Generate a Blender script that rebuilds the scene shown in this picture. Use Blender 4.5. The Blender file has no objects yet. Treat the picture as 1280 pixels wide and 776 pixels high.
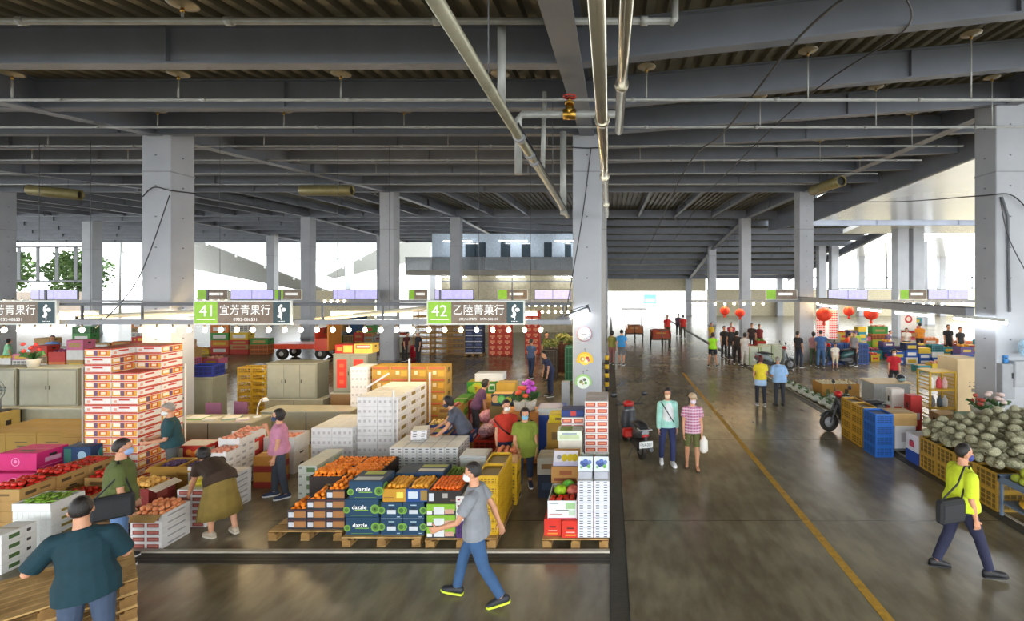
EXPOSURE, SKY, ROOF0 = 0.25, 6.0, -7.0
import bpy, bmesh, math, random
from mathutils import Vector, Matrix, noise
PI = math.pi
rnd = random.Random(7)
SC = bpy.context.scene
COL = SC.collection
HC, FPX, VX, VY = 3.85, 600.0, 762.0, 356.0      # eye height (m), focal length (px of 1280), vanishing point

def at(px, py, Y):
    return Vector(((px - VX) * Y / FPX, Y, HC + (VY - py) * Y / FPX))

def floor_at(px, py, h=0.0):
    Y = FPX * (HC - h) / (py - VY)
    return Vector(((px - VX) * Y / FPX, Y, h))

# ------------------------------------------------------------------ materials
def lin(c):
    if isinstance(c, str):
        c = [int(c[i:i + 2], 16) / 255 for i in (0, 2, 4)]
    return [x / 12.92 if x <= 0.04045 else ((x + 0.055) / 1.055) ** 2.4 for x in c] + [1.0]

MATS = {}
def M(name, col=None, rough=0.6, metal=0.0, var=0.12, scale=6.0, emit=None, es=1.0, bump=0.0, bscale=40.0, trans=0.0, alpha=1.0, spec=0.5, col2=None, coat=0.0):
    if name in MATS:
        return MATS[name]
    m = bpy.data.materials.new(name)
    m.use_nodes = True
    nt = m.node_tree
    b = nt.nodes['Principled BSDF']
    c = lin(col)
    b.inputs['Roughness'].default_value = rough
    b.inputs['Metallic'].default_value = metal
    b.inputs['Specular IOR Level'].default_value = spec
    b.inputs['Transmission Weight'].default_value = trans
    b.inputs['Alpha'].default_value = alpha
    b.inputs['Coat Weight'].default_value = coat
    tc = nt.nodes.new('ShaderNodeTexCoord')
    n = nt.nodes.new('ShaderNodeTexNoise')
    n.inputs['Scale'].default_value = scale
    n.inputs['Detail'].default_value = 3
    nt.links.new(tc.outputs['Object'], n.inputs['Vector'])
    r = nt.nodes.new('ShaderNodeValToRGB')
    c2 = lin(col2) if col2 else [min(1, x * (1 + var)) for x in c[:3]] + [1]
    c1 = c if col2 else [x * (1 - var) for x in c[:3]] + [1]
    r.color_ramp.elements[0].color = c1
    r.color_ramp.elements[1].color = c2
    r.color_ramp.elements[0].position = 0.32
    r.color_ramp.elements[1].position = 0.68
    nt.links.new(n.outputs['Fac'], r.inputs['Fac'])
    nt.links.new(r.outputs['Color'], b.inputs['Base Color'])
    if bump:
        n2 = nt.nodes.new('ShaderNodeTexNoise')
        n2.inputs['Scale'].default_value = bscale
        nt.links.new(tc.outputs['Object'], n2.inputs['Vector'])
        bp = nt.nodes.new('ShaderNodeBump')
        bp.inputs['Strength'].default_value = bump
        bp.inputs['Distance'].default_value = 0.02
        nt.links.new(n2.outputs['Fac'], bp.inputs['Height'])
        nt.links.new(bp.outputs['Normal'], b.inputs['Normal'])
    if emit:
        b.inputs['Emission Color'].default_value = lin(emit)
        b.inputs['Emission Strength'].default_value = es
    MATS[name] = m
    return m

def C(hexcol, rough=0.62, **k):
    """plain painted / printed colour"""
    return M('paint_' + hexcol + ('' if rough == 0.62 else '_%d' % (rough * 100)), hexcol, rough, **{'var': 0.06, **k})

# ------------------------------------------------------------------ mesh builder
class MB:
    def __init__(s):
        s.v, s.f, s.mi, s.sm, s.mats, s.T = [], [], [], [], [], None
    def mat(s, m):
        if m not in s.mats:
            s.mats.append(m)
        return s.mats.index(m)
    def add(s, vs, fs, m, smooth=False):
        o = len(s.v)
        k = s.mat(m)
        if s.T is not None:
            vs = [s.T @ Vector(p) for p in vs]
        s.v.extend(tuple(p) for p in vs)
        for f in fs:
            s.f.append(tuple(o + i for i in f)); s.mi.append(k); s.sm.append(smooth)
    def poly(s, pts, m):
        s.add(pts, [range(len(pts))], m)
    def box(s, x0, x1, y0, y1, z0, z1, m, b=0.0):
        if x0 > x1: x0, x1 = x1, x0
        if y0 > y1: y0, y1 = y1, y0
        if z0 > z1: z0, z1 = z1, z0
        b = min(b, (x1 - x0) * .45, (y1 - y0) * .45, (z1 - z0) * .45)
        if b <= 0:
            vs = [(x, y, z) for z in (z0, z1) for y in (y0, y1) for x in (x0, x1)]
            s.add(vs, [(0, 2, 3, 1), (4, 5, 7, 6), (0, 1, 5, 4), (2, 6, 7, 3), (0, 4, 6, 2), (1, 3, 7, 5)], m)
            return
        vs, idx = [], {}
        X, Y, Z = (x0, x1), (y0, y1), (z0, z1)
        sg = lambda i: b if i == 0 else -b
        for i in (0, 1):
            for j in (0, 1):
                for k in (0, 1):
                    for a in range(3):
                        p = [X[i] + sg(i), Y[j] + sg(j), Z[k] + sg(k)]
                        p[a] = (X[i], Y[j], Z[k])[a]
                        idx[i, j, k, a] = len(vs); vs.append(p)
        fs = []
        for a in range(3):
            o1, o2 = [q for q in range(3) if q != a]
            for e in (0, 1):
                q = []
                for (u, w) in ((0, 0), (1, 0), (1, 1), (0, 1)):
                    t = [0, 0, 0]; t[a] = e; t[o1] = u; t[o2] = w
                    q.append(idx[t[0], t[1], t[2], a])
                fs.append(q)
            for (u, w) in ((0, 0), (1, 0), (1, 1), (0, 1)):
                q = []
                for (e, ax) in ((0, o1), (0, o2), (1, o2), (1, o1)):
                    t = [0, 0, 0]; t[a] = e; t[o1] = u; t[o2] = w
                    q.append(idx[t[0], t[1], t[2], ax])
                fs.append(q)
        for i in (0, 1):
            for j in (0, 1):
                for k in (0, 1):
                    fs.append([idx[i, j, k, a] for a in range(3)])
        s.add(vs, fs, m)
    def tube(s, path, r, m, n=8, caps=True, flat=None, ref=None, smooth=True):
        """path of points; r scalar or list of radii (or (rx, ry)); flat: y radius factor along ref direction"""
        P = [Vector(p) for p in path]
        L = len(P)
        R = r if isinstance(r, (list, tuple)) and len(r) == L else [r] * L
        vs = []
        u = None
        for i in range(L):
            t = (P[min(i + 1, L - 1)] - P[max(i - 1, 0)])
            t = t.normalized() if t.length > 1e-9 else Vector((0, 0, 1))
            if ref is not None:
                u = Vector(ref)
            elif u is None:
                u = Vector((1, 0, 0)) if abs(t.x) < .9 else Vector((0, 1, 0))
            u = (u - t * u.dot(t))
            u = u.normalized() if u.length > 1e-6 else t.orthogonal().normalized()
            w = t.cross(u)
            rx, ry = R[i] if isinstance(R[i], (list, tuple)) else (R[i], R[i])
            for k in range(n):
                a = 2 * PI * k / n
                vs.append(P[i] + u * (rx * math.cos(a)) + w * (ry * math.sin(a)))
        fs = []
        for i in range(L - 1):
            for k in range(n):
                k2 = (k + 1) % n
                fs.append((i * n + k, i * n + k2, (i + 1) * n + k2, (i + 1) * n + k))
        s.add(vs, fs, m, smooth)
        if caps:
            o = len(s.v) - len(vs)
            k = s.mat(m)
            for f in (tuple(reversed(range(n))), tuple((L - 1) * n + q for q in range(n))):
                s.f.append(tuple(o + i for i in f)); s.mi.append(k); s.sm.append(False)
    def ell(s, c, r, m, nu=12, nv=8, fn=None):
        if not isinstance(r, (list, tuple)):
            r = (r, r, r)
        vs = [(0, 0, -1)]
        for j in range(1, nv):
            a = -PI / 2 + PI * j / nv
            for i in range(nu):
                b = 2 * PI * i / nu
                vs.append((math.cos(a) * math.cos(b), math.cos(a) * math.sin(b), math.sin(a)))
        vs.append((0, 0, 1))
        fs = []
        for i in range(nu):
            i2 = (i + 1) % nu
            fs.append((0, 1 + i2, 1 + i))
            for j in range(nv - 2):
                fs.append((1 + j * nu + i, 1 + j * nu + i2, 1 + (j + 1) * nu + i2, 1 + (j + 1) * nu + i))
            fs.append((len(vs) - 1, 1 + (nv - 2) * nu + i, 1 + (nv - 2) * nu + i2))
        out = []
        for p in vs:
            k = fn(Vector(p)) if fn else 1.0
            out.append((c[0] + p[0] * r[0] * k, c[1] + p[1] * r[1] * k, c[2] + p[2] * r[2] * k))
        s.add(out, fs, m, True)
    def lathe(s, prof, m, n=16, c=(0, 0, 0), smooth=True):
        vs, fs = [], []
        for (r, z) in prof:
            for k in range(n):
                a = 2 * PI * k / n
                vs.append((c[0] + r * math.cos(a), c[1] + r * math.sin(a), c[2] + z))
        for i in range(len(prof) - 1):
            for k in range(n):
                k2 = (k + 1) % n
                fs.append((i * n + k, i * n + k2, (i + 1) * n + k2, (i + 1) * n + k))
        fs.append(tuple(reversed(range(n))))
        fs.append(tuple((len(prof) - 1) * n + q for q in range(n)))
        s.add(vs, fs, m, smooth)
    def prism(s, pts, z0, z1, m):
        n = len(pts)
        vs = [(x, y, z0) for x, y in pts] + [(x, y, z1) for x, y in pts]
        fs = [tuple(reversed(range(n))), tuple(range(n, 2 * n))] + [(i, (i + 1) % n, n + (i + 1) % n, n + i) for i in range(n)]
        s.add(vs, fs, m)
    def disc(s, c, r, axis, m, n=14, r2=None):
        """flat printed disc facing +axis ('-y','x','-x','z')"""
        pts = []
        for k in range(n):
            a = 2 * PI * k / n
            q, w = r * math.cos(a), (r2 or r) * math.sin(a)
            pts.append({'-y': (c[0] + q, c[1], c[2] + w), 'x': (c[0], c[1] + q, c[2] + w), '-x': (c[0], c[1] - q, c[2] + w), 'z': (c[0] + q, c[1] + w, c[2])}[axis])
        s.poly(pts, m)
    def decal(s, face, b, u0, u1, v0, v1, m, e=.0015):
        """rectangle printed on a face of the box b=(x0,x1,y0,y1,z0,z1); u, v in 0..1"""
        x0, x1, y0, y1, z0, z1 = b
        L = lambda a, c, t: a + (c - a) * t
        if face == 'f':
            p = [(L(x0, x1, u), y0 - e, L(z0, z1, v)) for u, v in ((u0, v0), (u1, v0), (u1, v1), (u0, v1))]
        elif face == 'k':
            p = [(L(x1, x0, u), y1 + e, L(z0, z1, v)) for u, v in ((u0, v0), (u1, v0), (u1, v1), (u0, v1))]
        elif face == 'r':
            p = [(x1 + e, L(y0, y1, u), L(z0, z1, v)) for u, v in ((u0, v0), (u1, v0), (u1, v1), (u0, v1))]
        elif face == 'l':
            p = [(x0 - e, L(y1, y0, u), L(z0, z1, v)) for u, v in ((u0, v0), (u1, v0), (u1, v1), (u0, v1))]
        else:
            p = [(L(x0, x1, u), L(y0, y1, v), z1 + e) for u, v in ((u0, v0), (u1, v0), (u1, v1), (u0, v1))]
        s.poly(p, m)
    def text(s, txt, h, m, org, ux=(1, 0, 0), uz=(0, 0, 1), maxw=None, center=True):
        """lettering as flat faces; h = letter height (m); org = centre-bottom"""
        cu = bpy.data.curves.new('lettering', 'FONT')
        cu.body = txt; cu.size = 1.0; cu.resolution_u = 2
        ob = bpy.data.objects.new('lettering', cu)
        COL.objects.link(ob)
        me = bpy.data.meshes.new_from_object(ob.evaluated_get(bpy.context.evaluated_depsgraph_get()))
        vs = [v.co.copy() for v in me.vertices]
        fs = [tuple(p.vertices) for p in me.polygons]
        bpy.data.objects.remove(ob); bpy.data.curves.remove(cu); bpy.data.meshes.remove(me)
        if not vs:
            return
        x0, x1 = min(v.x for v in vs), max(v.x for v in vs)
        z0, z1 = min(v.y for v in vs), max(v.y for v in vs)
        k = h / max(1e-6, z1 - z0)
        kx = k
        if maxw and (x1 - x0) * k > maxw:
            kx = maxw / (x1 - x0)
        cx = (x0 + x1) / 2 if center else x0
        O, U, W = Vector(org), Vector(ux), Vector(uz)
        s.add([O + U * ((v.x - cx) * kx) + W * ((v.y - z0) * k) for v in vs], fs, m)
    def mesh(s, name):
        me = bpy.data.meshes.new(name)
        me.from_pydata(s.v, [], s.f)
        for m in s.mats:
            me.materials.append(m)
        me.polygons.foreach_set('material_index', s.mi)
        me.polygons.foreach_set('use_smooth', s.sm)
        me.update()
        return me

# ------------------------------------------------------------------ objects
def _tags(o, label, cat, group=None, kind=None):
    if label: o['label'] = label
    if cat: o['category'] = cat
    if group: o['group'] = group
    if kind: o['kind'] = kind
    return o

def link(name, data, parent=None, loc=(0, 0, 0), rz=0.0):
    o = bpy.data.objects.new(name, data)
    COL.objects.link(o)
    if parent is not None:
        o.parent = parent
    o.location = loc
    o.rotation_euler = (0, 0, rz)
    return o

def thing(name, label, cat, loc=(0, 0, 0), rz=0.0, group=None):
    return _tags(link(name, None, None, loc, rz), label, cat, group)

def part(name, mb, parent, loc=(0, 0, 0), label=None, rz=0.0):
    o = link(name, mb.mesh(name) if isinstance(mb, MB) else mb, parent, loc, rz)
    if label: o['label'] = label
    return o

def solo(name, mb, label, cat, loc=(0, 0, 0), rz=0.0, group=None, kind=None):
    return _tags(link(name, mb.mesh(name) if isinstance(mb, MB) else mb, None, loc, rz), label, cat, group, kind)

def struct(name, mb):
    return _tags(link(name, mb.mesh(name)), None, None, None, 'structure')

def copy_thing(root, loc, rz=None, label=None, group=None):
    r = root.copy(); COL.objects.link(r)
    r.location = loc
    if rz is not None: r.rotation_euler = (0, 0, rz)
    if label: r['label'] = label
    if group: r['group'] = group
    for ch in list(root.children):
        c = ch.copy(); COL.objects.link(c); c.parent = r
        for g in list(ch.children):
            d = g.copy(); COL.objects.link(d); d.parent = c
    return r

ORD = ['zeroth', 'first', 'second', 'third', 'fourth', 'fifth', 'sixth', 'seventh', 'eighth', 'ninth', 'tenth', 'eleventh', 'twelfth', 'thirteenth', 'fourteenth', 'fifteenth', 'sixteenth', 'seventeenth', 'eighteenth', 'nineteenth', 'twentieth']
def lev(k, n):
    """place in a stack of n, k counted from the bottom (0-based)"""
    if n == 1: return 'only layer'
    if k == 0: return 'bottom'
    if k == n - 1: return 'topmost'
    return ORD[k + 1] + ' from bottom'
def pos(k, n, a='left', b='right'):
    if n == 1: return 'single'
    if n == 2: return (a, b)[k]
    if n == 3: return (a, 'middle', b)[k]
    if k == 0: return a + 'most'
    if k == n - 1: return b + 'most'
    return ORD[k + 1] + ' from ' + a
# ------------------------------------------------------------------ camera, world, view
cd = bpy.data.cameras.new('camera')
cam = bpy.data.objects.new('camera', cd); COL.objects.link(cam)
cam.location = (0, 0, HC); cam.rotation_euler = (PI / 2, 0, 0)
cd.sensor_width = 36.0; cd.sensor_fit = 'HORIZONTAL'
cd.lens = 36.0 * FPX / 1280
cd.shift_x = (640 - VX) / 1280; cd.shift_y = (VY - 388) / 1280
cd.clip_end = 400
SC.camera = cam
SC.view_settings.view_transform = 'Standard'; SC.view_settings.look = 'None'
SC.view_settings.gamma = 1.0; SC.view_settings.use_curve_mapping = False
SC.view_settings.exposure = EXPOSURE
w = bpy.data.worlds.new('sky'); SC.world = w; w.use_nodes = True
bg = w.node_tree.nodes['Background']
bg.inputs['Color'].default_value = (0.93, 0.97, 1.0, 1); bg.inputs['Strength'].default_value = SKY

# ------------------------------------------------------------------ setting
def ip(kn, y):
    if y <= kn[0][0]:
        (a, b), (c, d) = kn[0], kn[1]
    elif y >= kn[-1][0]:
        (a, b), (c, d) = kn[-2], kn[-1]
    else:
        for (a, b), (c, d) in zip(kn, kn[1:]):
            if a <= y <= c: break
    return b + (d - b) * (y - a) / (c - a)
ZC = [(3, 6.5), (6.82, 6.95), (11.7, 7.5), (14.14, 7.85), (16.6, 8.05), (19, 8.2), (23.8, 8.45), (34.3, 8.65), (45.5, 7.2), (60, 4.3)]
ZR = [(3, 8.0), (6.82, 8.1), (11.7, 8.24), (23.8, 8.45), (34.3, 8.6), (45.5, 7.2), (60, 4.3)]
ZL = [(3, 6.5), (6.82, 6.95), (11.7, 7.5), (14.14, 7.85), (16.6, 8.05), (19, 8.2), (23.8, 8.45), (34.3, 8.75), (45.5, 8.5), (60, 8.2)]
def zc(X, Y):
    if X >= -.55:
        t = (X + .55) / 10.3
        return ip(ZC, Y) * (1 - t) + ip(ZR, Y) * t
    t = min(1, (-.55 - X) / 10.5)
    return ip(ZC, Y) * (1 - t) + ip(ZL, Y) * t

def concrete():
    m = bpy.data.materials.new('polished_concrete'); m.use_nodes = True
    nt = m.node_tree; b = nt.nodes['Principled BSDF']; N = nt.nodes.new; Lk = nt.links.new
    tc = N('ShaderNodeTexCoord')
    def noi(s, d, sy=1.0):
        mp = N('ShaderNodeMapping'); mp.inputs['Scale'].default_value = (1, sy, 1); Lk(tc.outputs['Object'], mp.inputs['Vector'])
        n = N('ShaderNodeTexNoise'); n.inputs['Scale'].default_value = s; n.inputs['Detail'].default_value = d; Lk(mp.outputs['Vector'], n.inputs['Vector']); return n.outputs['Fac']
    r = N('ShaderNodeValToRGB')
    r.color_ramp.elements[0].color = lin('5f5644'); r.color_ramp.elements[1].color = lin('928a74')
    r.color_ramp.elements[0].position = .3; r.color_ramp.elements[1].position = .7
    Lk(noi(.45, 6), r.inputs['Fac'])
    r2 = N('ShaderNodeValToRGB'); r2.color_ramp.elements[0].color = (.72, .7, .66, 1); r2.color_ramp.elements[1].color = (1.06, 1.04, 1.0, 1)
    r2.color_ramp.elements[0].position = .35; r2.color_ramp.elements[1].position = .62
    Lk(noi(5, 5, .35), r2.inputs['Fac'])
    mx = N('ShaderNodeMix'); mx.data_type = 'RGBA'; mx.blend_type = 'MULTIPLY'; mx.inputs['Factor'].default_value = 1
    Lk(r.outputs['Color'], mx.inputs['A']); Lk(r2.outputs['Color'], mx.inputs['B'])
    # saw-cut joints every 4.1 m
    sep = N('ShaderNodeSeparateXYZ'); Lk(tc.outputs['Object'], sep.inputs['Vector'])
    def joint(out, off, step):
        a = N('ShaderNodeMath'); a.operation = 'ADD'; a.inputs[1].default_value = off + 400 * step; Lk(out, a.inputs[0])
        d = N('ShaderNodeMath'); d.operation = 'MODULO'; d.inputs[1].default_value = step; Lk(a.outputs[0], d.inputs[0])
        c = N('ShaderNodeMath'); c.operation = 'LESS_THAN'; c.inputs[1].default_value = .014; Lk(d.outputs[0], c.inputs[0]); return c.outputs[0]
    mxm = N('ShaderNodeMath'); mxm.operation = 'MAXIMUM'; Lk(joint(sep.outputs['Y'], -3.74, 4.1), mxm.inputs[0]); mxm.inputs[1].default_value = 0
    mj = N('ShaderNodeMix'); mj.data_type = 'RGBA'; mj.inputs['B'].default_value = lin('35322b')
    Lk(mxm.outputs[0], mj.inputs['Factor']); Lk(mx.outputs['Result'], mj.inputs['A']); Lk(mj.outputs['Result'], b.inputs['Base Color'])
    rr = N('ShaderNodeMapRange'); rr.inputs['To Min'].default_value = .17; rr.inputs['To Max'].default_value = .34
    b.inputs['Roughness'].default_value = .26
    b.inputs['Specular IOR Level'].default_value = .5
    return m

mb = MB(); mb.box(-75, 75, -25, 60, -.3, 0, concrete()); struct('floor', mb)
mb = MB(); mb.box(-110, 110, 60, 130, -.3, -.01, M('outdoor_paving', 'b8b5ac', .8)); struct('ground_outside', mb)
steel = M('galvanised', 'a9aaa6', .38, .8); dark_slot = C('2a2823')
drain = M('drain_cover', '4a463c', .55, .2, bump=.3)
mb = MB(); mb.box(-40, .0, 6.62, 6.88, .0, .006, drain)
for k in range(3): mb.box(-40, 0, 6.66 + .08 * k, 6.69 + .08 * k, .006, .009, dark_slot)
struct('trim_1', mb)
mb = MB(); mb.box(-40, .0, 6.88, 6.95, 0, .03, M('kerb_edge', 'b3ad9c', .6)); struct('trim_2', mb)
mb = MB(); mb.box(.0, .24, -20, 58, 0, .006, drain); mb.box(.0, .012, -20, 58, .006, .01, dark_slot); mb.box(.228, .24, -20, 58, .006, .01, dark_slot); struct('trim_3', mb)
mb = MB(); mb.box(6.38, 6.62, -20, 58, 0, .006, drain); mb.box(6.38, 6.39, -20, 58, .006, .01, dark_slot); mb.box(6.6, 6.66, -20, 58, .0, .015, M('kerb_edge', 'b3ad9c', .6)); struct('trim_4', mb)
mb = MB(); mb.box(3.15, 3.27, -20, 21, 0, .004, M('worn_yellow_line', 'b58a1e', .5, var=.25, scale=12)); struct('floor_marking', mb)

beam_m = M('beam_paint', '70757f', .5, .0, var=.08, scale=1.5)
deck_m = M('roof_deck', '6f6a58', .55, .1, var=.15, scale=2)
col_m = M('column_paint', 'a7aaaf', .5, .0, var=.07, scale=1.2, bump=.04, bscale=9)
bolt_m = C('6a6c70')
ROWS = [11.7, 23.8, 34.3, 45.5, 59.0]
XS = [-32.2, -21.75, -11.06, -.55, 9.77]
# roof deck: ribs run away from the camera
def deck(X0, X1, Ys, pitch):
    mb = MB(); vs, fs = [], []
    prof = []
    x = X0
    while x < X1:
        prof += [(x, 0), (x + pitch * .4, 0), (x + pitch * .5, .09), (x + pitch * .9, .09)]
        x += pitch
    n = len(prof)
    for Y in Ys:
        vs += [(x, Y, zc(x, Y) + .58 + h) for x, h in prof]
    for j in range(len(Ys) - 1):
        for i in range(n - 1):
            fs.append((j * n + i, (j + 1) * n + i, (j + 1) * n + i + 1, j * n + i + 1))
    # upper skin closes it
    o = len(vs)
    for Y in Ys:
        vs += [(x, Y, zc(x, Y) + .85) for x in (X0, X1)]
    for j in range(len(Ys) - 1):
        fs.append((o + 2 * j, o + 2 * j + 1, o + 2 * j + 3, o + 2 * j + 2))
    mb.add(vs, fs, deck_m); return mb
struct('ceiling', deck(-46, 12.2, [ROOF0, 3, 6.82, 11.7, 16.6, 19, 23.8, 29, 34.3], .3))
struct('ceiling_far', deck(-11.2, 12.2, [34.3, 39.5, 45.5, 52, 60], .3))
struct('ceiling_left', deck(-46, -11.2, [34.3, 39.5, 45.5, 52], .3)); struct('ceiling_left', deck(-85, -46.1, [20, 34.3, 45.5, 52], .5)); struct('ceiling_right', deck(12.2, 22.4, [36.4, 45.5, 52, 60], .3))

def ibeam(Pa, Pb, depth=.56, fl=.2, n=1):
    """I-beam between two soffit points, web upright"""
    mb = MB(); A, B = Vector(Pa), Vector(Pb)
    d = (B - A); h = Vector((-d.y, d.x, 0)).normalized()
    up = Vector((0, 0, 1))
    def bar(off0, off1, w):
        vs = []
        for P in (A, B):
            for (s, z) in ((-1, off0), (1, off0), (1, off1), (-1, off1)):
                vs.append(P + h * (s * w / 2) + up * z)
        mb.add(vs, [(0, 1, 2, 3), (7, 6, 5, 4), (0, 4, 5, 1), (1, 5, 6, 2), (2, 6, 7, 3), (3, 7, 4, 0)], beam_m)
    bar(0, .03, fl); bar(.03, depth - .02, .03); bar(depth - .02, depth, fl)
    L = d.length; k = int(L / 5.2)
    for i in range(1, k):      # web stiffeners
        P = A + d * (i / k)
        vs = [P + h * (s * fl * .48) + d.normalized() * (t * .008) + up * z for z in (.03, depth - .02) for (s, t) in ((-1, -1), (1, -1), (1, 1), (-1, 1))]
        mb.add(vs, [(0, 1, 2, 3), (7, 6, 5, 4), (0, 4, 5, 1), (1, 5, 6, 2), (2, 6, 7, 3), (3, 7, 4, 0)], beam_m)
    return mb
TB = [4.38 + 2.44 * k for k in range(9)]
for Y in [-3, -.5, 2.0] + TB[:8] + [23.8, 34.3]:
    struct('ceiling_beam', ibeam((-46, Y, zc(-46, Y)), (-.55, Y, zc(-.55, Y))))
    struct('ceiling_beam', ibeam((-.55, Y, zc(-.55, Y)), (12.1, Y, zc(12.1, Y))))
for Y in [36.6 + 2.44 * k for k in range(10)]:
    struct('ceiling_beam', ibeam((-11.1, Y, zc(-11.1, Y)), (-.55, Y, zc(-.55, Y)), .45))
    struct('ceiling_beam', ibeam((-.55, Y, zc(-.55, Y)), (22.2, Y, zc(9.77, Y)), .45))
    if Y < 52: struct('ceiling_beam', ibeam((-84, Y, zc(-45, Y)), (-11.1, Y, zc(-11.1, Y)), .45))
for k in range(-16, 5):     # purlins of the second bay
    X = -.55 + 2.62 * k
    if X > 12: continue
    struct('ceiling_beam', ibeam((X, 23.8, zc(X, 23.8) + .06), (X, 34.3, zc(X, 34.3) + .06), .4, .16))
for X in XS:
    for Ya, Yb in zip([ROOF0, 3] + ROWS[:-1] + [52], [3] + ROWS[:-1] + [52, 60]):
        if X < -12 and Yb > 52: continue
        struct('ceiling_girder', ibeam((X, Ya, zc(X, Ya) - .02), (X, Yb, zc(X, Yb) - .02), .6, .34))
def column(X, Y, w=.7, h=None, seg=True):
    mb = MB(); z1 = (h or zc(X, Y) + .3)
    mb.box(X - w / 2, X + w / 2, Y, Y + w, 0, z1, col_m, .02)
    mb.box(X - w / 2 - .02, X + w / 2 + .02, Y - .02, Y + w + .02, 0, .12, C('8d8f92'), .01)
    z = 1.0
    while z < z1 and Y < 30:
        mb.box(X - .02, X + .02, Y - .01, Y, z, z + .03, bolt_m); 
        for sx in (-1, 1): mb.box(X + sx * w / 2, X + sx * (w / 2 + .01), Y + w / 2 - .02, Y + w / 2 + .02, z, z + .03, bolt_m)
        z += .75
    if seg: mb.box(X - w / 2 - .004, X + w / 2 + .004, Y - .004, Y + w + .004, 6.6, 6.63, C('8d8f92'))
    struct('column', mb)
for X in XS:
    for Y in ROWS:
        if X < -12 and Y in (11.7,): continue
        if X < -30 and Y == 23.8: X2 = -30.6
        else: X2 = X
        column(X2, Y)
column(-40.3, 37, .8)
for X, Y, ww in ((21.0, 34.3, .8), (22.1, 34.3, .8), (20.2, 45.5, .7), (21.4, 45.5, .7), (30.5, 45.5, .7), (31, 58.9, .7), (41, 59, .7), (21, 59, .7), (20.5, 23.8, .7), (21, 11.7, .7)):
    column(X, Y, ww, 8.6 if Y < 40 else 8.0, False)

# right-hand bay: white lined soffits behind a fascia girder
soff = M('white_soffit', 'ecece8', .2, .6, var=.03, scale=.6)
def slab(pts, t, m):
    mb = MB(); vs = [Vector(p) for p in pts] + [Vector(p) + Vector((0, 0, t)) for p in pts]
    mb.add(vs, [(3, 2, 1, 0), (4, 5, 6, 7), (0, 1, 5, 4), (1, 2, 6, 5), (2, 3, 7, 6), (3, 0, 4, 7)], m); return mb
struct('ceiling_soffit', slab([(12.1, ROOF0, 8.9), (44, ROOF0, 8.9), (44, 28, 7.63), (12.1, 28, 7.63)], .3, soff))
struct('ceiling_soffit', slab([(17.5, 31.5, 8.2), (44, 31.5, 8.2), (44, 36, 7.7), (17.5, 36, 7.7)], .3, soff))
struct('ceiling_soffit', slab([(22.5, 45.5, 8.3), (44, 45.5, 8.3), (44, 60, 7.2), (22.5, 60, 7.2)], .3, soff))
struct('ceiling_fascia', slab([(12.0, ROOF0, 8.85), (12.14, ROOF0, 8.85), (12.14, 28, 7.6), (12.0, 28, 7.6)], 1.3, beam_m))
struct('ceiling_fascia', slab([(12.0, 28.05, 7.6), (12.14, 28.05, 7.6), (12.14, 36.3, 7.9), (12.0, 36.3, 7.9)], 1.6, beam_m)); struct('ceiling_girder', ibeam((22.2, 36.4, zc(9.77, 36.4)), (22.2, 60, 4.28), .6, .3))
for Y in (28.2, 31.3):
    struct('ceiling_beam', ibeam((12.1, Y, 7.72), (44, Y, 7.72), .45, .2))
for k in range(8):
    X = 13 + 2.6 * k
    struct('ceiling_beam', ibeam((X, 28.2, 7.8), (X, 31.4, 8.2), .35, .14))

# far gable over the exit and openings to the outside
cream = M('cream_wall', 'c9bfa2', .7); frame_m = C('8f9394')
mb = MB(); mb.box(-.2, 12, 60, 60.3, 3.05, 5.2, cream); struct('wall_back_lintel', mb)
mb = MB(); mb.box(-11.3, -.6, 60, 60.3, 0, 5.4, cream); struct('wall_back', mb)
def window(name, X0, X1, Y, z0, z1, nx, rails, fr=.09):
    mb = MB()
    for k in range(nx + 1):
        x = X0 + (X1 - X0) * k / nx
        mb.box(x - fr / 2, x + fr / 2, Y, Y + .08, z0, z1, frame_m)
    for z in rails:
        mb.box(X0, X1, Y, Y + .09, z - .08, z + .08, frame_m)
    return struct(name, mb)
window('window_1', 24, 56, 60, 3.4, 8.2, 9, (3.4, 4.75, 8.1), .26)
mb = MB(); mb.box(12.2, 60, 60, 60.3, 0, 3.3, cream); struct('wall_back_right', mb)
window('window_2', -57.2, -48.3, 45, 4.2, 7.4, 5, (4.2, 7.4), .3)
mb = MB(); mb.box(-70, -48, 45.05, 45.2, 1.0, 3.2, C('e9d6c4')); struct('wall_far_left', mb)
mb = MB()
mb.box(-44, -26, 53, 53.25, 0, 3.2, cream); struct('wall_left_back', mb)
# ------------------------------------------------------------------ people
def fuse(mb, name, vox, m, smooth=3):
    me = mb.mesh(name + '_raw')
    o = bpy.data.objects.new(name + '_raw', me); COL.objects.link(o)
    r = o.modifiers.new('r', 'REMESH'); r.mode = 'VOXEL'; r.voxel_size = vox; r.use_smooth_shade = True
    if smooth:
        sm = o.modifiers.new('s', 'SMOOTH'); sm.iterations = smooth; sm.factor = .5
    out = bpy.data.meshes.new_from_object(o.evaluated_get(bpy.context.evaluated_depsgraph_get()))
    bpy.data.objects.remove(o); bpy.data.meshes.remove(me)
    out.name = name
    out.materials.clear(); out.materials.append(m)
    out.polygons.foreach_set('material_index', [0] * len(out.polygons))
    out.polygons.foreach_set('use_smooth', [True] * len(out.polygons))
    return out

def vec(side, v):
    return Vector((side * v[0], -v[1], v[2])).normalized()

SKIN = M('skin', 'c48d6c', .5, var=.06, scale=14)
TORSO = [(-.12, .10, .085), (-.05, .158, .118), (.05, .162, .115), (.16, .138, .1), (.27, .148, .11), (.36, .162, .112), (.42, .142, .1), (.47, .098, .08), (.51, .064, .062), (.54, .056, .058), (.60, .052, .056)]

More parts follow.
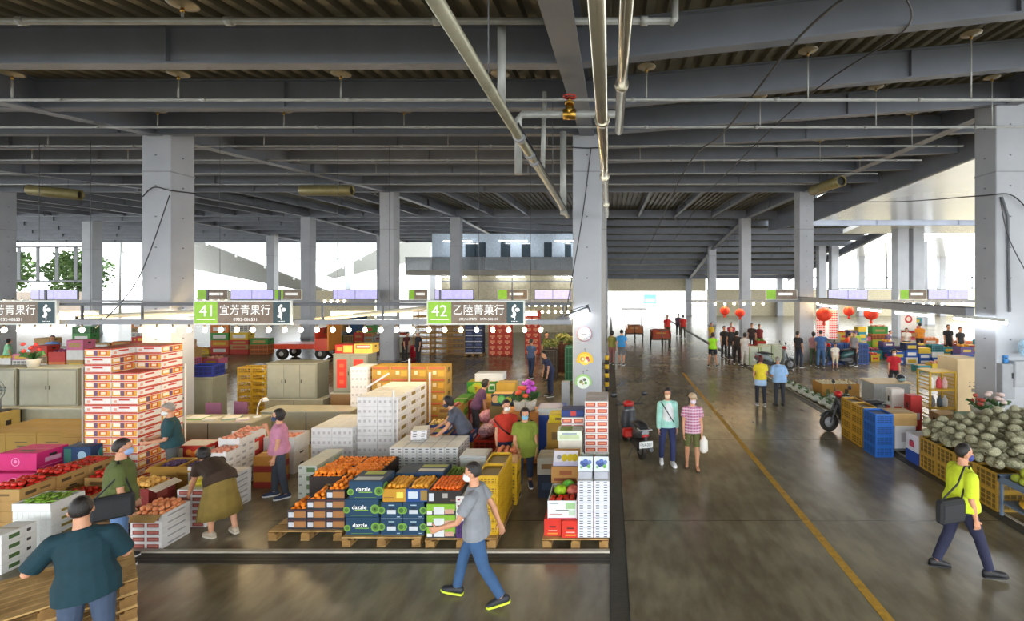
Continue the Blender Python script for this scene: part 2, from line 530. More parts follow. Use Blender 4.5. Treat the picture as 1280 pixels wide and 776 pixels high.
def person(label, loc, rz=0.0, H=1.66, spine=(0, .02, 1), arms=None, legs=None, look=(0, 1, 0), shirt='888888', sleeve=.55, hem=-.03, trousers='2c3346', tlen=1.0,
           shoes='2a2a2c', sole='dddddd', hair='1a1614', hstyle='short', mask=None, cap=None, vox=.012, fem=False, fat=1.0, skirt=None, apron=None, cat='person', group=None, sit=False, sandals=False, fit=.016, vest=None, seat_z=None, shirt_m=None, base_z=0.0):
    s = H / 1.70
    DOWN = (.07, .05, -1)
    arms = arms or ((DOWN, (.02, .2, -1)), (DOWN, (.02, .2, -1)))
    legs = legs or (((.05, .02, -1), (.02, -.03, -1)), ((.05, .02, -1), (.02, -.03, -1)))
    S = vec(1, spine); UP = Vector((0, 0, 1))
    S1 = (UP * .6 + S * .4).normalized()
    def tp(d):        # point on the spine d metres (unit scale) from the hips
        if d < .08: return S1 * (d * s)
        return S1 * (.08 * s) + S * ((d - .08) * s)
    hw = .092 * s; sw = (.16 if fem else .183) * s
    # ---- joints
    J = {}
    for i, side in enumerate((1, -1)):
        th, sh = vec(side, legs[i][0]), vec(side, legs[i][1])
        hip = Vector((side * hw, 0, 0)); knee = hip + th * (.42 * s); ank = knee + sh * (.41 * s)
        if len(legs[i]) > 2: g = vec(side, legs[i][2])
        else: g = vec(side, (.12, 1, 0))
        J['leg', i] = (hip, knee, ank, g)
        ua, fa = vec(side, arms[i][0]), vec(side, arms[i][1])
        sho = tp(.418) + Vector((side * sw, 0, 0)); elb = sho + ua * (.285 * s); wri = elb + fa * (.245 * s)
        J['arm', i] = (sho, elb, wri, fa)
    zmin = 1e9
    for i in (0, 1):
        hip, knee, ank, g = J['leg', i]
        up = Vector((1, 0, 0)).cross(g) * -1; up = up if up.z > 0 else -up
        for t in (-.06, .18): zmin = min(zmin, (ank - up * (.085 * s) + g * (t * s)).z)
    dz = Vector((0, 0, -zmin))
    root = thing('person', label, cat, (loc[0], loc[1], base_z), rz, group)
    A = MB(); T = Matrix.Translation(dz); A.T = T
    X = (1, 0, 0)
    A.tube([tp(d) for d, a, b in TORSO], [(a * s * (1 if d > .3 else fat), b * s * (fat if d < .45 else 1)) for d, a, b in TORSO], SKIN, 14, ref=X)
    for i, side in enumerate((1, -1)):
        hip, knee, ank, g = J['leg', i]
        A.tube([hip + UP * .05, hip.lerp(knee, .3), hip.lerp(knee, .75), knee, knee.lerp(ank, .3), knee.lerp(ank, .7), ank], [.08 * s, .082 * s, .06 * s, .052 * s, .057 * s, .042 * s, .037 * s], SKIN, 10)
        up = Vector((1, 0, 0)).cross(g) * -1; up = up if up.z > 0 else -up
        o = ank - up * (.085 * s)
        A.tube([o + g * (t * s) + up * (h * s) for t, h in ((-.06, .035), (-.02, .045), (.06, .04), (.13, .028), (.175, .02))], [(.028 * s, .032 * s), (.034 * s, .044 * s), (.038 * s, .036 * s), (.042 * s, .026 * s), (.03 * s, .016 * s)], SKIN, 8, ref=Vector((1, 0, 0)))
        A.ell(ank - up * (.03 * s), (.036 * s, .036 * s, .04 * s), SKIN, 8, 6)
        sho, elb, wri, fa = J['arm', i]
        A.ell(sho, .054 * s, SKIN, 10, 8)
        A.tube([tp(.435), sho], [.07 * s, .055 * s], SKIN, 8)
        A.tube([sho, sho.lerp(elb, .5), elb, elb.lerp(wri, .3), wri], [.052 * s, .045 * s, .037 * s, .04 * s, .026 * s], SKIN, 10)
        # hand: palm, four fingers, thumb from the side of the palm
        med = Vector((-side, 0, 0)); med = med - fa * med.dot(fa)
        if med.length < .2: med = Vector((0, 0, -1)) - fa * Vector((0, 0, -1)).dot(fa)
        med.normalize(); wd = fa.cross(med); wd = wd if wd.y < 0 or wd.z > .5 else -wd
        pe = wri + fa * (.088 * s)
        A.tube([wri - fa * .01, wri + fa * (.03 * s), pe], [(.026 * s, .02 * s), (.038 * s, .017 * s), (.041 * s, .014 * s)], SKIN, 8, ref=wd)
        for q, L in ((-.031, .062), (-.0105, .078), (.0105, .083), (.031, .074)):
            b = pe + wd * (q * s) - fa * .008
            d1 = (fa * .93 + med * .36 + wd * q * 2.5).normalized(); d2 = (fa * .6 + med * .8 + wd * q * 2).normalized()
            A.tube([b, b + d1 * (L * .5 * s), b + d1 * (L * .5 * s) + d2 * (L * .5 * s)], [.0095 * s, .0088 * s, .0075 * s], SKIN, 6)
        b = wri + fa * (.028 * s) + wd * (.03 * s)
        d1 = (wd * .75 + fa * .6 + med * .3).normalized(); d2 = (fa * .85 + wd * .3 + med * .45).normalized()
        A.tube([b, b + d1 * (.036 * s), b + d1 * (.036 * s) + d2 * (.032 * s)], [.0125 * s, .011 * s, .009 * s], SKIN, 6)
    # head
    F = vec(1, look); hz = (S * .55 + UP * .45).normalized()
    yb = -(F - hz * F.dot(hz) * .75).normalized()
    xb = yb.cross((UP * .7 + hz * .3) - yb * 0).normalized(); zb = xb.cross(yb).normalized()
    hc = tp(.535) + hz * (.135 * s) - yb * (.018 * s)
    HM = Matrix.Translation(dz + hc) @ Matrix((xb, yb, zb)).transposed().to_4x4() @ Matrix.Scale(s, 4)
    A.T = HM
    A.ell((0, .006, .02), (.077, .094, .1), SKIN, 16, 12)
    A.ell((0, -.03, -.045), (.058, .062, .068), SKIN, 14, 10)
    A.ell((0, -.098, -.015), (.0125, .017, .022), SKIN, 8, 6)
    A.ell((0, -.093, -.066), (.022, .012, .009), SKIN, 8, 6)
    for sx in (-1, 1):
        A.ell((sx * .077, .008, -.008), (.012, .02, .03), SKIN, 8, 6)
    A.T = T
    A.tube([tp(.5), hc - zb * .03], [.056 * s, .05 * s], SKIN, 10)
    part('body', fuse(A, 'body', vox, SKIN, 2), root)
    ey = C('1c1513', .3)
    for sx in (-1, 1):
        B = MB(); B.T = HM
        B.ell((sx * .03, -.0865, .012), (.0125, .006, .0065), ey, 8, 6)
        part('eye', B, root)
    # hair
    hm = M('hair_' + hair, hair, .5, var=.25, scale=60, bump=.4, bscale=120)
    B = MB(); B.T = HM
    lowz = {'short': -.62, 'bob': -.85, 'tail': -.6, 'crop': -.72}.get(hstyle, -.2)
    hl = .28 if hstyle != 'bald' else .7
    def hf(p):
        n = .035 * noise.noise(p * 5)
        if p.z > hl + (.25 if p.y < -.55 else 0) and p.z > .2: return 1 + n
        if p.y > (-.42 if hstyle == 'bob' else .1 if p.z < -.1 else -.12) - (.25 * p.z if hstyle != 'bob' else 0) and p.z > lowz: return 1.0 + n + (.05 if hstyle == 'bob' else 0)
        return .82
    B.ell((0, .01, .024), (.096, .108, .11) if hstyle == 'bob' else (.087, .104, .108) if hstyle != 'crop' else (.082, .099, .104), hm, 28, 20, hf)
    if hstyle == 'bob': B.ell((0, .035, -.035), (.085, .072, .085), hm, 16, 10)
    if hstyle == 'tail':
        B.ell((0, .115, .03), (.03, .03, .03), hm, 10, 8); B.tube([(0, .12, .02), (0, .15, -.05), (0, .13, -.14)], [.022, .028, .01], hm, 8)
    part('hair', B, root)
    if mask:
        B = MB(); mm = M('mask_' + mask, mask, .7, var=.04); B.T = HM
        B.ell((0, -.05, -.05), (.064, .065, .056), mm, 16, 12)
        for sx in (-1, 1): B.tube([(sx * .055, -.07, -.03), (sx * .078, -.01, .02), (sx * .082, .012, .01)], .002, mm, 4)
        part('face_mask', B, root)
    if cap:
        B = MB(); cm = C(cap, .8); B.T = HM
        B.ell((0, .005, .045), (.094, .11, .095), cm, 20, 14, lambda p: 1.0 if p.z > -.1 else .8)
        B.tube([(0, -.07, .05), (0, -.13, .045), (0, -.17, .03)], [(.07, .008), (.075, .006), (.05, .004)], cm, 12, ref=(1, 0, 0))
        part('cap', B, root)
    # shirt
    def top(col, name, sl, hem0, grow, m=None):
        B = MB(); B.T = T; m = m or M('cloth_' + col, col, .85, var=.1, scale=9, bump=.25, bscale=14)
        ds = [hem0] + [d for d, a, b in TORSO if hem0 + .03 < d < .5] + [.515]
        def rad(d):
            if d <= TORSO[0][0]: return (.165, .125)
            for (d0, a0, b0), (d1, a1, b1) in zip(TORSO, TORSO[1:]):
                if d0 <= d <= d1:
                    t = (d - d0) / (d1 - d0); return (a0 + (a1 - a0) * t, b0 + (b1 - b0) * t)
            return (.06, .06)
        R = []
        for d in ds:
            a, b = rad(d)
            if d < .3: a, b = max(a, (.155 if not fem else .145) if d > .13 else .192), max(b, .118 if d > .13 else .148)
            k = fat if d < .45 else 1
            R.append((a * s * k + grow, b * s * k + grow))
        B.tube([tp(d) for d in ds], R, m, 16, ref=X)
        if name == 'shirt' and vest:
            B.tube([tp(d) + Vector((0, -.066, 0)) for d in (.0, .2, .36, .46)], [(.13, .095), (.13, .085), (.12, .082), (.07, .05)], m, 12, ref=X)
        for i, side in enumerate((1, -1)):
            sho, elb, wri, fa = J['arm', i]
            B.ell(sho, .054 * s + grow, m, 10, 8)
            B.tube([tp(.425), sho], [.085 * s + grow * .5, .06 * s + grow * .7], m, 10)
            if sl <= 1:
                e = sho.lerp(elb, sl); B.tube([sho, sho.lerp(elb, sl * .5), e], [.055 * s + grow, .056 * s + grow, .056 * s + grow], m, 12)
            else:
                B.tube([sho, elb, elb.lerp(wri, .5), elb.lerp(wri, .97)], [.055 * s + grow, .043 * s + grow, .042 * s + grow * .8, .034 * s + grow * .6], m, 12)
        return part(name, fuse(B, name, max(vox, .009) if vox < .015 else vox, m, 4), root)
    top(shirt, 'shirt', sleeve, hem, fit, shirt_m)
    if vest:
        top(vest, 'cardigan', 1.5, hem - .04, fit + .006)
    # trousers / skirt
    tm = M('cloth_' + trousers, trousers, .85, var=.12, scale=7, bump=.25, bscale=12)
    if skirt:
        B = MB(); B.T = T; m = M('cloth_' + skirt, skirt, .85, var=.1, scale=9)
        rows = [(.12, .15), (.02, .19), (-.2, .22), (-.4, .26), (-.58, .29)]
        vs, fs, n = [], [], 48
        for j, (z, r) in enumerate(rows):
            for k in range(n):
                a = 2 * PI * k / n
                rr = r * (1 + (.05 * j / 4) * math.cos(a * 12)) * s
                vs.append((rr * 1.08 * math.cos(a), rr * .8 * math.sin(a) + (0 if j else -.0), z * s))
        for j in range(len(rows) - 1):
            for k in range(n): fs.append((j * n + k, (j + 1) * n + k, (j + 1) * n + (k + 1) % n, j * n + (k + 1) % n))
        fs.append(tuple(range(n))); fs.append(tuple(reversed(range((len(rows) - 1) * n, len(rows) * n))))
        B.add(vs, fs, m, True); part('skirt', B, root)
    else:
        B = MB(); B.T = T
        B.tube([tp(d) for d in (-.12, -.05, .05, .12)], [(.12 * s * fat, .1 * s), (.168 * s * fat, .126 * s * fat), (.17 * s * fat, .124 * s * fat), (.15 * s * fat, .112 * s * fat)], tm, 14, ref=X)
        for i in (0, 1):
            hip, knee, ank, g = J['leg', i]
            pts = [(hip + UP * .04, .094), (hip.lerp(knee, .3), .096), (hip.lerp(knee, .7), .08), (knee, .069), (knee.lerp(ank, .35), .068), (knee.lerp(ank, .75), .06), (knee.lerp(ank, .97), .058)]
            if tlen < 1:
                k = hip.lerp(knee, min(1, tlen * 2)) if tlen <= .5 else knee.lerp(ank, tlen * 2 - 1)
                nk = 2 if tlen <= .5 else 4
                pts = pts[:nk] + [(k, .085 if tlen <= .5 else .066)]
            B.tube([p for p, r in pts], [r * s for p, r in pts], tm, 12)
        part('trousers', fuse(B, 'trousers', max(vox, .009) if vox < .015 else vox, tm, 4), root)
    if apron:
        B = MB(); B.T = T; B.tube([tp(d) for d in (-.22, -.1, .04, .1)], [(.2 * s, .15 * s), (.205 * s, .15 * s), (.19 * s, .145 * s), (.17 * s, .135 * s)], C(apron, .8), 18, ref=X); part('tied_jacket', B, root, label='pale blue jacket round the waist')
    # shoes
    for i in (0, 1):
        hip, knee, ank, g = J['leg', i]
        up = Vector((1, 0, 0)).cross(g) * -1; up = up if up.z > 0 else -up
        o = ank - up * (.085 * s)
        B = MB(); B.T = T; shm, som = C(shoes, .6), C(sole, .6)
        lat = g.cross(up)
        if not sandals:
            B.tube([o + g * (t * s) + up * (h * s) for t, h in ((-.085, .05), (-.07, .05), (-.02, .056), (.05, .05), (.12, .038), (.17, .032), (.195, .026))], [(.02 * s, .02 * s), (.036 * s, .042 * s), (.042 * s, .052 * s), (.044 * s, .044 * s), (.048 * s, .034 * s), (.042 * s, .026 * s), (.018 * s, .014 * s)], shm, 12, ref=lat)
        else:
            B.tube([o + lat * (-.045 * s) + g * .09 * s + up * .02, o + up * .06 * s + g * .1 * s, o + lat * (.045 * s) + g * .09 * s + up * .02], .008, shm, 6)
        ou = [(-.088, .02), (-.075, .036), (0, .043), (.1, .05), (.16, .045), (.2, .02)]
        ring = [(t, wv) for t, wv in ou] + [(t, -wv) for t, wv in reversed(ou)]
        vs = [o + g * (t * s) + lat * (wv * s) + up * (h) for h in (0, .024 * s) for t, wv in ring]
        n = len(ring)
        B.add(vs, [tuple(range(n)), tuple(range(n, 2 * n))] + [(k, (k + 1) % n, n + (k + 1) % n, n + k) for k in range(n)], som)
        part('sandal' if sandals else 'shoe', B, root)
    root['_dz'] = 0
    del root['_dz']
    Rz = Matrix.Translation(root.location) @ Matrix.Rotation(rz, 4, 'Z')
    W = lambda v: Rz @ (v + dz)
    return root, {'sho': [W(J['arm', i][0]) for i in (0, 1)], 'wri': [W(J['arm', i][2]) for i in (0, 1)], 'hand': [W(J['arm', i][2] + J['arm', i][3] * .1) for i in (0, 1)], 'hip': W(Vector((0, 0, 0))), 'tp': lambda d: W(tp(d)), 'hc': W(hc), 'R': Rz, 'dz': dz.z}
D_ = math.radians
def plaid():
    m = bpy.data.materials.new('plaid_cloth'); m.use_nodes = True
    nt = m.node_tree; b = nt.nodes['Principled BSDF']; b.inputs['Roughness'].default_value = .85
    tc = nt.nodes.new('ShaderNodeTexCoord'); prev = None
    for ax, sc, col in (('X', 14, 'd9c6d2'), ('Z', 14, 'a83a5e'), ('X', 5.3, '4c4f7c'), ('Z', 5.3, 'e2cfd6')):
        wv = nt.nodes.new('ShaderNodeTexWave'); wv.bands_direction = ax; wv.inputs['Scale'].default_value = sc
        nt.links.new(tc.outputs['Object'], wv.inputs['Vector'])
        gt = nt.nodes.new('ShaderNodeMath'); gt.operation = 'GREATER_THAN'; gt.inputs[1].default_value = .68; nt.links.new(wv.outputs['Fac'], gt.inputs[0])
        ml = nt.nodes.new('ShaderNodeMath'); ml.operation = 'MULTIPLY'; ml.inputs[1].default_value = .6; nt.links.new(gt.outputs[0], ml.inputs[0])
        mx = nt.nodes.new('ShaderNodeMix'); mx.data_type = 'RGBA'; mx.inputs['A'].default_value = lin('b9607f'); mx.inputs['B'].default_value = lin(col)
        nt.links.new(ml.outputs[0], mx.inputs['Factor'])
        if prev: nt.links.new(prev, mx.inputs['A'])
        prev = mx.outputs['Result']
    nt.links.new(prev, b.inputs['Base Color']); return m
# walker in grey T-shirt, crossing the foreground to the left
person('person in grey T-shirt and blue jeans striding along the drain channel in the foreground', (-1.62, 5.85), D_(-92), 1.72, (0, .06, 1), vox=.0065,
       arms=(((.16, .55, -1), (-.1, .95, -.35)), ((.2, -.62, -1), (.1, -.35, -1))),
       legs=(((.03, -.28, -1), (0, -.62, -1), (.1, 1, -.25)), ((.03, .5, -1), (0, .22, -1), (.1, 1, .12))),
       look=(.1, 1, -.12), shirt='83868b', trousers='34547a', shoes='23252b', sole='c8d838', hair='2b2725', hstyle='short', mask='dfe4ea', fit=.022, fat=.95, sleeve=.62, hem=-.08)
# porter in teal, back to the camera
person('person in dark teal T-shirt seen from behind at a waist-high pile of wooden pallets', (-5.03, 4.62), D_(-146), 1.80, (.1, .12, 1), vox=.0065,
       arms=(((.75, .1, -1), (.1, 1, -.15)), ((.3, .3, -.9), (-.2, 1, -.1))),
       look=(.15, 1, -.2), shirt='08303a', trousers='3c4a60', hair='1d1714', hstyle='crop', fit=.028, fat=1.06, sleeve=.85, hem=-.1)
# customer in olive with black bag
person('person in olive T-shirt and mask, black bag at the hip, beside tomato boxes', (-6.76, 6.62), D_(128), 1.72, (0, .03, 1), vox=.0065,
       arms=(((.12, .15, -1), (0, .3, -1)), ((.12, .1, -1), (0, .3, -1))), look=(0, 1, -.15), shirt='525c2c', trousers='5d7da8', hair='2a2320', hstyle='short', mask='8fa8d0', fit=.03, fat=1.16, sleeve=.75, hem=-.06)
# shopper bending over the crates
person('person in brown T-shirt and long mustard skirt bending over peach cartons', (-6.02, 7.42), D_(-118), 1.6, (0, 1.45, .5), vox=.008, fem=True,
       arms=(((.1, .35, -1), (0, .6, -.9)), ((.1, .5, -1), (0, .8, -.75))), legs=(((.05, .12, -1), (.02, -.12, -1)), ((.06, -.2, -1), (.02, -.3, -1))),
       look=(0, .6, -.9), shirt='38271a', skirt='7d682e', shoes='b7a893', sole='d8d0c0', hair='1c1512', hstyle='bob', fit=.02, fat=1.12, sleeve=.5, hem=-.06)
person('older grey-haired person in dark teal polo shirt beside the tower of red cartons', (-8.15, 8.95), D_(-50), 1.66, (0, .08, 1), vox=.009,
       arms=(((.12, .25, -1), (-.35, 1, -.1)), ((.12, .25, -1), (-.35, 1, -.1))), look=(.1, .8, -.55), shirt='1c4248', trousers='4a4c4c', hair='8d8780', hstyle='short', mask='d8d8d4', fat=1.08, sleeve=.8, fit=.022)
person('person in pink top and dark trousers holding a phone to the ear', (-6.0, 8.72), D_(-60), 1.6, (0, .0, 1), vox=.008, fem=True,
       arms=(((.1, .05, -1), (0, .25, -1)), ((.15, .45, -.9), (-.15, .35, 1))), legs=(((.05, -.12, -1), (.02, -.15, -1)), ((.05, .16, -1), (.02, .05, -1))), look=(0, 1, -.1), shirt='b87a92', trousers='363c46', shoes='22304c', sole='d9d9d9', hair='1c1413', hstyle='bob', mask='31435f', fat=1.1, sleeve=.55, fit=.022, hem=-.04)
person('person in charcoal T-shirt and dark mask leaning down to lift white cartons', (-2.95, 9.75), D_(-75), 1.7, (0, .62, 1), vox=.009,
       arms=(((.1, .55, -1), (0, .9, -.7)), ((.1, .75, -1), (0, .9, -.6))), look=(0, .8, -.6), shirt='4a4f5c', trousers='2d3138', hair='17120f', hstyle='bob', mask='23283c', sleeve=.55)
person('person in red T-shirt with dark crossbody strap standing in the narrow aisle between stalls', (-2.02, 9.35), D_(18), 1.62, (0, .03, 1), vox=.009, fem=True,
       arms=(((.1, .1, -1), (0, .2, -1)), ((.1, .1, -1), (0, .3, -1))), look=(.3, 1, -.25), shirt='b8301c', trousers='262c4a', hair='1d1412', hstyle='tail', mask='e7e2dc', fat=1.08, sleeve=.6)
person('person in lime tunic and blue mask walking out of the narrow aisle', (-1.58, 8.95), D_(12), 1.58, (0, .08, 1), vox=.008, fem=True,
       arms=(((.16, .1, -1), (.02, .2, -1)), ((.16, .35, -1), (-.25, .8, -.6))), legs=(((.04, -.22, -1), (.02, -.45, -1), (.1, 1, -.2)), ((.05, .2, -1), (.02, .05, -1))), look=(.0, 1, -.35), shirt='73802a', trousers='2c3850', tlen=.86, shoes='27324a', sole='e2e2e2', hair='1f1715', hstyle='bob', mask='6fb4d4', fat=1.22, fit=.034, hem=-.16, sleeve=.62)
# couple on the aisle
person('person in mint cardigan over white T-shirt walking beside the scooter', (1.24, 10.3), D_(4), 1.64, (0, .02, 1), vox=.008, fem=True,
       arms=(((.1, .0, -1), (.06, .12, -1)), ((.1, .05, -1), (.06, .15, -1))), legs=(((.04, .16, -1), (.0, .02, -1)), ((.04, -.1, -1), (.0, -.3, -1), (.1, 1, -.15))), look=(-.15, 1, -.05), shirt='d9dcdc', sleeve=.4, vest='9fd3c6', trousers='28315a', shoes='e3e3e3', sole='f0f0f0', hair='1f1614', hstyle='bob', mask='e8c9a8')
person('person in pink plaid shirt, olive shorts and beige sun hat walking down the aisle', (1.73, 10.05), D_(-6), 1.58, (0, .05, 1), vox=.008, fem=True,
       arms=(((.12, .05, -1), (.02, .2, -1)), ((.12, .1, -1), (.0, .3, -1))), legs=(((.04, .12, -1), (.0, -.02, -1)), ((.04, -.12, -1), (.0, -.3, -1), (.1, 1, -.15))), look=(.25, 1, -.1), shirt='b0607c', trousers='5a5c30', tlen=.48, shoes='33291f', sole='3a2c20', sandals=True, hair='241a16', hstyle='bob', mask='d8ccd8', cap='b9a184', fit=.024, hem=-.08,
       shirt_m=plaid())
person('person in neon yellow polo and navy trousers walking past the melon stall', (4.7, 6.42), D_(84), 1.75, (0, .04, 1), vox=.0065,
       arms=(((.1, .0, -1), (0, .2, -1)), ((.1, -.05, -1), (0, .22, -1))), legs=(((.03, -.22, -1), (0, -.42, -1), (.1, 1, -.1)), ((.03, .42, -1), (0, .3, -1), (.1, 1, .08))), look=(.05, 1, -.1), shirt='bfd02a', trousers='20233c', shoes='1d1d20', sole='17171a', hair='1c1613', hstyle='crop', mask='3a4288', fat=1.15, fit=.026, sleeve=.85, hem=-.02)
# mid distance
person('person in yellow top and dark trousers seen from behind, walking away', (4.83, 15.35), D_(176), 1.6, vox=.012, fem=True, legs=(((.04, .1, -1), (0, 0, -1)), ((.04, -.08, -1), (0, -.2, -1))), arms=(((.2, .2, -1), (-.2, -.2, -1)), ((.2, .2, -1), (-.3, .6, -.4))), look=(0, 1, 0), shirt='d8c22a', hair='5a2420', hstyle='bob', trousers='262831', shoes='8a8a86', apron='a9c4e4')
person('stooped person in pale blue shirt seen from behind, hands clasped at the back', (5.42, 15.3), D_(178), 1.56, (0, .42, 1), vox=.012, fat=1.12, arms=(((.3, -.35, -1), (-.75, -.3, -.6)), ((.3, -.35, -1), (-.75, -.3, -.6))), look=(0, .9, -.4), shirt='8fb2da', sleeve=.9, trousers='30323a', hair='9a9088', hstyle='short', fit=.03, hem=-.1, shoes='2c2c2c', sole='3a3a3a')
person('person in lime green top and dark shorts standing by the kerb, legs apart', (4.86, 22.6), D_(160), 1.62, vox=.018, fem=True, legs=(((.16, 0, -1), (.14, 0, -1)), ((.14, 0, -1), (.12, 0, -1))), shirt='9be02a', sleeve=.2, trousers='20242c', tlen=.35, hair='2a1c18', hstyle='bob')
# ------------------------------------------------------------------ signs, lamps, pipes, cables
def nth(n):
    return '%d%s' % (n, 'th' if 10 < n % 100 < 14 else {1: 'st', 2: 'nd', 3: 'rd'}.get(n % 10, 'th'))
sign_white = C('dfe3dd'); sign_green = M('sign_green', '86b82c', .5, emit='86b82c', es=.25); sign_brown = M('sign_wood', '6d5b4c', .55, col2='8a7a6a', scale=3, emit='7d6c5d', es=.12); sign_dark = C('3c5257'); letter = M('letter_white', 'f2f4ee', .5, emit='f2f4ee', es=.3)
steel_g = C('8a8d92', .45); steel_d = C('55585c', .5)
def stall_sign(X0, number, name, phone, label):
    W, Hh = 2.29, .57
    t = thing('stall_sign', label, 'sign', (X0, 11.2, 2.92))
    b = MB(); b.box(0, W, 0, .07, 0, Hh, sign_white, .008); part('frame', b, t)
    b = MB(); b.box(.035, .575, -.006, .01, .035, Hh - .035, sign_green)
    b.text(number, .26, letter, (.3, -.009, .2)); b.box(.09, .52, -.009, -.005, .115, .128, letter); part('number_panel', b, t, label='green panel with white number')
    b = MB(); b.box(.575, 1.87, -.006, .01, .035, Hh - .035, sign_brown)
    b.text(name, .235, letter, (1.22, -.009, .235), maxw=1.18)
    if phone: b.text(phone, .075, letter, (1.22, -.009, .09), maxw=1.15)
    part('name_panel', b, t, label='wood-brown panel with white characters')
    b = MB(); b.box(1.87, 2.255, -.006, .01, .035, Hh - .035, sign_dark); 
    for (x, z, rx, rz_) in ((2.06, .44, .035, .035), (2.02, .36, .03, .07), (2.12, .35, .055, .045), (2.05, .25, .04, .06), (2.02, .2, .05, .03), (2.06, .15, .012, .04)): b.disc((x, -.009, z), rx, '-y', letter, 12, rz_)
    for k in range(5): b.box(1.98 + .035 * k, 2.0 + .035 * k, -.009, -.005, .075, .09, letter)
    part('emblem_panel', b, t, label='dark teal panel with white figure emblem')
    for x in (.3, W - .3):
        b = MB(); b.box(x - .02, x + .02, .03, .06, Hh, Hh + .25, steel_d); part('hanger', b, t)
stall_sign(-15.2, '', '宜芳青果行', '0932-086531', 'stall sign at the far left, its number cut off by the picture edge')
stall_sign(-9.72, '41', '宜芳青果行', '0932-086531', 'stall sign with white number 41 on green, beside the left pillar')
stall_sign(-4.27, '42', '乙陸菁菓行', '(03)9657875   0970-500437', 'stall sign with white number 42 on green, nearest the middle pillar')
t = thing('lighting_rail', 'grey steel rail that carries the front row of stall signs and bulbs', 'rail', (0, 11.3, 0))
b = MB(); b.box(-22, -.9, .0, .12, 2.92, 3.03, steel_g); b.box(-22, -.9, .0, .08, 3.36, 3.43, steel_d)
for k in range(15): b.box(-21 + 1.42 * k, -20.96 + 1.42 * k, .02, .06, 3.0, 3.4, steel_d)
part('frame', b, t)
b = MB(); b.tube([(-12.8, .3, 3.08), (-9.9, .25, 3.2)], .05, C('cfc7b0')); part('reflector_tube', b, t, label='cream tube'); b = MB(); b.tube([(-7.1, .3, 3.02), (-4.4, .25, 3.3)], .05, C('cfc7b0')); part('reflector_tube', b, t, label='cream tube')
# bulbs
bulb_m = M('lit_bulb', 'fff2d8', .3, emit='ffdca0', es=130); sock = C('3d3a36')
def bulb_mb(r=.05):
    a = MB(); a.tube([(0, 0, .06), (0, 0, .14)], .018, sock, 8); a.tube([(0, 0, .14), (0, 0, .2)], .004, sock, 5)
    g = MB(); g.lathe([(.004, -r), (r * .6, -r * .8), (r, -.005), (r * .85, r * .6), (.02, .062)], bulb_m, 12)
    return a, g
proto = None
def bulbs(pts, fmt, group):
    global proto
    for i, p in enumerate(pts):
        lab = fmt % nth(i + 1)
        if proto is None:
            proto = thing('light_bulb', lab, 'bulb', p, 0, group); a, g = bulb_mb(); part('socket', a, proto); part('glass', g, proto)
        else: copy_thing(proto, p, 0, lab, group)
bulbs([((x - VX) * 11.36 / 600, 11.36, 2.78) for x in [5 + 19.5 * k for k in range(6)] + [176 + 20 * k for k in range(26)]], 'lit bare bulb under the numbered stall signs, %s from the left', 'bulbs under the front signs')
bulbs([((x - VX) * 23.2 / 600, 23.2, 2.93) for x in [870 + 12 * k for k in range(8)] + [1022 + 12 * k for k in range(16)]], 'small lit bulb over the crowded right stalls, %s from the left', 'bulbs over the right stalls')
bulbs([((x - VX) * 20 / 600, 20, z) for z in (3.0, 2.72) for x in [662 + 8 * k for k in range(7)]], 'lit bulb in the double row beside the pillar with the clock, %s of fourteen', 'double row of bulbs')
bulbs([((x - VX) * 23.2 / 600, 23.2, 3.05) for x in [246 + 9 * k for k in range(5)] + [406 + 8 * k for k in range(4)] + [5 + 11 * k for k in range(4)]], 'small distant lit bulb above the numbered stall signs, %s counted', 'distant bulbs')
tube_m = M('lit_tube', 'ffffff', .3, emit='f4f8ff', es=30)
def tube_lamp(p, L, along, lab, hang=False):
    t = thing('tube_lamp', lab, 'lamp', p)
    for q in (-.4, .4) if hang else ():
        a = MB(); a.tube([(q * L, 0, .09), (q * L, 0, zc(p[0], max(11.7, p[1] - 1)) - p[2] - .05)], .006, C('55585c', .5), 5); part('hanger', a, t)
    d = (0, 1) if along == 'y' else (1, 0)
    a = MB(); a.box(-.04 if along == 'y' else -L / 2, .04 if along == 'y' else L / 2, -L / 2 if along == 'y' else -.04, L / 2 if along == 'y' else .04, .03, .1, sign_white); part('housing', a, t)
    a = MB(); a.tube([(-d[0] * L / 2, -d[1] * L / 2, 0), (d[0] * L / 2, d[1] * L / 2, 0)], .03, tube_m, 8); part('tube', a, t)
tube_lamp((9.3, 12.1, 2.952), 1.7, 'y', 'lit fluorescent tube on the beam beside the right pillar, nearest of four')
tube_lamp((9.3, 14.8, 2.952), 1.6, 'y', 'lit fluorescent tube on the right beam, second from the near pillar')
tube_lamp((9.3, 17.2, 2.952), 1.5, 'y', 'lit fluorescent tube on the right beam, third from the near pillar')
tube_lamp((9.3, 20.4, 2.952), 1.5, 'y', 'lit fluorescent tube on the right beam, farthest from the near pillar')
for i, x in enumerate((-13.5, -10.3, -6.1, -2.6)): tube_lamp((x, 11.9, 3.12), 1.6, 'x', 'lit fluorescent tube hung behind the numbered stall signs, ' + pos(i, 4), True)
b = MB(); b.box(9.2, 9.42, 12.4, 23.8, 3.05, 3.25, steel_g); b.box(9.18, 9.44, 12.4, 23.8, 3.25, 3.28, steel_d); solo('lighting_rail', b, 'grey steel beam with tube lamps along the right edge of the aisle', 'rail')
b = MB(); b.box(-32, -11.4, 23.2, 23.32, 3.02, 3.12, steel_g); b.box(-10.7, -.9, 23.2, 23.32, 3.02, 3.12, steel_g); solo('lighting_rail', b, 'grey rail of the second row of stall signs on the left side', 'rail')
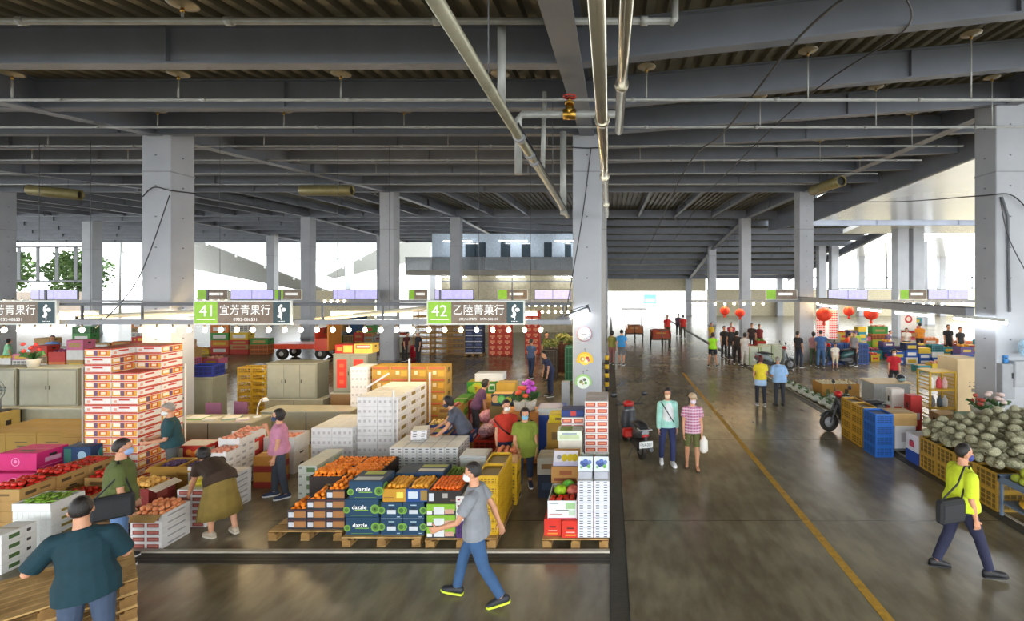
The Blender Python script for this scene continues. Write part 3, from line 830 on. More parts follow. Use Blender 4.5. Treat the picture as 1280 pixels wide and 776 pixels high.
b = MB(); b.box(-.2 + 3.9, 21, 23.2, 23.32, 3.02, 3.12, steel_g); solo('lighting_rail', b, 'grey rail across the right stalls carrying small signs', 'rail')
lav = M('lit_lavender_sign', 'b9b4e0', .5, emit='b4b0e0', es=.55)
LV = [(38, 97), (288, 342), (416, 472), (543, 592), (668, 714), (1035, 1085), (1160, 1210)]
for i, (a, c) in enumerate(LV):
    X0, X1 = (a - VX) * 23.1 / 600, (c - VX) * 23.1 / 600; W = X1 - X0
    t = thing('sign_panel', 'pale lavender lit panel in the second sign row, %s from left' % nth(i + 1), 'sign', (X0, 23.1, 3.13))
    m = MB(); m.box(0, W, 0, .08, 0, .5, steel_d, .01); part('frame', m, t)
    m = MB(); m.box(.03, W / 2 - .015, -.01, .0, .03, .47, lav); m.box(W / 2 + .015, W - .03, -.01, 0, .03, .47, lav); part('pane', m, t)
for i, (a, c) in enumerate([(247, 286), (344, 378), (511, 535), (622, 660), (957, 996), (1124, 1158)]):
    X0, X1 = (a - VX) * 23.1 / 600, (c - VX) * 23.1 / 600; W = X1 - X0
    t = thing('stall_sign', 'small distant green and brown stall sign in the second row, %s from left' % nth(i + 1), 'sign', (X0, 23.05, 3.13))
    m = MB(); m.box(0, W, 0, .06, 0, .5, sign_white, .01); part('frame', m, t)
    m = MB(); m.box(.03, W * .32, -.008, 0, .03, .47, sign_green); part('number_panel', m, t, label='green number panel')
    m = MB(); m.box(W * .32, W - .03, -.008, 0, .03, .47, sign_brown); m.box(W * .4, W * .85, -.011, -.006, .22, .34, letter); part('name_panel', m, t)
# things on the middle pillar
t = thing('wall_clock', 'round white clock with pink rim on the middle pillar', 'clock', (-.61, 11.685, 2.66))
m = MB(); m.T = Matrix.Rotation(PI / 2, 4, 'X'); m.lathe([(.155, -.0), (.19, .0), (.19, .012), (.17, .02)], C('b58e94'), 28); part('rim', m, t)
m = MB(); m.T = Matrix.Rotation(PI / 2, 4, 'X'); m.lathe([(.162, .018), (.162, .03)], C('eef1f4'), 28); m.T = None
for k in range(12):
    a = k * PI / 6; m.disc((.125 * math.sin(a), -.032, .125 * math.cos(a)), .009, '-y', steel_d, 6)
part('dial', m, t)
m = MB(); m.box(-.05, .055, -.038, -.034, -.006, .006, C('222222')); m.box(-.075, .01, -.04, -.037, -.004, .008, C('222222')); part('hands', m, t)
def round_board(p, col, inner, lab, rot):
    t = thing('round_sign', lab, 'sign', p)
    m = MB()
    pts = [(.2 * math.cos(a), .2 * math.sin(a)) for a in [(-.32 + k * (PI + .64) / 24) * 1 for k in range(25)]]
    vs = [(x, 0, z) for x, z in pts] + [(x, -.025, z) for x, z in pts]; n = len(pts)
    m.add(vs, [tuple(range(n)), tuple(range(n, 2 * n))] + [(k, (k + 1) % n, n + (k + 1) % n, n + k) for k in range(n)], C(col, .4))
    for (x, z, r, cc) in inner: m.disc((x, -.027 - .0004 * (inner.index((x, z, r, cc)) + 1), z), r, '-y', C(cc), 14)
    part('board', m, t)
    m = MB(); m.tube([(0, -.01, .2), (0, -.01, .26)], .004, steel_d, 5); m.ell((0, -.01, .27), .014, steel_d, 8, 6); part('hook', m, t)
round_board((-.6, 11.685, 2.02), 'e3b51c', [(0, .02, .14, 'f0cf55'), (-.06, .03, .06, 'cf8a3c'), (-.05, .03, .035, 'efe2b0'), (.06, .05, .045, 'b33c30'), (.09, .0, .035, 'c65f74'), (.03, -.02, .04, 'e9dcc0')], 'round yellow board with painted fruit on the middle pillar below the clock', 0)
round_board((-.64, 11.685, 1.48), '9fcf7a', [(0, .0, .155, 'e3eee0'), (-.05, .02, .045, '7c8a4a'), (.03, .07, .04, '6f6a68'), (.06, -.01, .035, '5f9a4a'), (-.01, -.03, .03, 'c3b489')], 'round pale green board with painted vegetables, lowest on the middle pillar', 0)
t = thing('spot_lamp', 'slanted lamp bracket with white tube on the middle pillar beside sign 42', 'lamp', (-.75, 11.62, 3.1))
m = MB(); m.box(-.55, -.2, -.08, -.02, -.08, -.02, steel_d); m.tube([(-.5, -.05, -.05), (.25, -.05, .22)], .03, C('3b3d3f'), 6); m.tube([(-.45, -.05, .05), (.25, -.05, .27)], .012, C('3b3d3f'), 6); m.tube([(.2, -.05, .25), (.28, .0, .1)], .03, C('3b3d3f'), 6); part('bracket', m, t)
m = MB(); m.tube([(-.2, -.08, -.02), (.22, -.08, .14)], .03, tube_m, 8); part('tube', m, t, label='white lamp tube')
# sprinkler pipes and heads
pipe_m = M('white_pipe', '9a9c98', .4, .1)
def spipe(path, r, lab, name='sprinkler_pipe', m=None, fit=True):
    a = MB(); a.tube(path, r, m or pipe_m, 10)
    if fit:
        for p, q in zip(path, path[1:]):
            p, q = Vector(p), Vector(q); L = (q - p).length
            for k in range(1, int(L / 2.4) + 1):
                c = p.lerp(q, k * 2.4 / L if L else 0); d = (q - p).normalized() * .04
                if k * 2.4 < L: a.tube([c - d, c + d], r * 1.35, m or pipe_m, 10)
    return solo(name, a, lab, 'pipe')
PX = lambda x, Y: (x - VX) * Y / 600
PR = [(5.55, 6.9, -14, .72), (8.04, 6.95, -14, 9), (10.5, 7.3, -16, 9.5), (12.9, 7.58, -20, 9.5), (15.4, 7.85, -22, 10), (17.9, 8.0, -24, 10), (20.3, 8.1, -26, 10)]
for i, (Y, z, a, c) in enumerate(PR):
    spipe([(a, Y, z), (c, Y, z)], .038 if i == 0 else .026, 'pale sprinkler pipe running across under the roof, %s from the front' % nth(i + 1))
HD = [(0, [228]), (1, [15, 223, 426, 625, 808, 1010, 1214]), (2, [197, 355, 505, 950, 1095, 1240]), (3, [60, 330, 560, 684, 905, 1140]), (4, [40, 160, 595, 800, 1025]), (5, [470, 660, 880, 1075])]
for i, xs in HD:
    Y, z, a, c = PR[i]; z += (.04 if i == 0 else .027)
    for k, x in enumerate(xs):
        X = PX(x, Y); zt = zc(X, Y) + .3
        t = thing('sprinkler', 'sprinkler head with round plate on the %s pipe from the front, %s' % (nth(i + 1), pos(k, len(xs)) if len(xs) > 1 else 'on its own'), 'sprinkler', (X, Y, 0))
        m = MB(); m.tube([(0, 0, z), (0, 0, zt - .04)], .014, pipe_m, 6); part('stem', m, t)
        m = MB(); m.lathe([(.0, zt - .05), (.08, zt - .03), (.15, zt - .014), (.16, zt), (.15, zt), (.08, zt - .016), (.0, zt - .02)], M('sprinkler_plate', '958a70', .4, .2), 20); part('plate', m, t)
        m = MB(); m.tube([(0, 0, zt - .1), (0, 0, zt - .05)], .02, M('brass', 'b58d3c', .3, .9), 8); part('nozzle', m, t)
Y = 5.7
spipe([at(627, 31, Y), at(627, 134, Y)], .05, 'grey drop pipe standing between the first pipe and the valve line')
zl = at(700, 143, 7.6).z
spipe([(PX(648, 7.6), 7.6, zl - .95), (PX(648, 7.6), 7.6, zl - .08), (PX(653, 7.6), 7.6, zl), (PX(778, 7.6), 7.6, zl)], .06, 'thick pale pipe with elbow that carries the red handwheel valve')
spipe([at(681, 115, 8.2), at(678, 215, 8.2)], .04, 'thin vertical pipe behind the slanted conduit, beside the valve')
spipe([at(704, 165, 10.5), at(704, 268, 10.5)], .07, 'vertical pipe hanging left of the middle pillar top')
a, c = at(838, 29, 5.55), at(838, -10, 5.55)
spipe([a, (a.x + .05, a.y, a.z + .05), (a.x + .05, a.y, a.z + .45)], .045, 'upturned end of the foremost sprinkler pipe above the middle pillar', fit=False)
t = thing('valve', 'brass gate valve with red handwheel on the ceiling pipe', 'valve', (PX(712, 7.6), 7.6, zl))
br = M('brass', 'b58d3c', .3, .9); red = C('b3271c', .4)
m = MB(); m.tube([(-.1, 0, 0), (.1, 0, 0)], .085, br, 12); m.tube([(0, 0, -.02), (0, 0, .16)], [.09, .06], br, 12); m.tube([(0, 0, .16), (0, 0, .2)], .075, br, 12); m.tube([(0, 0, .2), (0, 0, .27)], .02, br, 8); part('valve_body', m, t)
m = MB()
for k in range(16):
    a0, a1 = 2 * PI * k / 16, 2 * PI * (k + 1) / 16
    m.tube([(.1 * math.cos(a0), .1 * math.sin(a0), .28), (.1 * math.cos(a1), .1 * math.sin(a1), .28)], .014, red, 6)
for k in range(4): m.tube([(0, 0, .27), (.1 * math.cos(k * PI / 2), .1 * math.sin(k * PI / 2), .28)], .012, red, 6)
part('handwheel', m, t, label='red handwheel')
chrome = M('chrome_conduit', 'b9b4a4', .22, .85)
o_ = spipe([(-.073, 2.2, 5.43), (-.073, 11.0, 5.43)], .055, 'shiny metal conduit overhead running past the middle pillar, longer of two', 'conduit', chrome)
o2_ = spipe([(.125, 2.6, 5.93), (.125, 6.5, 5.93)], .055, 'shiny metal conduit overhead ending at the valve pipe, shorter of two', 'conduit', chrome)
for o__, x, z in ((o_, -.073, 5.43), (o2_, .125, 5.93)):
    for Y in (3.4, 6.2):
        m = MB(); m.tube([(x, Y, z), (x, Y, zc(x, Y) + .1)], .006, steel_d, 5); part('hanger', m, o__)
t = thing('conduit', 'slanted-looking pale conduit with clamps and strapped cables, left of the middle pillar', 'pipe', (-1.01, 0, 5.5))
cdm = M('pale_conduit', '9d9a86', .35, .3)
m = MB(); m.tube([(0, 2.2, 0), (0, 11.6, 0)], .05, cdm, 12); part('tube', m, t)
for Y in (5.3, 6.0, 6.35):
    m = MB(); m.tube([(0, Y, 0), (0, Y + .12, 0)], .068, steel_g, 12); m.box(-.02, .02, Y, Y + .04, .05, .12, steel_d); part('clamp', m, t)
m = MB(); m.tube([(.06, 5.0, .03), (.075, 7, .0), (.06, 9, .04), (.05, 11.4, .03)], .012, C('26262a'), 6); part('strapped_cable', m, t)
for k, Y in enumerate((4.0, 8.5)):
    m = MB(); m.tube([(0, Y, .05), (0, Y, zc(-1, Y) - 5.5)], .006, steel_d, 5); part('hanger', m, t)
for k, (Y, X, z) in enumerate(((4.4, -.073, 5.43), (9.2, -.073, 5.43))):
    pass
# exhaust fans: open drums under the roof
def drum(p, q, lab, r=.22):
    p, q = Vector(p), Vector(q); d = (q - p).normalized()
    t = thing('jet_fan', lab, 'fan')
    dm = M('fan_casing', '8c8258', .45, .3)
    m = MB(); L = (q - p).length
    u = d.orthogonal().normalized(); w = d.cross(u); n = 20
    prof = [(r * .8, .05), (r * .9, -.02), (r, 0), (r, L), (r * .9, L + .02), (r * .8, L - .05)]
    vs = [p + d * h + (u * math.cos(2 * PI * k / n) + w * math.sin(2 * PI * k / n)) * rr for rr, h in prof for k in range(n)]
    fs = [(i * n + k, i * n + (k + 1) % n, (i + 1) * n + (k + 1) % n, (i + 1) * n + k) for i in range(5) for k in range(n)]
    m.add(vs, fs, dm, True); part('casing', m, t)
    for c in (p + d * .12, q - d * .16):
        m = MB(); m.tube([c, c + d * .04], r * .8, C('2a2822'), 16); part('grille', m, t, label='dark grille')
    for f in (.25, .75):
        m = MB(); c = p.lerp(q, f); m.tube([c + Vector((0, 0, r)), c + Vector((0, 0, .8))], .012, steel_d, 6); part('hanger', m, t)
drum(at(36, 237, 20), at(101, 244, 20.5), 'drum-shaped olive fan under the left roof, near the picture edge')
drum(at(377, 238, 20), at(440, 238, 20), 'drum-shaped pale fan under the roof left of the middle pillar')
drum(at(1052, 226, 19), at(1016, 238, 21), 'drum-shaped fan with open dark end by the right girder')
# cables
cab = C('2b2c2e', .5)
def cable(pts, r, lab, smooth=6):
    P = [Vector(p) for p in pts]; out = []
    for i in range(len(P) - 1):
        p0, p1, p2, p3 = P[max(i - 1, 0)], P[i], P[i + 1], P[min(i + 2, len(P) - 1)]
        for k in range(smooth):
            t = k / smooth
            out.append(.5 * ((2 * p1) + (p2 - p0) * t + (2 * p0 - 5 * p1 + 4 * p2 - p3) * t * t + (3 * p1 - p0 - 3 * p2 + p3) * t ** 3))
    out.append(P[-1]); m = MB(); m.tube(out, r, cab, 6); solo('cable', m, lab, 'cable')
cable([at(1056, -4, 5), at(985, 62, 6.6), at(905, 165, 10), at(855, 215, 14), at(815, 300, 28), at(790, 350, 45)], .018, 'black cable sagging along the aisle roof, longer of two')
cable([at(1133, -4, 6), at(1128, 40, 6.9), at(1025, 108, 9), at(940, 185, 13), at(878, 250, 22), at(843, 300, 33)], .014, 'thin black cable tacked to the beams right of the longer one')
cable([at(739, 184, 11.64), at(728, 270, 11.64), at(708, 388, 11.3)], .012, 'black cable hanging down the front of the middle pillar')
cable([at(714, 184, 11.62), at(734, 185, 11.62), at(757, 184, 11.62)], .014, 'black cable band round the middle pillar')
cable([at(178, 246, 11.6), at(192, 234, 11.6), at(213, 238, 11.6), at(246, 242, 12.3)], .014, 'black cable band round the left pillar')
cable([at(212, 244, 11.6), at(172, 350, 11.6), at(120, 410, 11.45)], .012, 'black cable slanting down across the left pillar')
cable([at(1016, 252, 23), at(1120, 252, 17), at(1222, 245, 11.6), at(1262, 243, 11.6), at(1285, 262, 11.6)], .016, 'black cable strung from the far right pillar to the near one')
cable([at(1250, 246, 11.6), at(1262, 300, 11.6), at(1300, 370, 11.4)], .012, 'black cable hanging across the near right pillar')
m = MB(); m.tube([at(1252, 246, 11.65), at(1260, 270, 11.66), at(1262, 390, 11.66)], .03, C('6d7074'), 8); solo('conduit', m, 'grey conduit running down the near right pillar', 'pipe')
# ------------------------------------------------------------------ office gallery behind the left stalls, outdoor backdrop
Y = 39.0
blue_p = M('office_panel', 'c4d4e2', .45); 
m = MB(); m.box(PX(540, Y), -.9, Y, Y + .3, 5.0, 8.0, blue_p)
struct('wall_office', m)
m = MB(); dk = M('dark_glass', '3d4a52', .12, spec=.7)
for a, c in ((432 + 150, 447 + 148), (594, 607), (626, 638), (652, 663), (680, 690), (706, 714)): m.box(PX(a, Y), PX(c, Y), Y - .05, Y, 5.05, 7.3, dk)
struct('window_3', m)
m = MB(); m.box(PX(520, Y), -.9, Y - 2, Y - .1, 4.6, 5.0, C('9b978c')); struct('trim_5', m)
m = MB(); m.box(PX(520, Y), -.9, Y - 2, Y - 1.95, 5.0, 6.0, M('rail_glass', '8d9499', .2, alpha=.75))
for k in range(8): m.box(PX(520, Y) + k * 2.0, PX(520, Y) + k * 2.0 + .06, Y - 2.05, Y - 1.95, 5, 6.02, steel_g)
struct('trim_6', m)
m = MB(); m.box(PX(552, Y), -.9, Y - .1, Y + .1, 0, 4.6, cream); m.box(PX(640, Y), PX(641, Y), Y - .14, Y - .1, 2.8, 4.6, steel_d); m.box(PX(552, Y), -.9, Y - .16, Y - .1, 4.1, 4.2, steel_g); struct('wall_office_lower', m)
for i in range(3): tube_lamp((-12.5 + 4.6 * i, 38.2, 4.48), 2.2, 'x', 'added fill-light tube under the office balcony, ' + pos(i, 3))  # fill lamps added to brighten the cream wall below the office
for i in range(3): tube_lamp((-12 + 4.4 * i, 37.9, 7.3), 2.2, 'x', 'added fill-light tube above the office gallery, ' + pos(i, 3), True)  # fill lamps added to light the blue office panels
def tree(p, h, r, lab, seed):
    rr = random.Random(seed); t = thing('tree', lab, 'tree', p)
    m = MB(); m.tube([(0, 0, 0), (.1, 0, h * .4), (0, .1, h * .75)], [.22, .16, .06], C('5a4a38'), 8)
    for k in range(6):
        a = rr.random() * 6.3; m.tube([(0, 0, h * (.4 + .05 * k)), (r * .6 * math.cos(a), r * .6 * math.sin(a), h * (.6 + .06 * k))], [.08, .03], C('5a4a38'), 6)
    part('trunk', m, t)
    m = MB(); g1, g2 = M('leaf_a', '5d7d48', .7), M('leaf_b', '86a468', .7)
    for k in range(2600):
        d = Vector((rr.gauss(0, 1), rr.gauss(0, 1), rr.gauss(0, 1))).normalized() * (rr.random() ** .4)
        c = Vector((d.x * r, d.y * r, h * .68 + d.z * h * .36)); c += Vector((noise.noise(c * .6), noise.noise(c * .7 + Vector((3, 1, 2))), 0)) * r * .4
        u = Vector((rr.gauss(0, 1), rr.gauss(0, 1), rr.gauss(0, 1))).normalized(); w2 = u.orthogonal().normalized(); s = .16 + .12 * rr.random()
        m.add([c - u * s, c + w2 * s * .5, c + u * s, c - w2 * s * .5], [(0, 1, 2, 3)], g1 if rr.random() < .5 else g2)
    part('leaves', m, t)
for i, (x, Y, h, r) in enumerate(((-64, 50, 8, 2.6), (-57.6, 52, 7.5, 2.5), (-70.5, 55, 8.5, 2.8), (-52.2, 57, 7, 2.0))): tree((x, Y, 0), h, r, 'leafy green tree outside the left windows, %s' % pos(i, 4), i)
t = thing('billboard', 'white billboard with dark green strip beyond the left pillar', 'sign', (-47.5, 49, 0))
m = MB(); m.box(-.2, 4.4, 0, .15, 3.3, 6.2, M('board_white', 'f4f6f4', .5)); m.box(.4, .6, .15, .3, 0, 3.4, steel_g); m.box(3.6, 3.8, .15, .3, 0, 3.4, steel_g); part('board', m, t)
m = MB(); m.box(-.2, 3.4, -.03, 0, 3.75, 4.3, C('4c6450')); m.box(3.0, 3.35, -.04, -.03, 3.85, 4.2, sign_green)
for k in range(7): m.box(.4 + k * .3, .58 + k * .3, -.04, -.03, 3.93, 4.15, letter)
part('strip', m, t)
def canopy(a, c, d, e, lab):
    t = thing('canopy_roof', lab, 'roof'); A, B_, Cc, D = map(Vector, (a, c, d, e))
    m = MB(); wm = M('white_sheet', '8d908e', .5)
    up = Vector((0, 0, .12))
    m.add([A, B_, Cc, D, A + up, B_ + up, Cc + up, D + up], [(3, 2, 1, 0), (4, 5, 6, 7), (0, 1, 5, 4), (1, 2, 6, 5), (2, 3, 7, 6), (3, 0, 4, 7)], wm); part('sheet', m, t)
    m = MB()
    for k in range(9):
        f = k / 8; p, q = A.lerp(D, f), B_.lerp(Cc, f)
        m.tube([p - up * .8, q - up * .8], .14, C('c4c6c4'), 6)
    for f in (.1, .5, .9): m.tube([A.lerp(B_, f) - up * 1.8, D.lerp(Cc, f) - up * 1.8], .14, C('b4b6b6'), 6)
    part('rafter', m, t)
    m = MB()
    for p in (A.lerp(B_, .1), A.lerp(B_, .9), D.lerp(Cc, .1), D.lerp(Cc, .9)): m.tube([(p.x, p.y, 0), p], .12, C('a4a6a6'), 8)
    part('post', m, t)
canopy(at(150, 262, 56), at(150, 318, 80), at(470, 366, 80), at(440, 376, 56), 'white sheet canopy outside sloping down to the right, nearer of two')
canopy(at(385, 356, 84), at(385, 350, 100), at(560, 318, 100), at(560, 268, 84), 'white sheet canopy outside sloping up to the right, farther of two')
canopy(at(120, 292, 108), at(120, 346, 150), at(560, 346, 150), at(560, 292, 108), 'wide pale sheet canopy outside, farthest behind the left pillars')
t = thing('building', 'pale building across the road seen through the aisle exit', 'building', (0, 96, 0))
m = MB(); m.box(-8, 26, 0, 6, 0, 9, M('far_wall', 'eeeeea', .7)); part('wall', m, t)
for i, (a, c, y0, y1, cc) in enumerate([(775, 786, 371, 378, '7f8488'), (775, 786, 381, 386, '8a8f92'), (789, 800, 371, 376, '9aa0a4'), (789, 800, 382, 387, '9a9c9a'), (805, 820, 368, 388, '4f86c8')]):
    X0, X1 = PX(a, 96), PX(c, 96); z1, z0 = HC + (356 - y0) * .16, HC + (356 - y1) * .16
    m = MB(); m.box(X0, X1, -.12, 0, max(.1, z0), z1, C(cc)); m.box(X0 + .3, X1 - .3, -.16, -.12, max(.2, z0) + .15, z1 - .3 * (z1 - z0), C('d3d9de')); part('panel', m, t)
# ------------------------------------------------------------------ cartons, crates, pallets, fruit: one of each kind, then copies
PROTO = {}
def put(key, name, cat, build, loc, rz, label, group=None):
    """build(t) adds the parts to an Empty, or returns a mesh builder for a thing that is one mesh"""
    if key in PROTO:
        return copy_thing(PROTO[key], loc, rz, label, group) if group or 'group' not in PROTO[key] else copy_thing(PROTO[key], loc, rz, label, 'spare')
    r = build(None)
    if isinstance(r, MB):
        o = solo(name, r, label, cat, loc, rz, group)
    else:
        o = thing(name, label, cat, loc, rz, group)
        for n, m in r: part(n, m, o)
    PROTO[key] = o
    return o

kraft = M('kraft_board', 'a9854e', .75, var=.1, scale=5); kraft_d = C('7c5f36'); tape = C('c9b58a', .35); slot = C('241f1a')
def carton(w, d, h, col, marks=(), top=None, holes=True, seam=True):
    def b(_):
        m = MB(); bx = (-w / 2, w / 2, -d / 2, d / 2, 0, h)
        cm = col if not isinstance(col, str) else C(col, .7)
        m.box(*bx, cm, .006)
        if seam:
            m.decal('t', bx, .02, .98, .495, .505, slot); m.decal('t', bx, .0, 1, .45, .55, top or tape, .0008)
        if holes:
            for f in 'lr': m.decal(f, bx, .38, .62, .62, .78, slot)
        for k, mk in enumerate(marks):
            f, u0, u1, v0, v1, c = mk[:6]
            m.decal(f, bx, u0, u1, v0, v1, C(c) if isinstance(c, str) else c, .0016 + .0005 * k)
        return m
    return b

def ring_marks(m, w, d, h, items):
    """round prints: (face, u, v, radius, colour)"""
    for k, (f, u, v, r, c) in enumerate(items):
        e = .004 + .0006 * k
        if f == 'f': m.disc((-w / 2 + u * w, -d / 2 - e, v * h), r, '-y', C(c), 16)
        elif f == 'r': m.disc((w / 2 + e, -d / 2 + u * d, v * h), r, 'x', C(c), 16)
        elif f == 'l': m.disc((-w / 2 - e, d / 2 - u * d, v * h), r, '-x', C(c), 16)
        else: m.disc((-w / 2 + u * w, -d / 2 + v * d, h + e), r, 'z', C(c), 16)

def tray(w, d, h, col, inner=None, t=.012, marks=(), rings=(), flaps='', flapcol=None, lug=False, txt=None):
    """open carton: walls, floor; flaps are parts of their own"""
    def b(_):
        m = MB(); cm = C(col, .7) if isinstance(col, str) else col; im = C(inner, .8) if inner else cm
        x, y = w / 2, d / 2
        m.box(-x, x, -y, -y + t, 0, h, cm); m.box(-x, x, y - t, y, 0, h, cm); m.box(-x, -x + t, -y + t, y - t, 0, h, cm); m.box(x - t, x, -y + t, y - t, 0, h, cm)
        m.box(-x + t, x - t, -y + t, y - t, .004, h * .45, im)
        if lug:
            for sx in (-1, 1):
                for sy in (-1, 1): m.box(sx * x - sx * .05, sx * x, sy * y - sy * .014, sy * y, h, h + .025, cm)
        bx = (-x, x, -y, y, 0, h)
        for k, mk in enumerate(marks): m.decal(*((mk[0], bx) + tuple(mk[1:5]) + (C(mk[5]) if isinstance(mk[5], str) else mk[5], .0016 + .0005 * k)))
        ring_marks(m, w, d, h, rings)
        if txt:
            s_, hh, c_, u, v, mw = txt; m.text(s_, hh, C(c_), (-x + u * w, -y - .006, v * h), maxw=mw)
        out = [('carton_body', m)]
        for f in flaps:
            q = MB(); fm = C(flapcol, .75) if flapcol else cm; L = .16; a = .75
            dx, dz = L * math.cos(a), -L * math.sin(a) * .5
            if f == 'f': v = [(-x, -y, h), (x, -y, h), (x, -y - dx, h + dz), (-x, -y - dx, h + dz)]
            elif f == 'k': v = [(x, y, h), (-x, y, h), (-x, y + dx * .4, h + L * .8), (x, y + dx * .4, h + L * .8)]
            elif f == 'r': v = [(x, -y, h), (x, y, h), (x + dx, y, h + dz), (x + dx, -y, h + dz)]
            else: v = [(-x, y, h), (-x, -y, h), (-x - dx, -y, h + dz), (-x - dx, y, h + dz)]
            vv = v + [(p[0], p[1], p[2] + .006) for p in v]
            q.add(vv, [(3, 2, 1, 0), (4, 5, 6, 7), (0, 1, 5, 4), (1, 2, 6, 5), (2, 3, 7, 6), (3, 0, 4, 7)], fm)
            out.append(('flap', q))
        return out if len(out) > 1 else m
    return b

def crate(w, d, h, col, rows=4, cols=5, label_col=None, solid=False):
    def b(_):
        m = MB(); cm = C(col, .45); x, y, t = w / 2, d / 2, .014
        m.box(-x + t, x - t, -y + t, y - t, .008, .02, cm)
        for sx in (-1, 1):
            for sy in (-1, 1): m.box(sx * x - sx * .035, sx * x, sy * y - sy * .035, sy * y, 0, h, cm)
        for z, hh in ((0, .025), (h - .03, .03)):
            m.box(-x, x, -y, -y + t, z, z + hh, cm); m.box(-x, x, y - t, y, z, z + hh, cm); m.box(-x, -x + t, -y, y, z, z + hh, cm); m.box(x - t, x, -y, y, z, z + hh, cm)
        e = .003
        if solid: m.box(-x + .012, x - .012, -y + .012, y - .012, .02, h - .04, C('%02x%02x%02x' % tuple(int(int(col[q:q + 2], 16) * .6) for q in (0, 2, 4)), .6))  # core in darkened crate colour, shade behind the slats painted in
        for k in range(rows):
            z = .035 + (h - .075) * k / max(1, rows - 1) - .006
            m.box(-x + e, x - e, -y + e, -y + e + .008, z, z + .014, cm); m.box(-x + e, x - e, y - e - .008, y - e, z, z + .014, cm); m.box(-x + e, -x + e + .008, -y, y, z, z + .014, cm); m.box(x - e - .008, x - e, -y, y, z, z + .014, cm)
        for k in range(1, cols):
            u = -x + w * k / cols; v = -y + d * k / cols
            m.box(u - .008, u + .008, -y + e, -y + e + .009, 0, h, cm); m.box(u - .008, u + .008, y - e - .009, y - e, 0, h, cm)
            m.box(-x + e, -x + e + .009, v - .008, v + .008, 0, h, cm); m.box(x - e - .009, x - e, v - .008, v + .008, 0, h, cm)
        if label_col:
            bx = (-x, x, -y, y, 0, h)
            m.decal('f', bx, .3, .7, .3, .65, C(label_col)); m.decal('r', bx, .3, .7, .3, .65, C(label_col))
        return m
    return b

def slat_tray(w, d, h, col, slots=2, rows=1, sc='26262a', edge=None):
    """shallow stacking tray with dark hand slots printed on front and sides"""
    def b(_):
        m = MB(); bx = (-w / 2, w / 2, -d / 2, d / 2, 0, h)
        m.box(-w / 2, w / 2, -d / 2, d / 2, .004, h - .004, C(col, .65), .004)
        m.box(-w / 2 + .01, w / 2 - .01, -d / 2 + .01, d / 2 - .01, 0, .004, C('b9b9b6')); m.box(-w / 2 + .01, w / 2 - .01, -d / 2 + .01, d / 2 - .01, h - .004, h, C('d5d5d0'))
        for r in range(rows):
            v = (r + .5) / rows; a = .14 / rows
            for s in range(slots):
                u = (s + .5) / slots; q = .16 / slots * 1.4
                for f in 'fr': m.decal(f, bx, u - q, u + q, v - a, v + a, C(sc))
        if edge:
            for f in 'fr': m.decal(f, bx, .0, .02, 0, 1, C(edge))
        return m
    return b

wood = M('pallet_wood', 'c4a066', .8, col2='9a7844', scale=5, bump=.2); wood_d = M('pallet_block', 'a37c45', .85, col2='7d5c30', scale=7)
def pallet(w, d, h=.14, n=7):
    def b(_):
        out = []
        m = MB(); bw = w / n
        for k in range(n):
            y = -d / 2 + d * (k + .5) / n
            m.box(-w / 2, w / 2, y - d / n * .41, y + d / n * .41, h - .02, h, wood, .003)
        for x in (-w / 2 + .05, 0, w / 2 - .05): m.box(x - .05, x + .05, -d / 2, d / 2, h - .042, h - .0205, wood_d)
        out.append(('deck', m))
        for x in (-w / 2 + .07, 0, w / 2 - .07):
            for y in (-d / 2 + .06, 0, d / 2 - .06):
                q = MB(); q.box(x - .065, x + .065, y - .055, y + .055, .018, h - .042, wood_d, .003); out.append(('block', q))
        for x in (-w / 2 + .07, 0, w / 2 - .07):
            q = MB(); q.box(x - .065, x + .065, -d / 2, d / 2, 0, .0175, wood, .002); out.append(('skid', q))
        return out
    return b

def stack(key, name, cat, build, x0, y0, z0, w, d, h, nx, ny, nz, fmt, group, gap=.006, rz=0.0, skip=None, flip=None):
    """nx by ny by nz pile; x0, y0 = front left corner; each box gets a label of its own (the unseen inner ones are left out)"""
    for iz in range(nz):
        for iy in range(ny):
            for ix in range(nx):
                if skip and skip(ix, iy, iz): continue
                x, y = x0 + (w + gap) * (ix + .5), y0 + (d + gap) * (iy + .5)
                wh = []
                if nx > 1: wh.append(pos(ix, nx) + ' column')
                if ny > 1: wh.append(pos(iy, ny, 'front', 'back'))
                if nz > 1: wh.append(lev(iz, nz))
                r = rz + (PI if flip and flip(ix, iy, iz) else 0)
                put(key, name, cat, build, (x, y, z0 + h * iz), r, fmt + (', ' if wh else '') + ', '.join(wh), group)

# ---- fruit
def m_orange(r, col, leaf=False):
    def b(_):
        m = MB(); m.ell((0, 0, r * .93), (r, r, r * .93), M('peel_' + col, col, .42, var=.08, scale=30, bump=.25, bscale=260), 12, 8)
        m.ell((0, 0, r * 1.84), (r * .13, r * .13, r * .05), C('4f6a2a'), 6, 4)
        return m
    return b
def m_tomato(r, col='c8281a'):
    def b(_):
        m = MB(); m.ell((0, 0, r * .85), (r, r, r * .85), M('skin_' + col, col, .3, var=.1, scale=20), 12, 8)
        g = C('4d7a2c')
        for k in range(5):
            a = k * 1.257; m.poly([(0, 0, r * 1.72), (r * .16 * math.cos(a - .5), r * .16 * math.sin(a - .5), r * 1.72), (r * .5 * math.cos(a), r * .5 * math.sin(a), r * 1.68), (r * .16 * math.cos(a + .5), r * .16 * math.sin(a + .5), r * 1.72)], g)
        return m
    return b
def m_peach(r, col, blush):
    def b(_):
        mt = M('peach_' + col, col, .6, col2=blush, scale=12)
        m = MB(); m.ell((0, 0, r * .95), (r, r, r * .95), mt, 12, 8, lambda p: 1 - .07 * max(0, 1 - abs(p.x) * 6) * (1 if p.y < .2 else 0))
        return m
    return b
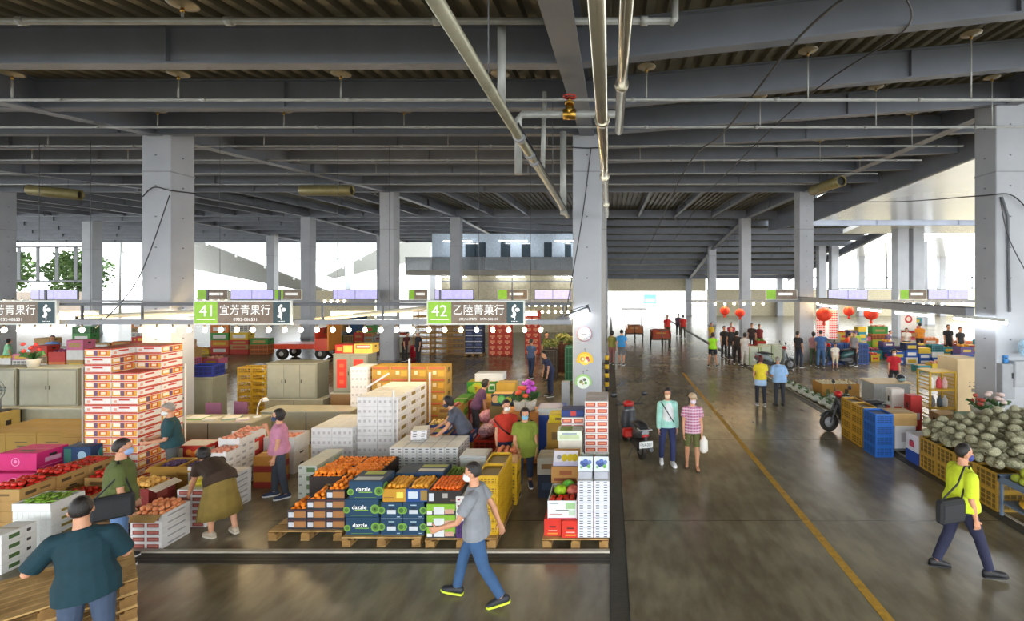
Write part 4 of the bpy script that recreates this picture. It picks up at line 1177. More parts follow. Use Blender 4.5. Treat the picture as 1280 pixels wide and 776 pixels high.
def heap(key, name, cat, build, cx, cy, z, w, d, r, label, group, layers=2, rz=0.0, fill=1.0, squash=1.75, lim=None):
    n = 0; c, s = math.cos(rz), math.sin(rz)
    for L in range(layers):
        ww, dd = w - 2 * r * L, d - 2 * r * L
        nx, ny = max(1, int(ww / (2.06 * r))), max(1, int(dd / (2.06 * r)))
        for j in range(ny):
            for i in range(nx):
                if rnd.random() > fill or (L == 0 and layers == 2 and 0 < i < nx - 1 and 0 < j < ny - 1): continue
                if lim and n >= lim: return
                x = (i - (nx - 1) / 2) * ww / nx + rnd.uniform(-.3, .3) * r; y = (j - (ny - 1) / 2) * dd / ny + rnd.uniform(-.3, .3) * r
                zz = z + squash * r * L * .86 + .5 * r * rnd.random()
                o = put(key, name, cat, build, (cx + x * c - y * s, cy + x * s + y * c, zz), rnd.random() * 6.28, label, group)
                n += 1
# ------------------------------------------------------------------ front row: four loaded pallets
P = pallet
put('pal_a', 'pallet', 'pallet', P(1.12, 1.55), (-4.59, 8.0, 0), 0, 'wooden pallet under the mandarin crates, leftmost of the front row')
put('pal_b', 'pallet', 'pallet', P(1.17, 1.1), (-3.36, 7.6, 0), 0, 'wooden pallet under the navy kiwi cartons')
put('pal_c', 'pallet', 'pallet', P(1.04, 1.3), (-2.18, 7.66, 0), 0, 'wooden pallet under the green and yellow crates behind the grey walker')
put('pal_d', 'pallet', 'pallet', P(.97, 1.2), (-.5, 7.6, 0), 0, 'wooden pallet under white blueberry trays, nearest the drain strip')
# P1 mandarins
mc = tray(.285, .42, .15, '2a2c34', '3b2f22', marks=[('f', .36, .98, .18, .8, 'a5713f'), ('f', .05, .34, .22, .72, 'c9ccd2'), ('f', 0, 1, .85, .95, '5a2f2c'), ('r', .1, .9, .2, .8, '3d4150')])
for c, n in enumerate((2, 3, 4)):
    for k in range(n):
        put('mand_crate', 'mandarin_crate', 'crate', mc, (-4.75 + .293 * c, 7.5, .14 + .15 * k), 0, 'dark printed mandarin crate in the %s stack of the staircase, %s' % (('left, lowest', 'middle', 'right, tallest')[c], lev(k, n)), 'staircase of mandarin crates')
bc = tray(.52, .45, .29, '32221b', '3b2f22', marks=[('f', .04, .5, .2, .8, '241814'), ('f', .52, .96, .55, .62, '6f4a34')], rings=[('f', .62, .42, .05, '8a7a3a'), ('f', .62, .42, .03, '32221b')])
for iy in range(2):
    for ix in range(2):
        lower = tray(.52, .45, .16, '2a2c34', None)
        for k in range(2): put('low_crate', 'mandarin_crate', 'crate', lower, (-4.6 + .53 * ix, 7.99 + .465 * iy, .14 + .16 * k), 0, 'plain dark crate under the brown mandarin cartons, %s %s, %s' % (('left', 'right')[ix], ('front', 'back')[iy], ('lower', 'upper')[k]), 'plain dark crates')
        put('brown_crate', 'mandarin_carton', 'carton', bc, (-4.6 + .53 * ix, 7.99 + .465 * iy, .46), 0, 'dark brown open carton heaped with mandarins, %s in the %s row' % (('left', 'right')[ix], ('front', 'back')[iy]), 'brown mandarin cartons')
om = m_orange(.036, 'ff8c1e')
for c, n in enumerate((2, 3, 4)):
    heap('mandarin', 'mandarin', 'fruit', om, -4.75 + .293 * c, 7.5, .14 + .15 * n - .055, .26, .39, .034, 'bright orange mandarin heaped in the %s crate of the staircase' % ('lowest', 'middle', 'highest')[c], 'mandarins in the %s crate' % ('lowest', 'middle', 'highest')[c], 2)
for iy in range(2):
    for ix in range(2):
        heap('mandarin', 'mandarin', 'fruit', om, -4.6 + .53 * ix, 7.99 + .465 * iy, .75 - .05, .49, .42, .034, 'bright orange mandarin in the %s %s brown carton' % (('left', 'right')[ix], ('front', 'back')[iy]), 'mandarins in the %s %s brown carton' % (('left', 'right')[ix], ('front', 'back')[iy]), 2 if iy == 0 else 1)
# P2 navy kiwi cartons
NV = '173c58'
def kiwi_big(_):
    m = carton(.5, .42, .265, NV, [('f', .18, .82, .08, .11, '5f8a2c'), ('t', .1, .9, .1, .4, 'b9c2c4'), ('t', .2, .8, .62, .9, '9db04a'), ('f', .3, .7, .36, .41, '7fae35')], C(NV), True)(_)
    ring_marks(m, .5, .42, .265, [('f', .97 - .07, .45, .07, '6f9a3a'), ('f', .9, .45, .045, '486e28'), ('f', .9, .45, .016, '1d2618'), ('f', .06, .4, .05, '6f9a3a'), ('f', .06, .4, .03, '486e28'), ('r', .2, .5, .09, '6f9a3a'), ('r', .2, .5, .05, '3f5f24')])
    m.text('dazzle', .062, letter, (-.03, -.2185, .12), maxw=.27); return m
for k in range(3):
    put('kiwi_big', 'kiwi_carton', 'carton', kiwi_big, ((-3.67, -3.68, -3.62)[k], 7.33, .14 + .267 * k), 0, 'large navy kiwi carton lettered dazzle, %s of three' % lev(k, 3))
def kiwi_small(_):
    m = carton(.32, .42, .243, NV, [('f', .3, .7, .28, .52, 'c3c8cc'), ('f', .36, .64, .78, .84, 'a9c0cc'), ('f', .75, .9, .08, .13, 'a9c0cc'), ('f', .4, .6, .56, .68, '0f2436'), ('f', 0, 1, .0, .02, '7f93a3')], C(NV), True)(_)
    ring_marks(m, .32, .42, .243, [('f', .04, .5, .055, '6f9a3a'), ('f', .04, .5, .035, '41662a'), ('f', .96, .5, .055, '6f9a3a'), ('f', .96, .5, .035, '41662a'), ('r', .5, .5, .08, '6f9a3a'), ('r', .5, .5, .04, '3c5f28')])
    return m
stack('kiwi_small', 'kiwi_carton', 'carton', kiwi_small, -3.4, 7.12, .14, .32, .42, .245, 2, 2, 2, 'small navy carton with green kiwi slices and white label', 'small kiwi cartons', skip=None)
gold = m_orange(.031, 'eda632')
for i, (x, cc, nm) in enumerate(((-3.2, 'c08a24', 'yellow'), (-2.85, '1d4686', 'blue'))):
    put('gold_tray_%d' % i, 'fruit_tray', 'tray', tray(.34, .46, .19, cc, '5a4626', marks=[('f', .6, .9, .3, .75, 'd8cf5a') if i == 0 else ('f', .08, .5, .25, .8, 'c9d2dc'), ('f', .05, .5, .3, .36, '7c5a18') if i == 0 else ('f', .62, .95, .1, .9, '9a7c3c')]), (x, 7.36, .63), 0, '%s open tray heaped with golden mandarins on the kiwi cartons' % nm)
    heap('golden', 'golden_mandarin', 'fruit', gold, x, 7.36, .63 + .13, .31, .43, .029, 'small golden mandarin in the %s tray' % nm, 'golden mandarins in the %s tray' % nm, 2)
put('navy_open', 'kiwi_carton', 'carton', carton(.46, .38, .25, '1e3c5e', [('t', .06, .94, .12, .42, 'cfd3cf'), ('t', .06, .94, .56, .86, '97a25c'), ('f', .35, .65, .4, .75, 'a8764a'), ('r', .2, .8, .3, .7, '6f8f56')], C('1e3c5e')), (-2.86, 7.8, .63), 0, 'navy carton with striped pale lid behind the golden mandarins')
put('navy_fill', 'kiwi_carton', 'carton', kiwi_small, (-3.23, 7.8, .63), 0, 'navy carton tucked behind the yellow mandarin tray')
# P3
gb = carton(.42, .5, .163, '7fae2e', [('f', .0, 1, .0, .4, '26292c'), ('f', .25, .62, .1, .75, 'd3d6d6'), ('f', .64, .95, .15, .55, 'c79a86'), ('r', 0, 1, 0, .35, '26292c'), ('r', .1, .5, .2, .7, 'd3d6d6'), ('f', .02, .2, .1, .4, 'e0e0dc')], C('7fae2e'), False)
stack('lime_carton', 'lime_carton', 'carton', gb, -2.69, 7.04, .14, .42, .5, .165, 1, 2, 3, 'lime green, white and black printed carton beside the kiwi pallet', 'lime green cartons')
put('black_tray', 'fruit_tray', 'tray', tray(.5, .55, .19, '2b2624', '3b2f22', marks=[('f', .05, .2, .2, .8, 'c9ccd2'), ('f', .45, .6, .45, .8, 'a9a49c'), ('f', .68, .9, .2, .3, '6a4b38')]), (-2.43, 7.33, .636), 0, 'black open tray of small red-orange mandarins behind the grey walker')
heap('redmand', 'small_mandarin', 'fruit', m_orange(.029, 'fb7420'), -2.43, 7.33, .636 + .13, .46, .51, .027, 'small red-orange mandarin in the black tray', 'red-orange mandarins in the black tray', 2)
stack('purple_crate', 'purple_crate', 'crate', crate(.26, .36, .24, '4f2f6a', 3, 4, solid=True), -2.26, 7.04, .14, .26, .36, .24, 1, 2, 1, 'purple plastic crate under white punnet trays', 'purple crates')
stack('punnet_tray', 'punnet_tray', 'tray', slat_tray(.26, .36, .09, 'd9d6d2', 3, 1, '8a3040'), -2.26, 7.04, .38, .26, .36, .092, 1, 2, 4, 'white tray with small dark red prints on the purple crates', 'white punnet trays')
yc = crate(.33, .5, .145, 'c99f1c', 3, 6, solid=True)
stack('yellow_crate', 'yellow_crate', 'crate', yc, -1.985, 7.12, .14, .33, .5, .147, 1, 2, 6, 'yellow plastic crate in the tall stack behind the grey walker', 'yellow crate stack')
put('avocado', 'avocado_tray', 'tray', tray(.42, .4, .16, '7f9a3a', '5a4626', lug=True), (-2.42, 7.86, .636), 0, 'green tray of avocados behind the red-orange mandarins')
heap('avocado_f', 'avocado', 'fruit', m_peach(.035, '5d7a2a', '7f9a3a'), -2.42, 7.86, .72, .38, .36, .035, 'green avocado in the green tray', 'avocados', 1)
def foam(w, d, h, lid=True, col='dcdfdf'):
    def b(_):
        fm = M('foam_' + col, col, .7, var=.03, scale=40, bump=.1, bscale=200); m = MB()
        m.box(-w / 2, w / 2, -d / 2, d / 2, 0, h - .045, fm, .012)
        for k in range(4): m.box(-w / 2 + w * (k + .7) / 4.8, -w / 2 + w * (k + .9) / 4.8, -d / 2 - .004, -d / 2, .02, h - .06, fm)
        q = MB(); q.box(-w / 2 - .006, w / 2 + .006, -d / 2 - .006, d / 2 + .006, h - .0445, h, fm, .012)
        q.box(-w / 2 + .04, w / 2 - .04, -d / 2 + .04, d / 2 - .04, h, h + .008, fm, .004)
        return [('box_body', m), ('lid', q)]
    return b
# low wall of dotted white trays behind, with the two being lifted
stack('dot_tray', 'white_tray', 'tray', slat_tray(.245, .36, .105, 'c9c9c6', 2, 2, '2e2e34'), -4.02, 8.75, .46, .245, .36, .105, 5, 2, 4, 'white slotted tray of the low wall', 'white slotted trays')
solo('trestle_table', (lambda m: (m.box(-4.05, -2.7, 8.72, 9.5, .42, .459, wood, .004), [m.box(x, x + .05, y, y + .05, 0, .42, wood_d) for x in (-4.0, -2.8) for y in (8.75, 9.4)], m)[2])(MB()), 'low wooden bench under the wall of white slotted trays', 'bench')
stack('foam_lid', 'foam_box', 'box', foam(.48, .4, .2), -2.66, 8.5, .62, .48, .4, .2, 1, 1, 1, 'white foam box with lid behind the yellow crates', None)
stack('yellow_sup', 'yellow_carton', 'carton', carton(.5, .45, .31, 'c79a2c', [('f', .2, .8, .3, .7, 'a8501e')]), -2.67, 8.48, 0, .5, .45, .31, 1, 1, 2, 'yellow carton under the white foam box', 'yellow cartons under foam box')
put('red_open', 'fruit_carton', 'carton', tray(.44, .4, .16, 'b98a58', '8a3a2a', flaps='', marks=[('f', .1, .9, .2, .7, 'c9a070')]), (-1.84, 8.62, .72), 0, 'open kraft carton of red fruit behind the yellow crates')
stack('yc_sup', 'yellow_crate', 'crate', crate(.42, .42, .24, 'd9ae1c', 4, 5, solid=True), -2.05, 8.4, 0, .42, .42, .24, 1, 1, 3, 'solid yellow crate under the open carton of red fruit', 'yellow crates under red fruit')
heap('redfruit', 'red_apple', 'fruit', m_peach(.04, 'c0573a', 'd98a5c'), -1.84, 8.62, .72 + .08, .4, .36, .04, 'red apple in the open kraft carton behind the yellow crates', 'apples in kraft carton', 2)
# P4
rc = carton(.255, .42, .25, 'd0301f', [('f', .3, .7, .52, .6, '3b1a14'), ('f', .25, .75, .3, .36, 'e8b0a0'), ('f', .2, .8, .12, .2, 'e0912c'), ('r', .3, .7, .3, .6, 'e8b0a0')], C('c02a1c'), False)
for i, (x, y) in enumerate(((-.84, 7.3), (-.575, 7.25))): put('red_carton', 'red_carton', 'carton', rc, (x, y, .14), 0, 'bright red carton at the foot of the veg box by the drain, %s' % ('left', 'right')[i])
put('red_carton', 'red_carton', 'carton', rc, (-.84, 7.74, .14), 0, 'red carton in the back row under the mixed vegetable box, left')
put('red_carton', 'red_carton', 'carton', rc, (-.575, 7.69, .14), 0, 'red carton in the back row under the mixed vegetable box, right')
vb = tray(.43, .62, .27, 'dfe2e2', '6b3a2a', marks=[('f', .28, .72, .45, .5, '26282c'), ('f', .06, .36, .82, .88, '9fa6a8'), ('f', .06, .5, .25, .3, 'b97f7a'), ('f', .62, .95, .55, .9, '9cc08c'), ('f', .72, .95, .2, .5, 'b5c9b0'), ('f', .02, .98, .02, .08, 'c23a4a')])
put('veg_box', 'vegetable_box', 'box', vb, (-.7, 7.4, .392), 0, 'open white box of tomatoes and bagged greens on red cartons')
heap('bigtom', 'tomato', 'fruit', m_tomato(.045), -.7, 7.22, .392 + .2, .38, .2, .045, 'red tomato at the front of the white vegetable box', 'tomatoes in the white vegetable box', 1)
def bag(col, col2, w, d, h, n=26, seed=3):
    def b(_):
        m = MB(); rr = random.Random(seed)
        m.ell((0, 0, h * .45), (w / 2, d / 2, h * .5), M('leafy_' + col, col, .45, col2=col2, scale=22, bump=.6, bscale=30), 18, 12, lambda p: 1 + .16 * noise.noise(p * 3.2) + .07 * noise.noise(p * 9))
        return m
    return b
for i, (x, y, c1, c2, nm) in enumerate(((-.76, 7.45, 'b3dc1e', '7fae1a', 'yellow-green'), (-.66, 7.62, '58c83a', '8fe060', 'bright green'), (-.57, 7.45, 'a03a2c', 'd0705a', 'red'))):
    put('bag%d' % i, 'produce_bag', 'bag', bag(c1, c2, .2, .18, .17), (x, y, .392 + .2), .3 * i, 'plump %s produce bag in the white vegetable box' % nm)
wt = slat_tray(.232, .4, .075, 'd6d9e2', 2, 2, '1f2126', 'b03a4a')
stack('blue_tray', 'blueberry_tray', 'tray', wt, -.475, 7.02, .15, .232, .4, .0755, 2, 1, 11, 'white blueberry tray with black slots by the drain strip', 'white blueberry trays')
stack('blue_tray', 'blueberry_tray', 'tray', wt, -.475, 7.44, .15, .232, .4, .0755, 2, 1, 11, 'white blueberry tray in the second row from the drain corner', 'blueberry trays, second row')
def bluebox(_):
    m = MB(); m.box(-.1, .1, -.16, .16, 0, .1, C('a9abb4', .25)); q = MB()
    q.T = Matrix.Translation((0, -.14, .1)) @ Matrix.Rotation(-.5, 4, 'X')
    q.box(-.108, .108, 0, .01, 0, .21, C('d3dbe6', .4))
    for k, (x, z, r, c) in enumerate([(-.05, .12, .035, '4d62a0'), (.0, .14, .038, '5a74b4'), (.03, .1, .034, '42558e'), (-.02, .09, .03, '3c5088'), (.06, .13, .03, '6c84bc'), (.05, .07, .028, '6fae5a'), (-.06, .06, .02, '7fb865')]): q.disc((x, -.0012 - .0003 * k, z), r, '-y', C(c), 12)
    return [('tray', m), ('picture_lid', q)]
for i in range(2):
    put('bluebox', 'blueberry_box', 'box', bluebox, (-.36 + .236 * i, 7.26, .985), 0, 'box with blueberry picture on the lid atop white trays, %s' % ('left', 'right')[i])
    put('clambox', 'punnet_tray', 'tray', tray(.22, .36, .12, 'a7aba0', '6b705a', lug=True, marks=[('f', .1, .9, .3, .7, 'c6cabb')]), (-.36 + .236 * i, 7.64, .985), 0, 'tray of clear punnets behind the blueberry boxes, %s' % ('left', 'right')[i])
def mango(_):
    o = tray(.44, .42, .26, 'a97a3e', '7a5a2c', flaps='k', marks=[('f', .1, .9, .12, .3, '7c3a1c'), ('f', .3, .75, .5, .75, '8a4a20')])(_)
    q = MB(); q.T = Matrix.Translation((0, -.16, .25)) @ Matrix.Rotation(-.75, 4, 'X')
    q.box(-.2, .2, 0, .012, 0, .26, C('dcd6da', .5)); q.box(-.2, .2, -.002, 0, .0, .07, C('c9c4dc'))
    for k, x in enumerate((-.02, .07, .15)): q.disc((x, -.003 - .0003 * k, .14), .05, '-y', C('d0b628'), 14, .065)
    q.disc((-.11, -.003, .15), .04, '-y', C('8f9096'), 12)
    return o + [('picture_flap', q)]
put('mango', 'mango_carton', 'carton', mango, (-.72, 7.95, .66), 0, 'kraft carton with yellow mango pictures behind the vegetable box')
stack('brown_sup', 'kraft_carton', 'carton', carton(.44, .42, .255, kraft, [('f', .2, .8, .3, .6, '7c3a1c')]), -.94, 7.96, .14, .44, .42, .258, 1, 1, 2, 'plain kraft carton under the mango carton', 'kraft cartons under mangoes')
pt = carton(.41, .38, .112, 'dad3cf', [('f', .04, .46, .2, .8, 'a8453a'), ('f', .54, .96, .2, .8, 'a8453a'), ('f', .1, .4, .35, .65, 'd98a6a'), ('f', .6, .9, .35, .65, 'd98a6a'), ('f', 0, 1, .0, .06, '8a6a60'), ('t', .1, .9, .15, .85, 'cfc4bc')], C('dad3cf'), False)
stack('plum_carton', 'fruit_carton', 'carton', pt, -.44, 8.42, .0, .41, .38, .113, 1, 2, 16, 'white carton with red fruit prints in the tall pillar-side stack', 'tall stack of red-print cartons')
stack('plum_carton', 'fruit_carton', 'carton', pt, -.87, 8.62, .0, .41, .38, .113, 1, 1, 13, 'white carton with red fruit prints in the stack left of the tallest', 'shorter stack of red-print cartons')
put('green_white', 'fruit_carton', 'carton', carton(.42, .3, .17, 'd5dcc8', [('f', .1, .9, .2, .6, 'b9c79a'), ('t', .1, .6, .1, .9, '8fae56'), ('f', .2, .8, .65, .8, '8a9aa8')], C('c3cfae')), (-.69, 8.4 + .0, 1.17), 0, 'pale green and white carton above the mango carton')
stack('sup_w', 'fruit_carton', 'carton', carton(.42, .2, .39, 'cfcabc'), -.9, 8.41, 0, .42, .2, .39, 1, 1, 3, 'plain pale carton under the green and white one', 'plain pale cartons')
put('navy_strip', 'fruit_carton', 'carton', carton(.41, .34, .12, '263a72', [('f', .4, .65, .15, .85, 'b9382c')], C('263a72'), False), (-.665, 8.81, 1.475), 0, 'navy carton with red badge atop the shorter red-print stack')
for i, (x, y, z, w, d, h, c, t_, lab) in enumerate([(-1.12, 8.9, 0, .36, .45, .42, '1d2a3a', None, 'dark blue crate standing left of the red-print cartons'), (-1.12, 8.9, .42, .38, .46, .3, 'a8a496', 'c6bba2', 'grey carton with slanted lid left of the red-print cartons'), (-1.0, 9.75, 0, .5, .45, .6, 'a8843c', None, 'kraft carton beside the blue cabinet, lower of two'), (-1.0, 9.75, .6, .5, .42, .5, 'b8923e', None, 'kraft carton beside the blue cabinet, upper of two'), (-.9, 9.75, 1.1, .62, .36, .16, 'd8bf1c', 'e2cf3a', 'bright yellow bag-covered carton atop the kraft cartons by the pillar')]):
    put('m%d' % i, 'carton', 'carton', carton(w, d, h, c, [('f', .2, .8, .35, .65, {'1d2a3a': '2a3c56'}.get(c, '7c5f36'))], C(t_) if t_ else None), (x, y, z), 0, lab)
# ------------------------------------------------------------------ left stalls
# pile of pallets turned 45 degrees behind the porter
for k in range(5):
    put('pal_big', 'pallet', 'pallet', pallet(1.25, 1.0, .145, 8), (-5.82, 5.0, .146 * k), D_(47), 'bare wooden pallet in the pile beside the porter in teal, ' + lev(k, 5), 'pile of bare pallets')
# white crates with chillies
fs = foam(.56, .46, .11)
def stfoam(w, d, h, hole='8a7a3a'):
    def b(_):
        m = MB(); fm = M('foam_white', 'd9dbd8', .7, var=.03, scale=40); bx = (-w / 2, w / 2, -d / 2, d / 2, 0, h); m.box(*bx, fm, .01)
        for k in range(6): m.box(-w / 2 + w * (k + .75) / 6.6, -w / 2 + w * (k + .9) / 6.6, -d / 2 - .004, -d / 2, .01, h - .015, fm)
        m.decal('r', bx, .3, .7, .4, .75, C(hole)); m.decal('l', bx, .3, .7, .4, .75, C(hole)); return m
    return b
for k in range(5): put('chili_box', 'foam_box', 'box', stfoam(.56, .46, .112), (-8.4, 7.2, .112 * k), 0, 'white foam crate in the stack under the green peppers, ' + lev(k, 6), 'foam crates under the peppers')
put('chili_top', 'foam_box', 'box', tray(.56, .46, .11, 'd9dbd8', 'c9ccc4', t=.025), (-8.4, 7.2, .56), 0, 'open white foam crate heaped with green peppers')
def pod(_):
    m = MB(); m.tube([(-.05, 0, .012), (-.02, .006, .014), (.02, .004, .013), (.055, -.006, .01)], [.005, .013, .011, .003], M('pepper_skin', '6f9a2a', .3, col2='8fb63c', scale=14), 7); m.tube([(-.07, 0, .016), (-.048, 0, .012)], .003, C('56702a'), 5); return m
for k in range(85):
    x, y = rnd.uniform(-.23, .23), rnd.uniform(-.18, .18)
    put('pepper', 'green_pepper', 'vegetable', pod, (-8.4 + x, 7.2 + y, .63 + .06 * rnd.random() * (1 - abs(x) * 2)), rnd.random() * 6.3, 'thin green pepper heaped in the white foam crate', 'green peppers in the foam crate')
wg = carton(.3, .4, .13, 'dfe0dc', [('f', .15, .5, .25, .7, '4c6b3c'), ('r', .2, .5, .3, .7, '4c6b3c'), ('r', .7, .82, .35, .65, '3c3c38')], C('cfc7ae'), False)
stack('wg_carton', 'white_carton', 'carton', wg, -8.37, 6.36, .0, .3, .4, .132, 1, 1, 4, 'white carton with dark green print at the left picture edge', 'white green-print cartons')
# tomato row, faces to the aisle
tb = tray(.5, .47, .17, kraft, '7c5a30', marks=[('r', .15, .45, .3, .6, '4a3a22'), ('r', .55, .85, .35, .55, '6a5028'), ('f', .3, .7, .4, .6, '6a5028')])
for k in range(3):
    for L in range(4):
        put('tom_sup', 'kraft_carton', 'carton', carton(.5, .47, .155, kraft, [('r', .3, .7, .3, .6, '6a5028')]), (-9.06, 7.4 + .48 * k, .156 * L), 0, 'kraft carton under the tomato boxes, %s of the row, %s' % (('front', 'middle', 'back')[k], lev(L, 4)), 'kraft cartons under tomatoes')
    put('tom_box', 'tomato_box', 'box', tb, (-9.06, 7.4 + .48 * k, .626), 0, 'open kraft box of red tomatoes beside the pink cartons, %s of three' % ('nearest', 'middle', 'farthest')[k])
    heap('tomato_l', 'tomato', 'fruit', m_tomato(.042), -9.06, 7.4 + .48 * k, .626 + .1, .46, .43, .042, 'red tomato in the %s kraft box of the left row' % ('nearest', 'middle', 'farthest')[k], 'tomatoes in the %s box' % ('nearest', 'middle', 'farthest')[k], 2 if k < 2 else 1)
for k in range(2):
    stack('tom_low%d' % k, 'kraft_carton', 'carton', carton(.44, .44, .16, kraft), -8.74, 7.52 + .46 * k, 0, .44, .44, .16, 1, 1, 2 + k, 'low kraft carton under the lower tomato box, %s' % ('front', 'back')[k], 'low kraft cartons')
    put('tom_box2', 'tomato_box', 'box', tray(.44, .44, .16, kraft, '7c5a30', marks=[('f', .2, .8, .3, .6, '6a5028')]), (-8.515, 7.743 + .46 * k, .16 * (2 + k) + .001), 0, 'lower open kraft box of tomatoes right of the row, %s' % ('front', 'back')[k])
    heap('tomato_l', 'tomato', 'fruit', m_tomato(.042), -8.515, 7.743 + .46 * k, .16 * (2 + k) + .1, .4, .4, .042, 'red tomato in the lower kraft box, %s' % ('front', 'back')[k], 'tomatoes in the lower %s box' % ('front', 'back')[k], 2)
put('cit_box', 'fruit_carton', 'carton', tray(.55, .42, .18, kraft, '7c5a30'), (-9.65, 7.1, .5), 0, 'open carton of pale oranges at the left edge before the tomato row')
stack('cit_sup', 'kraft_carton', 'carton', carton(.55, .42, .25, '2c3a52'), -9.93, 6.89, 0, .55, .42, .249, 1, 1, 2, 'dark blue carton under the pale oranges', 'dark blue cartons')
heap('pale_orange', 'orange', 'fruit', m_orange(.04, 'e39a2c'), -9.65, 7.1, .61, .5, .38, .04, 'pale orange in the carton at the left edge', 'pale oranges', 2)
# pink cartons
def pink(_):
    PK = 'c81e6c'; m = carton(.66, .5, .3, PK, [('r', .25, .75, .35, .6, 'd9a0bc'), ('r', .1, .9, .12, .16, 'e070a4'), ('t', .3, .7, .2, .35, '3a1a2a')], C('d63a80'), True)(_)
    ring_marks(m, .66, .5, .3, [('f', .45, .5, .075, 'e48ab4'), ('f', .45, .5, .06, PK), ('f', .45, .52, .03, 'e48ab4')]); return m
for i, (x, y, z, w_) in enumerate(((-10.2, 8.5, .31, 'lower right'), (-10.88, 8.5, .31, 'lower left'), (-10.2, 9.02, .31, 'lower back'), (-10.2, 8.5, 0, 'bottom right'), (-10.88, 8.5, 0, 'bottom left'), (-10.2, 9.02, 0, 'bottom back'), (-10.3, 8.6, .62, 'topmost'))):
    put('pink', 'pink_carton', 'carton', pink, (x, y, z), 0, 'magenta pink fruit carton left of the red carton tower, ' + w_, 'pink cartons')
def navyp(_):
    m = carton(.5, .5, .3, '16365c', [('f', .05, .3, .1, .9, '2a6a5a'), ('t', .2, .8, .3, .7, '33486a')], C('16365c'))(_)
    ring_marks(m, .5, .5, .3, [('r', .5, .5, .12, '8fb0c0'), ('r', .45, .55, .09, '1f7a78'), ('f', .7, .5, .08, '8fb0c0')]); return m
for k in range(3): put('navyp', 'navy_carton', 'carton', navyp, (-9.66, 8.95, .305 * k), 0, 'navy carton with pale blue swirl beside the pink cartons, ' + lev(k, 3), 'navy swirl cartons')
put('mesh', 'produce_box', 'box', carton(.5, .42, .26, 'c9583c', [('t', .05, .95, .05, .95, 'd96a4a')], C('d96a4a'), False), (-9.05, 9.2, .62), 0, 'orange-red netted box behind the tomato row')
stack('mesh_sup', 'kraft_carton', 'carton', carton(.5, .42, .308, kraft), -9.3, 8.99, 0, .5, .42, .309, 1, 1, 2, 'kraft carton under the orange-red netted box', 'kraft cartons under netted box')
def yel(txt):
    def b(_):
        m = carton(.62, .52, .42, '94742a', [('f', .05, .95, .86, .88, '7c5a18'), ('r', .1, .9, .12, .15, '7c5a18')], C('9a7c34'))(_)
        if txt: m.text('棕', .2, C('4a3a18'), (.12, -.267, .12))
        else: m.box(-.12, .12, -.264, -.26, .22, .24, C('5a4620')); m.box(-.08, .1, -.264, -.26, .12, .16, C('5a4620'))
        return m
    return b
stack('yel', 'yellow_carton', 'carton', yel(False), -12.9, 9.75, 0, .62, .52, .425, 4, 2, 2, 'mustard yellow carton in the block before the grey cupboard', 'mustard cartons', skip=lambda x, y, z: x == 3 and y == 0)
put('yelt', 'yellow_carton', 'carton', yel(True), (-10.72, 9.9, .425), 0, 'mustard carton with one large dark character, right end of the block')
put('yelt', 'yellow_carton', 'carton', yel(True), (-10.72, 9.9, 0), 0, 'mustard carton with dark character at the floor, right end of the block')
# tower of red, white and yellow cartons
def tower(alt):
    def b(_):
        m = carton(.49, .47, .148, 'e2ddd6', [], C('c2432c'), False)(_); bx = (-.245, .245, -.235, .235, 0, .148)
        for f in 'frlk':
            m.decal(f, bx, 0, 1, .86, 1, C('c23a22'), .0016)
            if (f in 'fl') != alt:
                m.decal(f, bx, .02, .98, .08, .8, C('d99a2c'), .002); m.decal(f, bx, .08, .34, .3, .7, C('eee4d0'), .0026); m.decal(f, bx, .36, .5, .12, .76, C('6c4a6e'), .0028); m.decal(f, bx, .56, .86, .2, .74, C('c9542c'), .0026); m.decal(f, bx, .62, .8, .32, .62, C('efd9b0'), .0032)
            else:
                m.decal(f, bx, 0, 1, .02, .14, C('c9502c'), .0018); m.decal(f, bx, .3, .7, .55, .74, C('c23a22'), .0026); m.decal(f, bx, .1, .22, .3, .6, C('d9a08a'), .0022)
        m.decal('t', bx, .0, 1, .0, 1, C('c9523c'), .001)
        return m
    return b
put('pal_tower', 'pallet', 'pallet', pallet(1.02, 1.0, .13), (-9.26, 9.42, 0), 0, 'wooden pallet under the tower of red and white cartons')
for iz in range(17):
    for iy in range(2):
        for ix in range(2):
            if iz > 13 and not (iy == 1 or (ix == 0)): continue
            if ix == 0 and iy == 1 and iz < 13: continue
            alt = iz in (2, 3, 9, 10, 14, 15) if iy == 0 or ix == 0 else iz % 3 == 1
            put('tower%d' % alt, 'fruit_carton', 'carton', tower(alt), (-9.508 + .495 * ix, 9.15 + .475 * iy, .131 + .149 * iz), 0, '%s carton of the tall red tower, %s column, %s row, %s' % ('white-sided' if alt else 'yellow-print', ('left', 'right')[ix], ('front', 'back')[iy], lev(iz, 17) if iz else 'bottom'), 'tower of red cartons')
m = MB()
for dx in (0, .03): m.box(dx, dx + .005 if dx == 0 else .03, -.0, .03 if dx == 0 else .005, 0, 2.2, C('e4e2dc'))
solo('corner_guard', m, 'white corner strip at the front left edge of the red carton tower', 'strip', (-9.79, 8.9, .131))
m = MB(); m.box(0, .005, -.03, 0, 0, 2.1, C('e4e2dc')); m.box(-.03, 0, -.005, 0, 0, 2.1, C('e4e2dc'))
solo('corner_guard', m, 'white corner strip at the right rear edge of the red carton tower', 'strip', (-8.735, 9.9, .131))
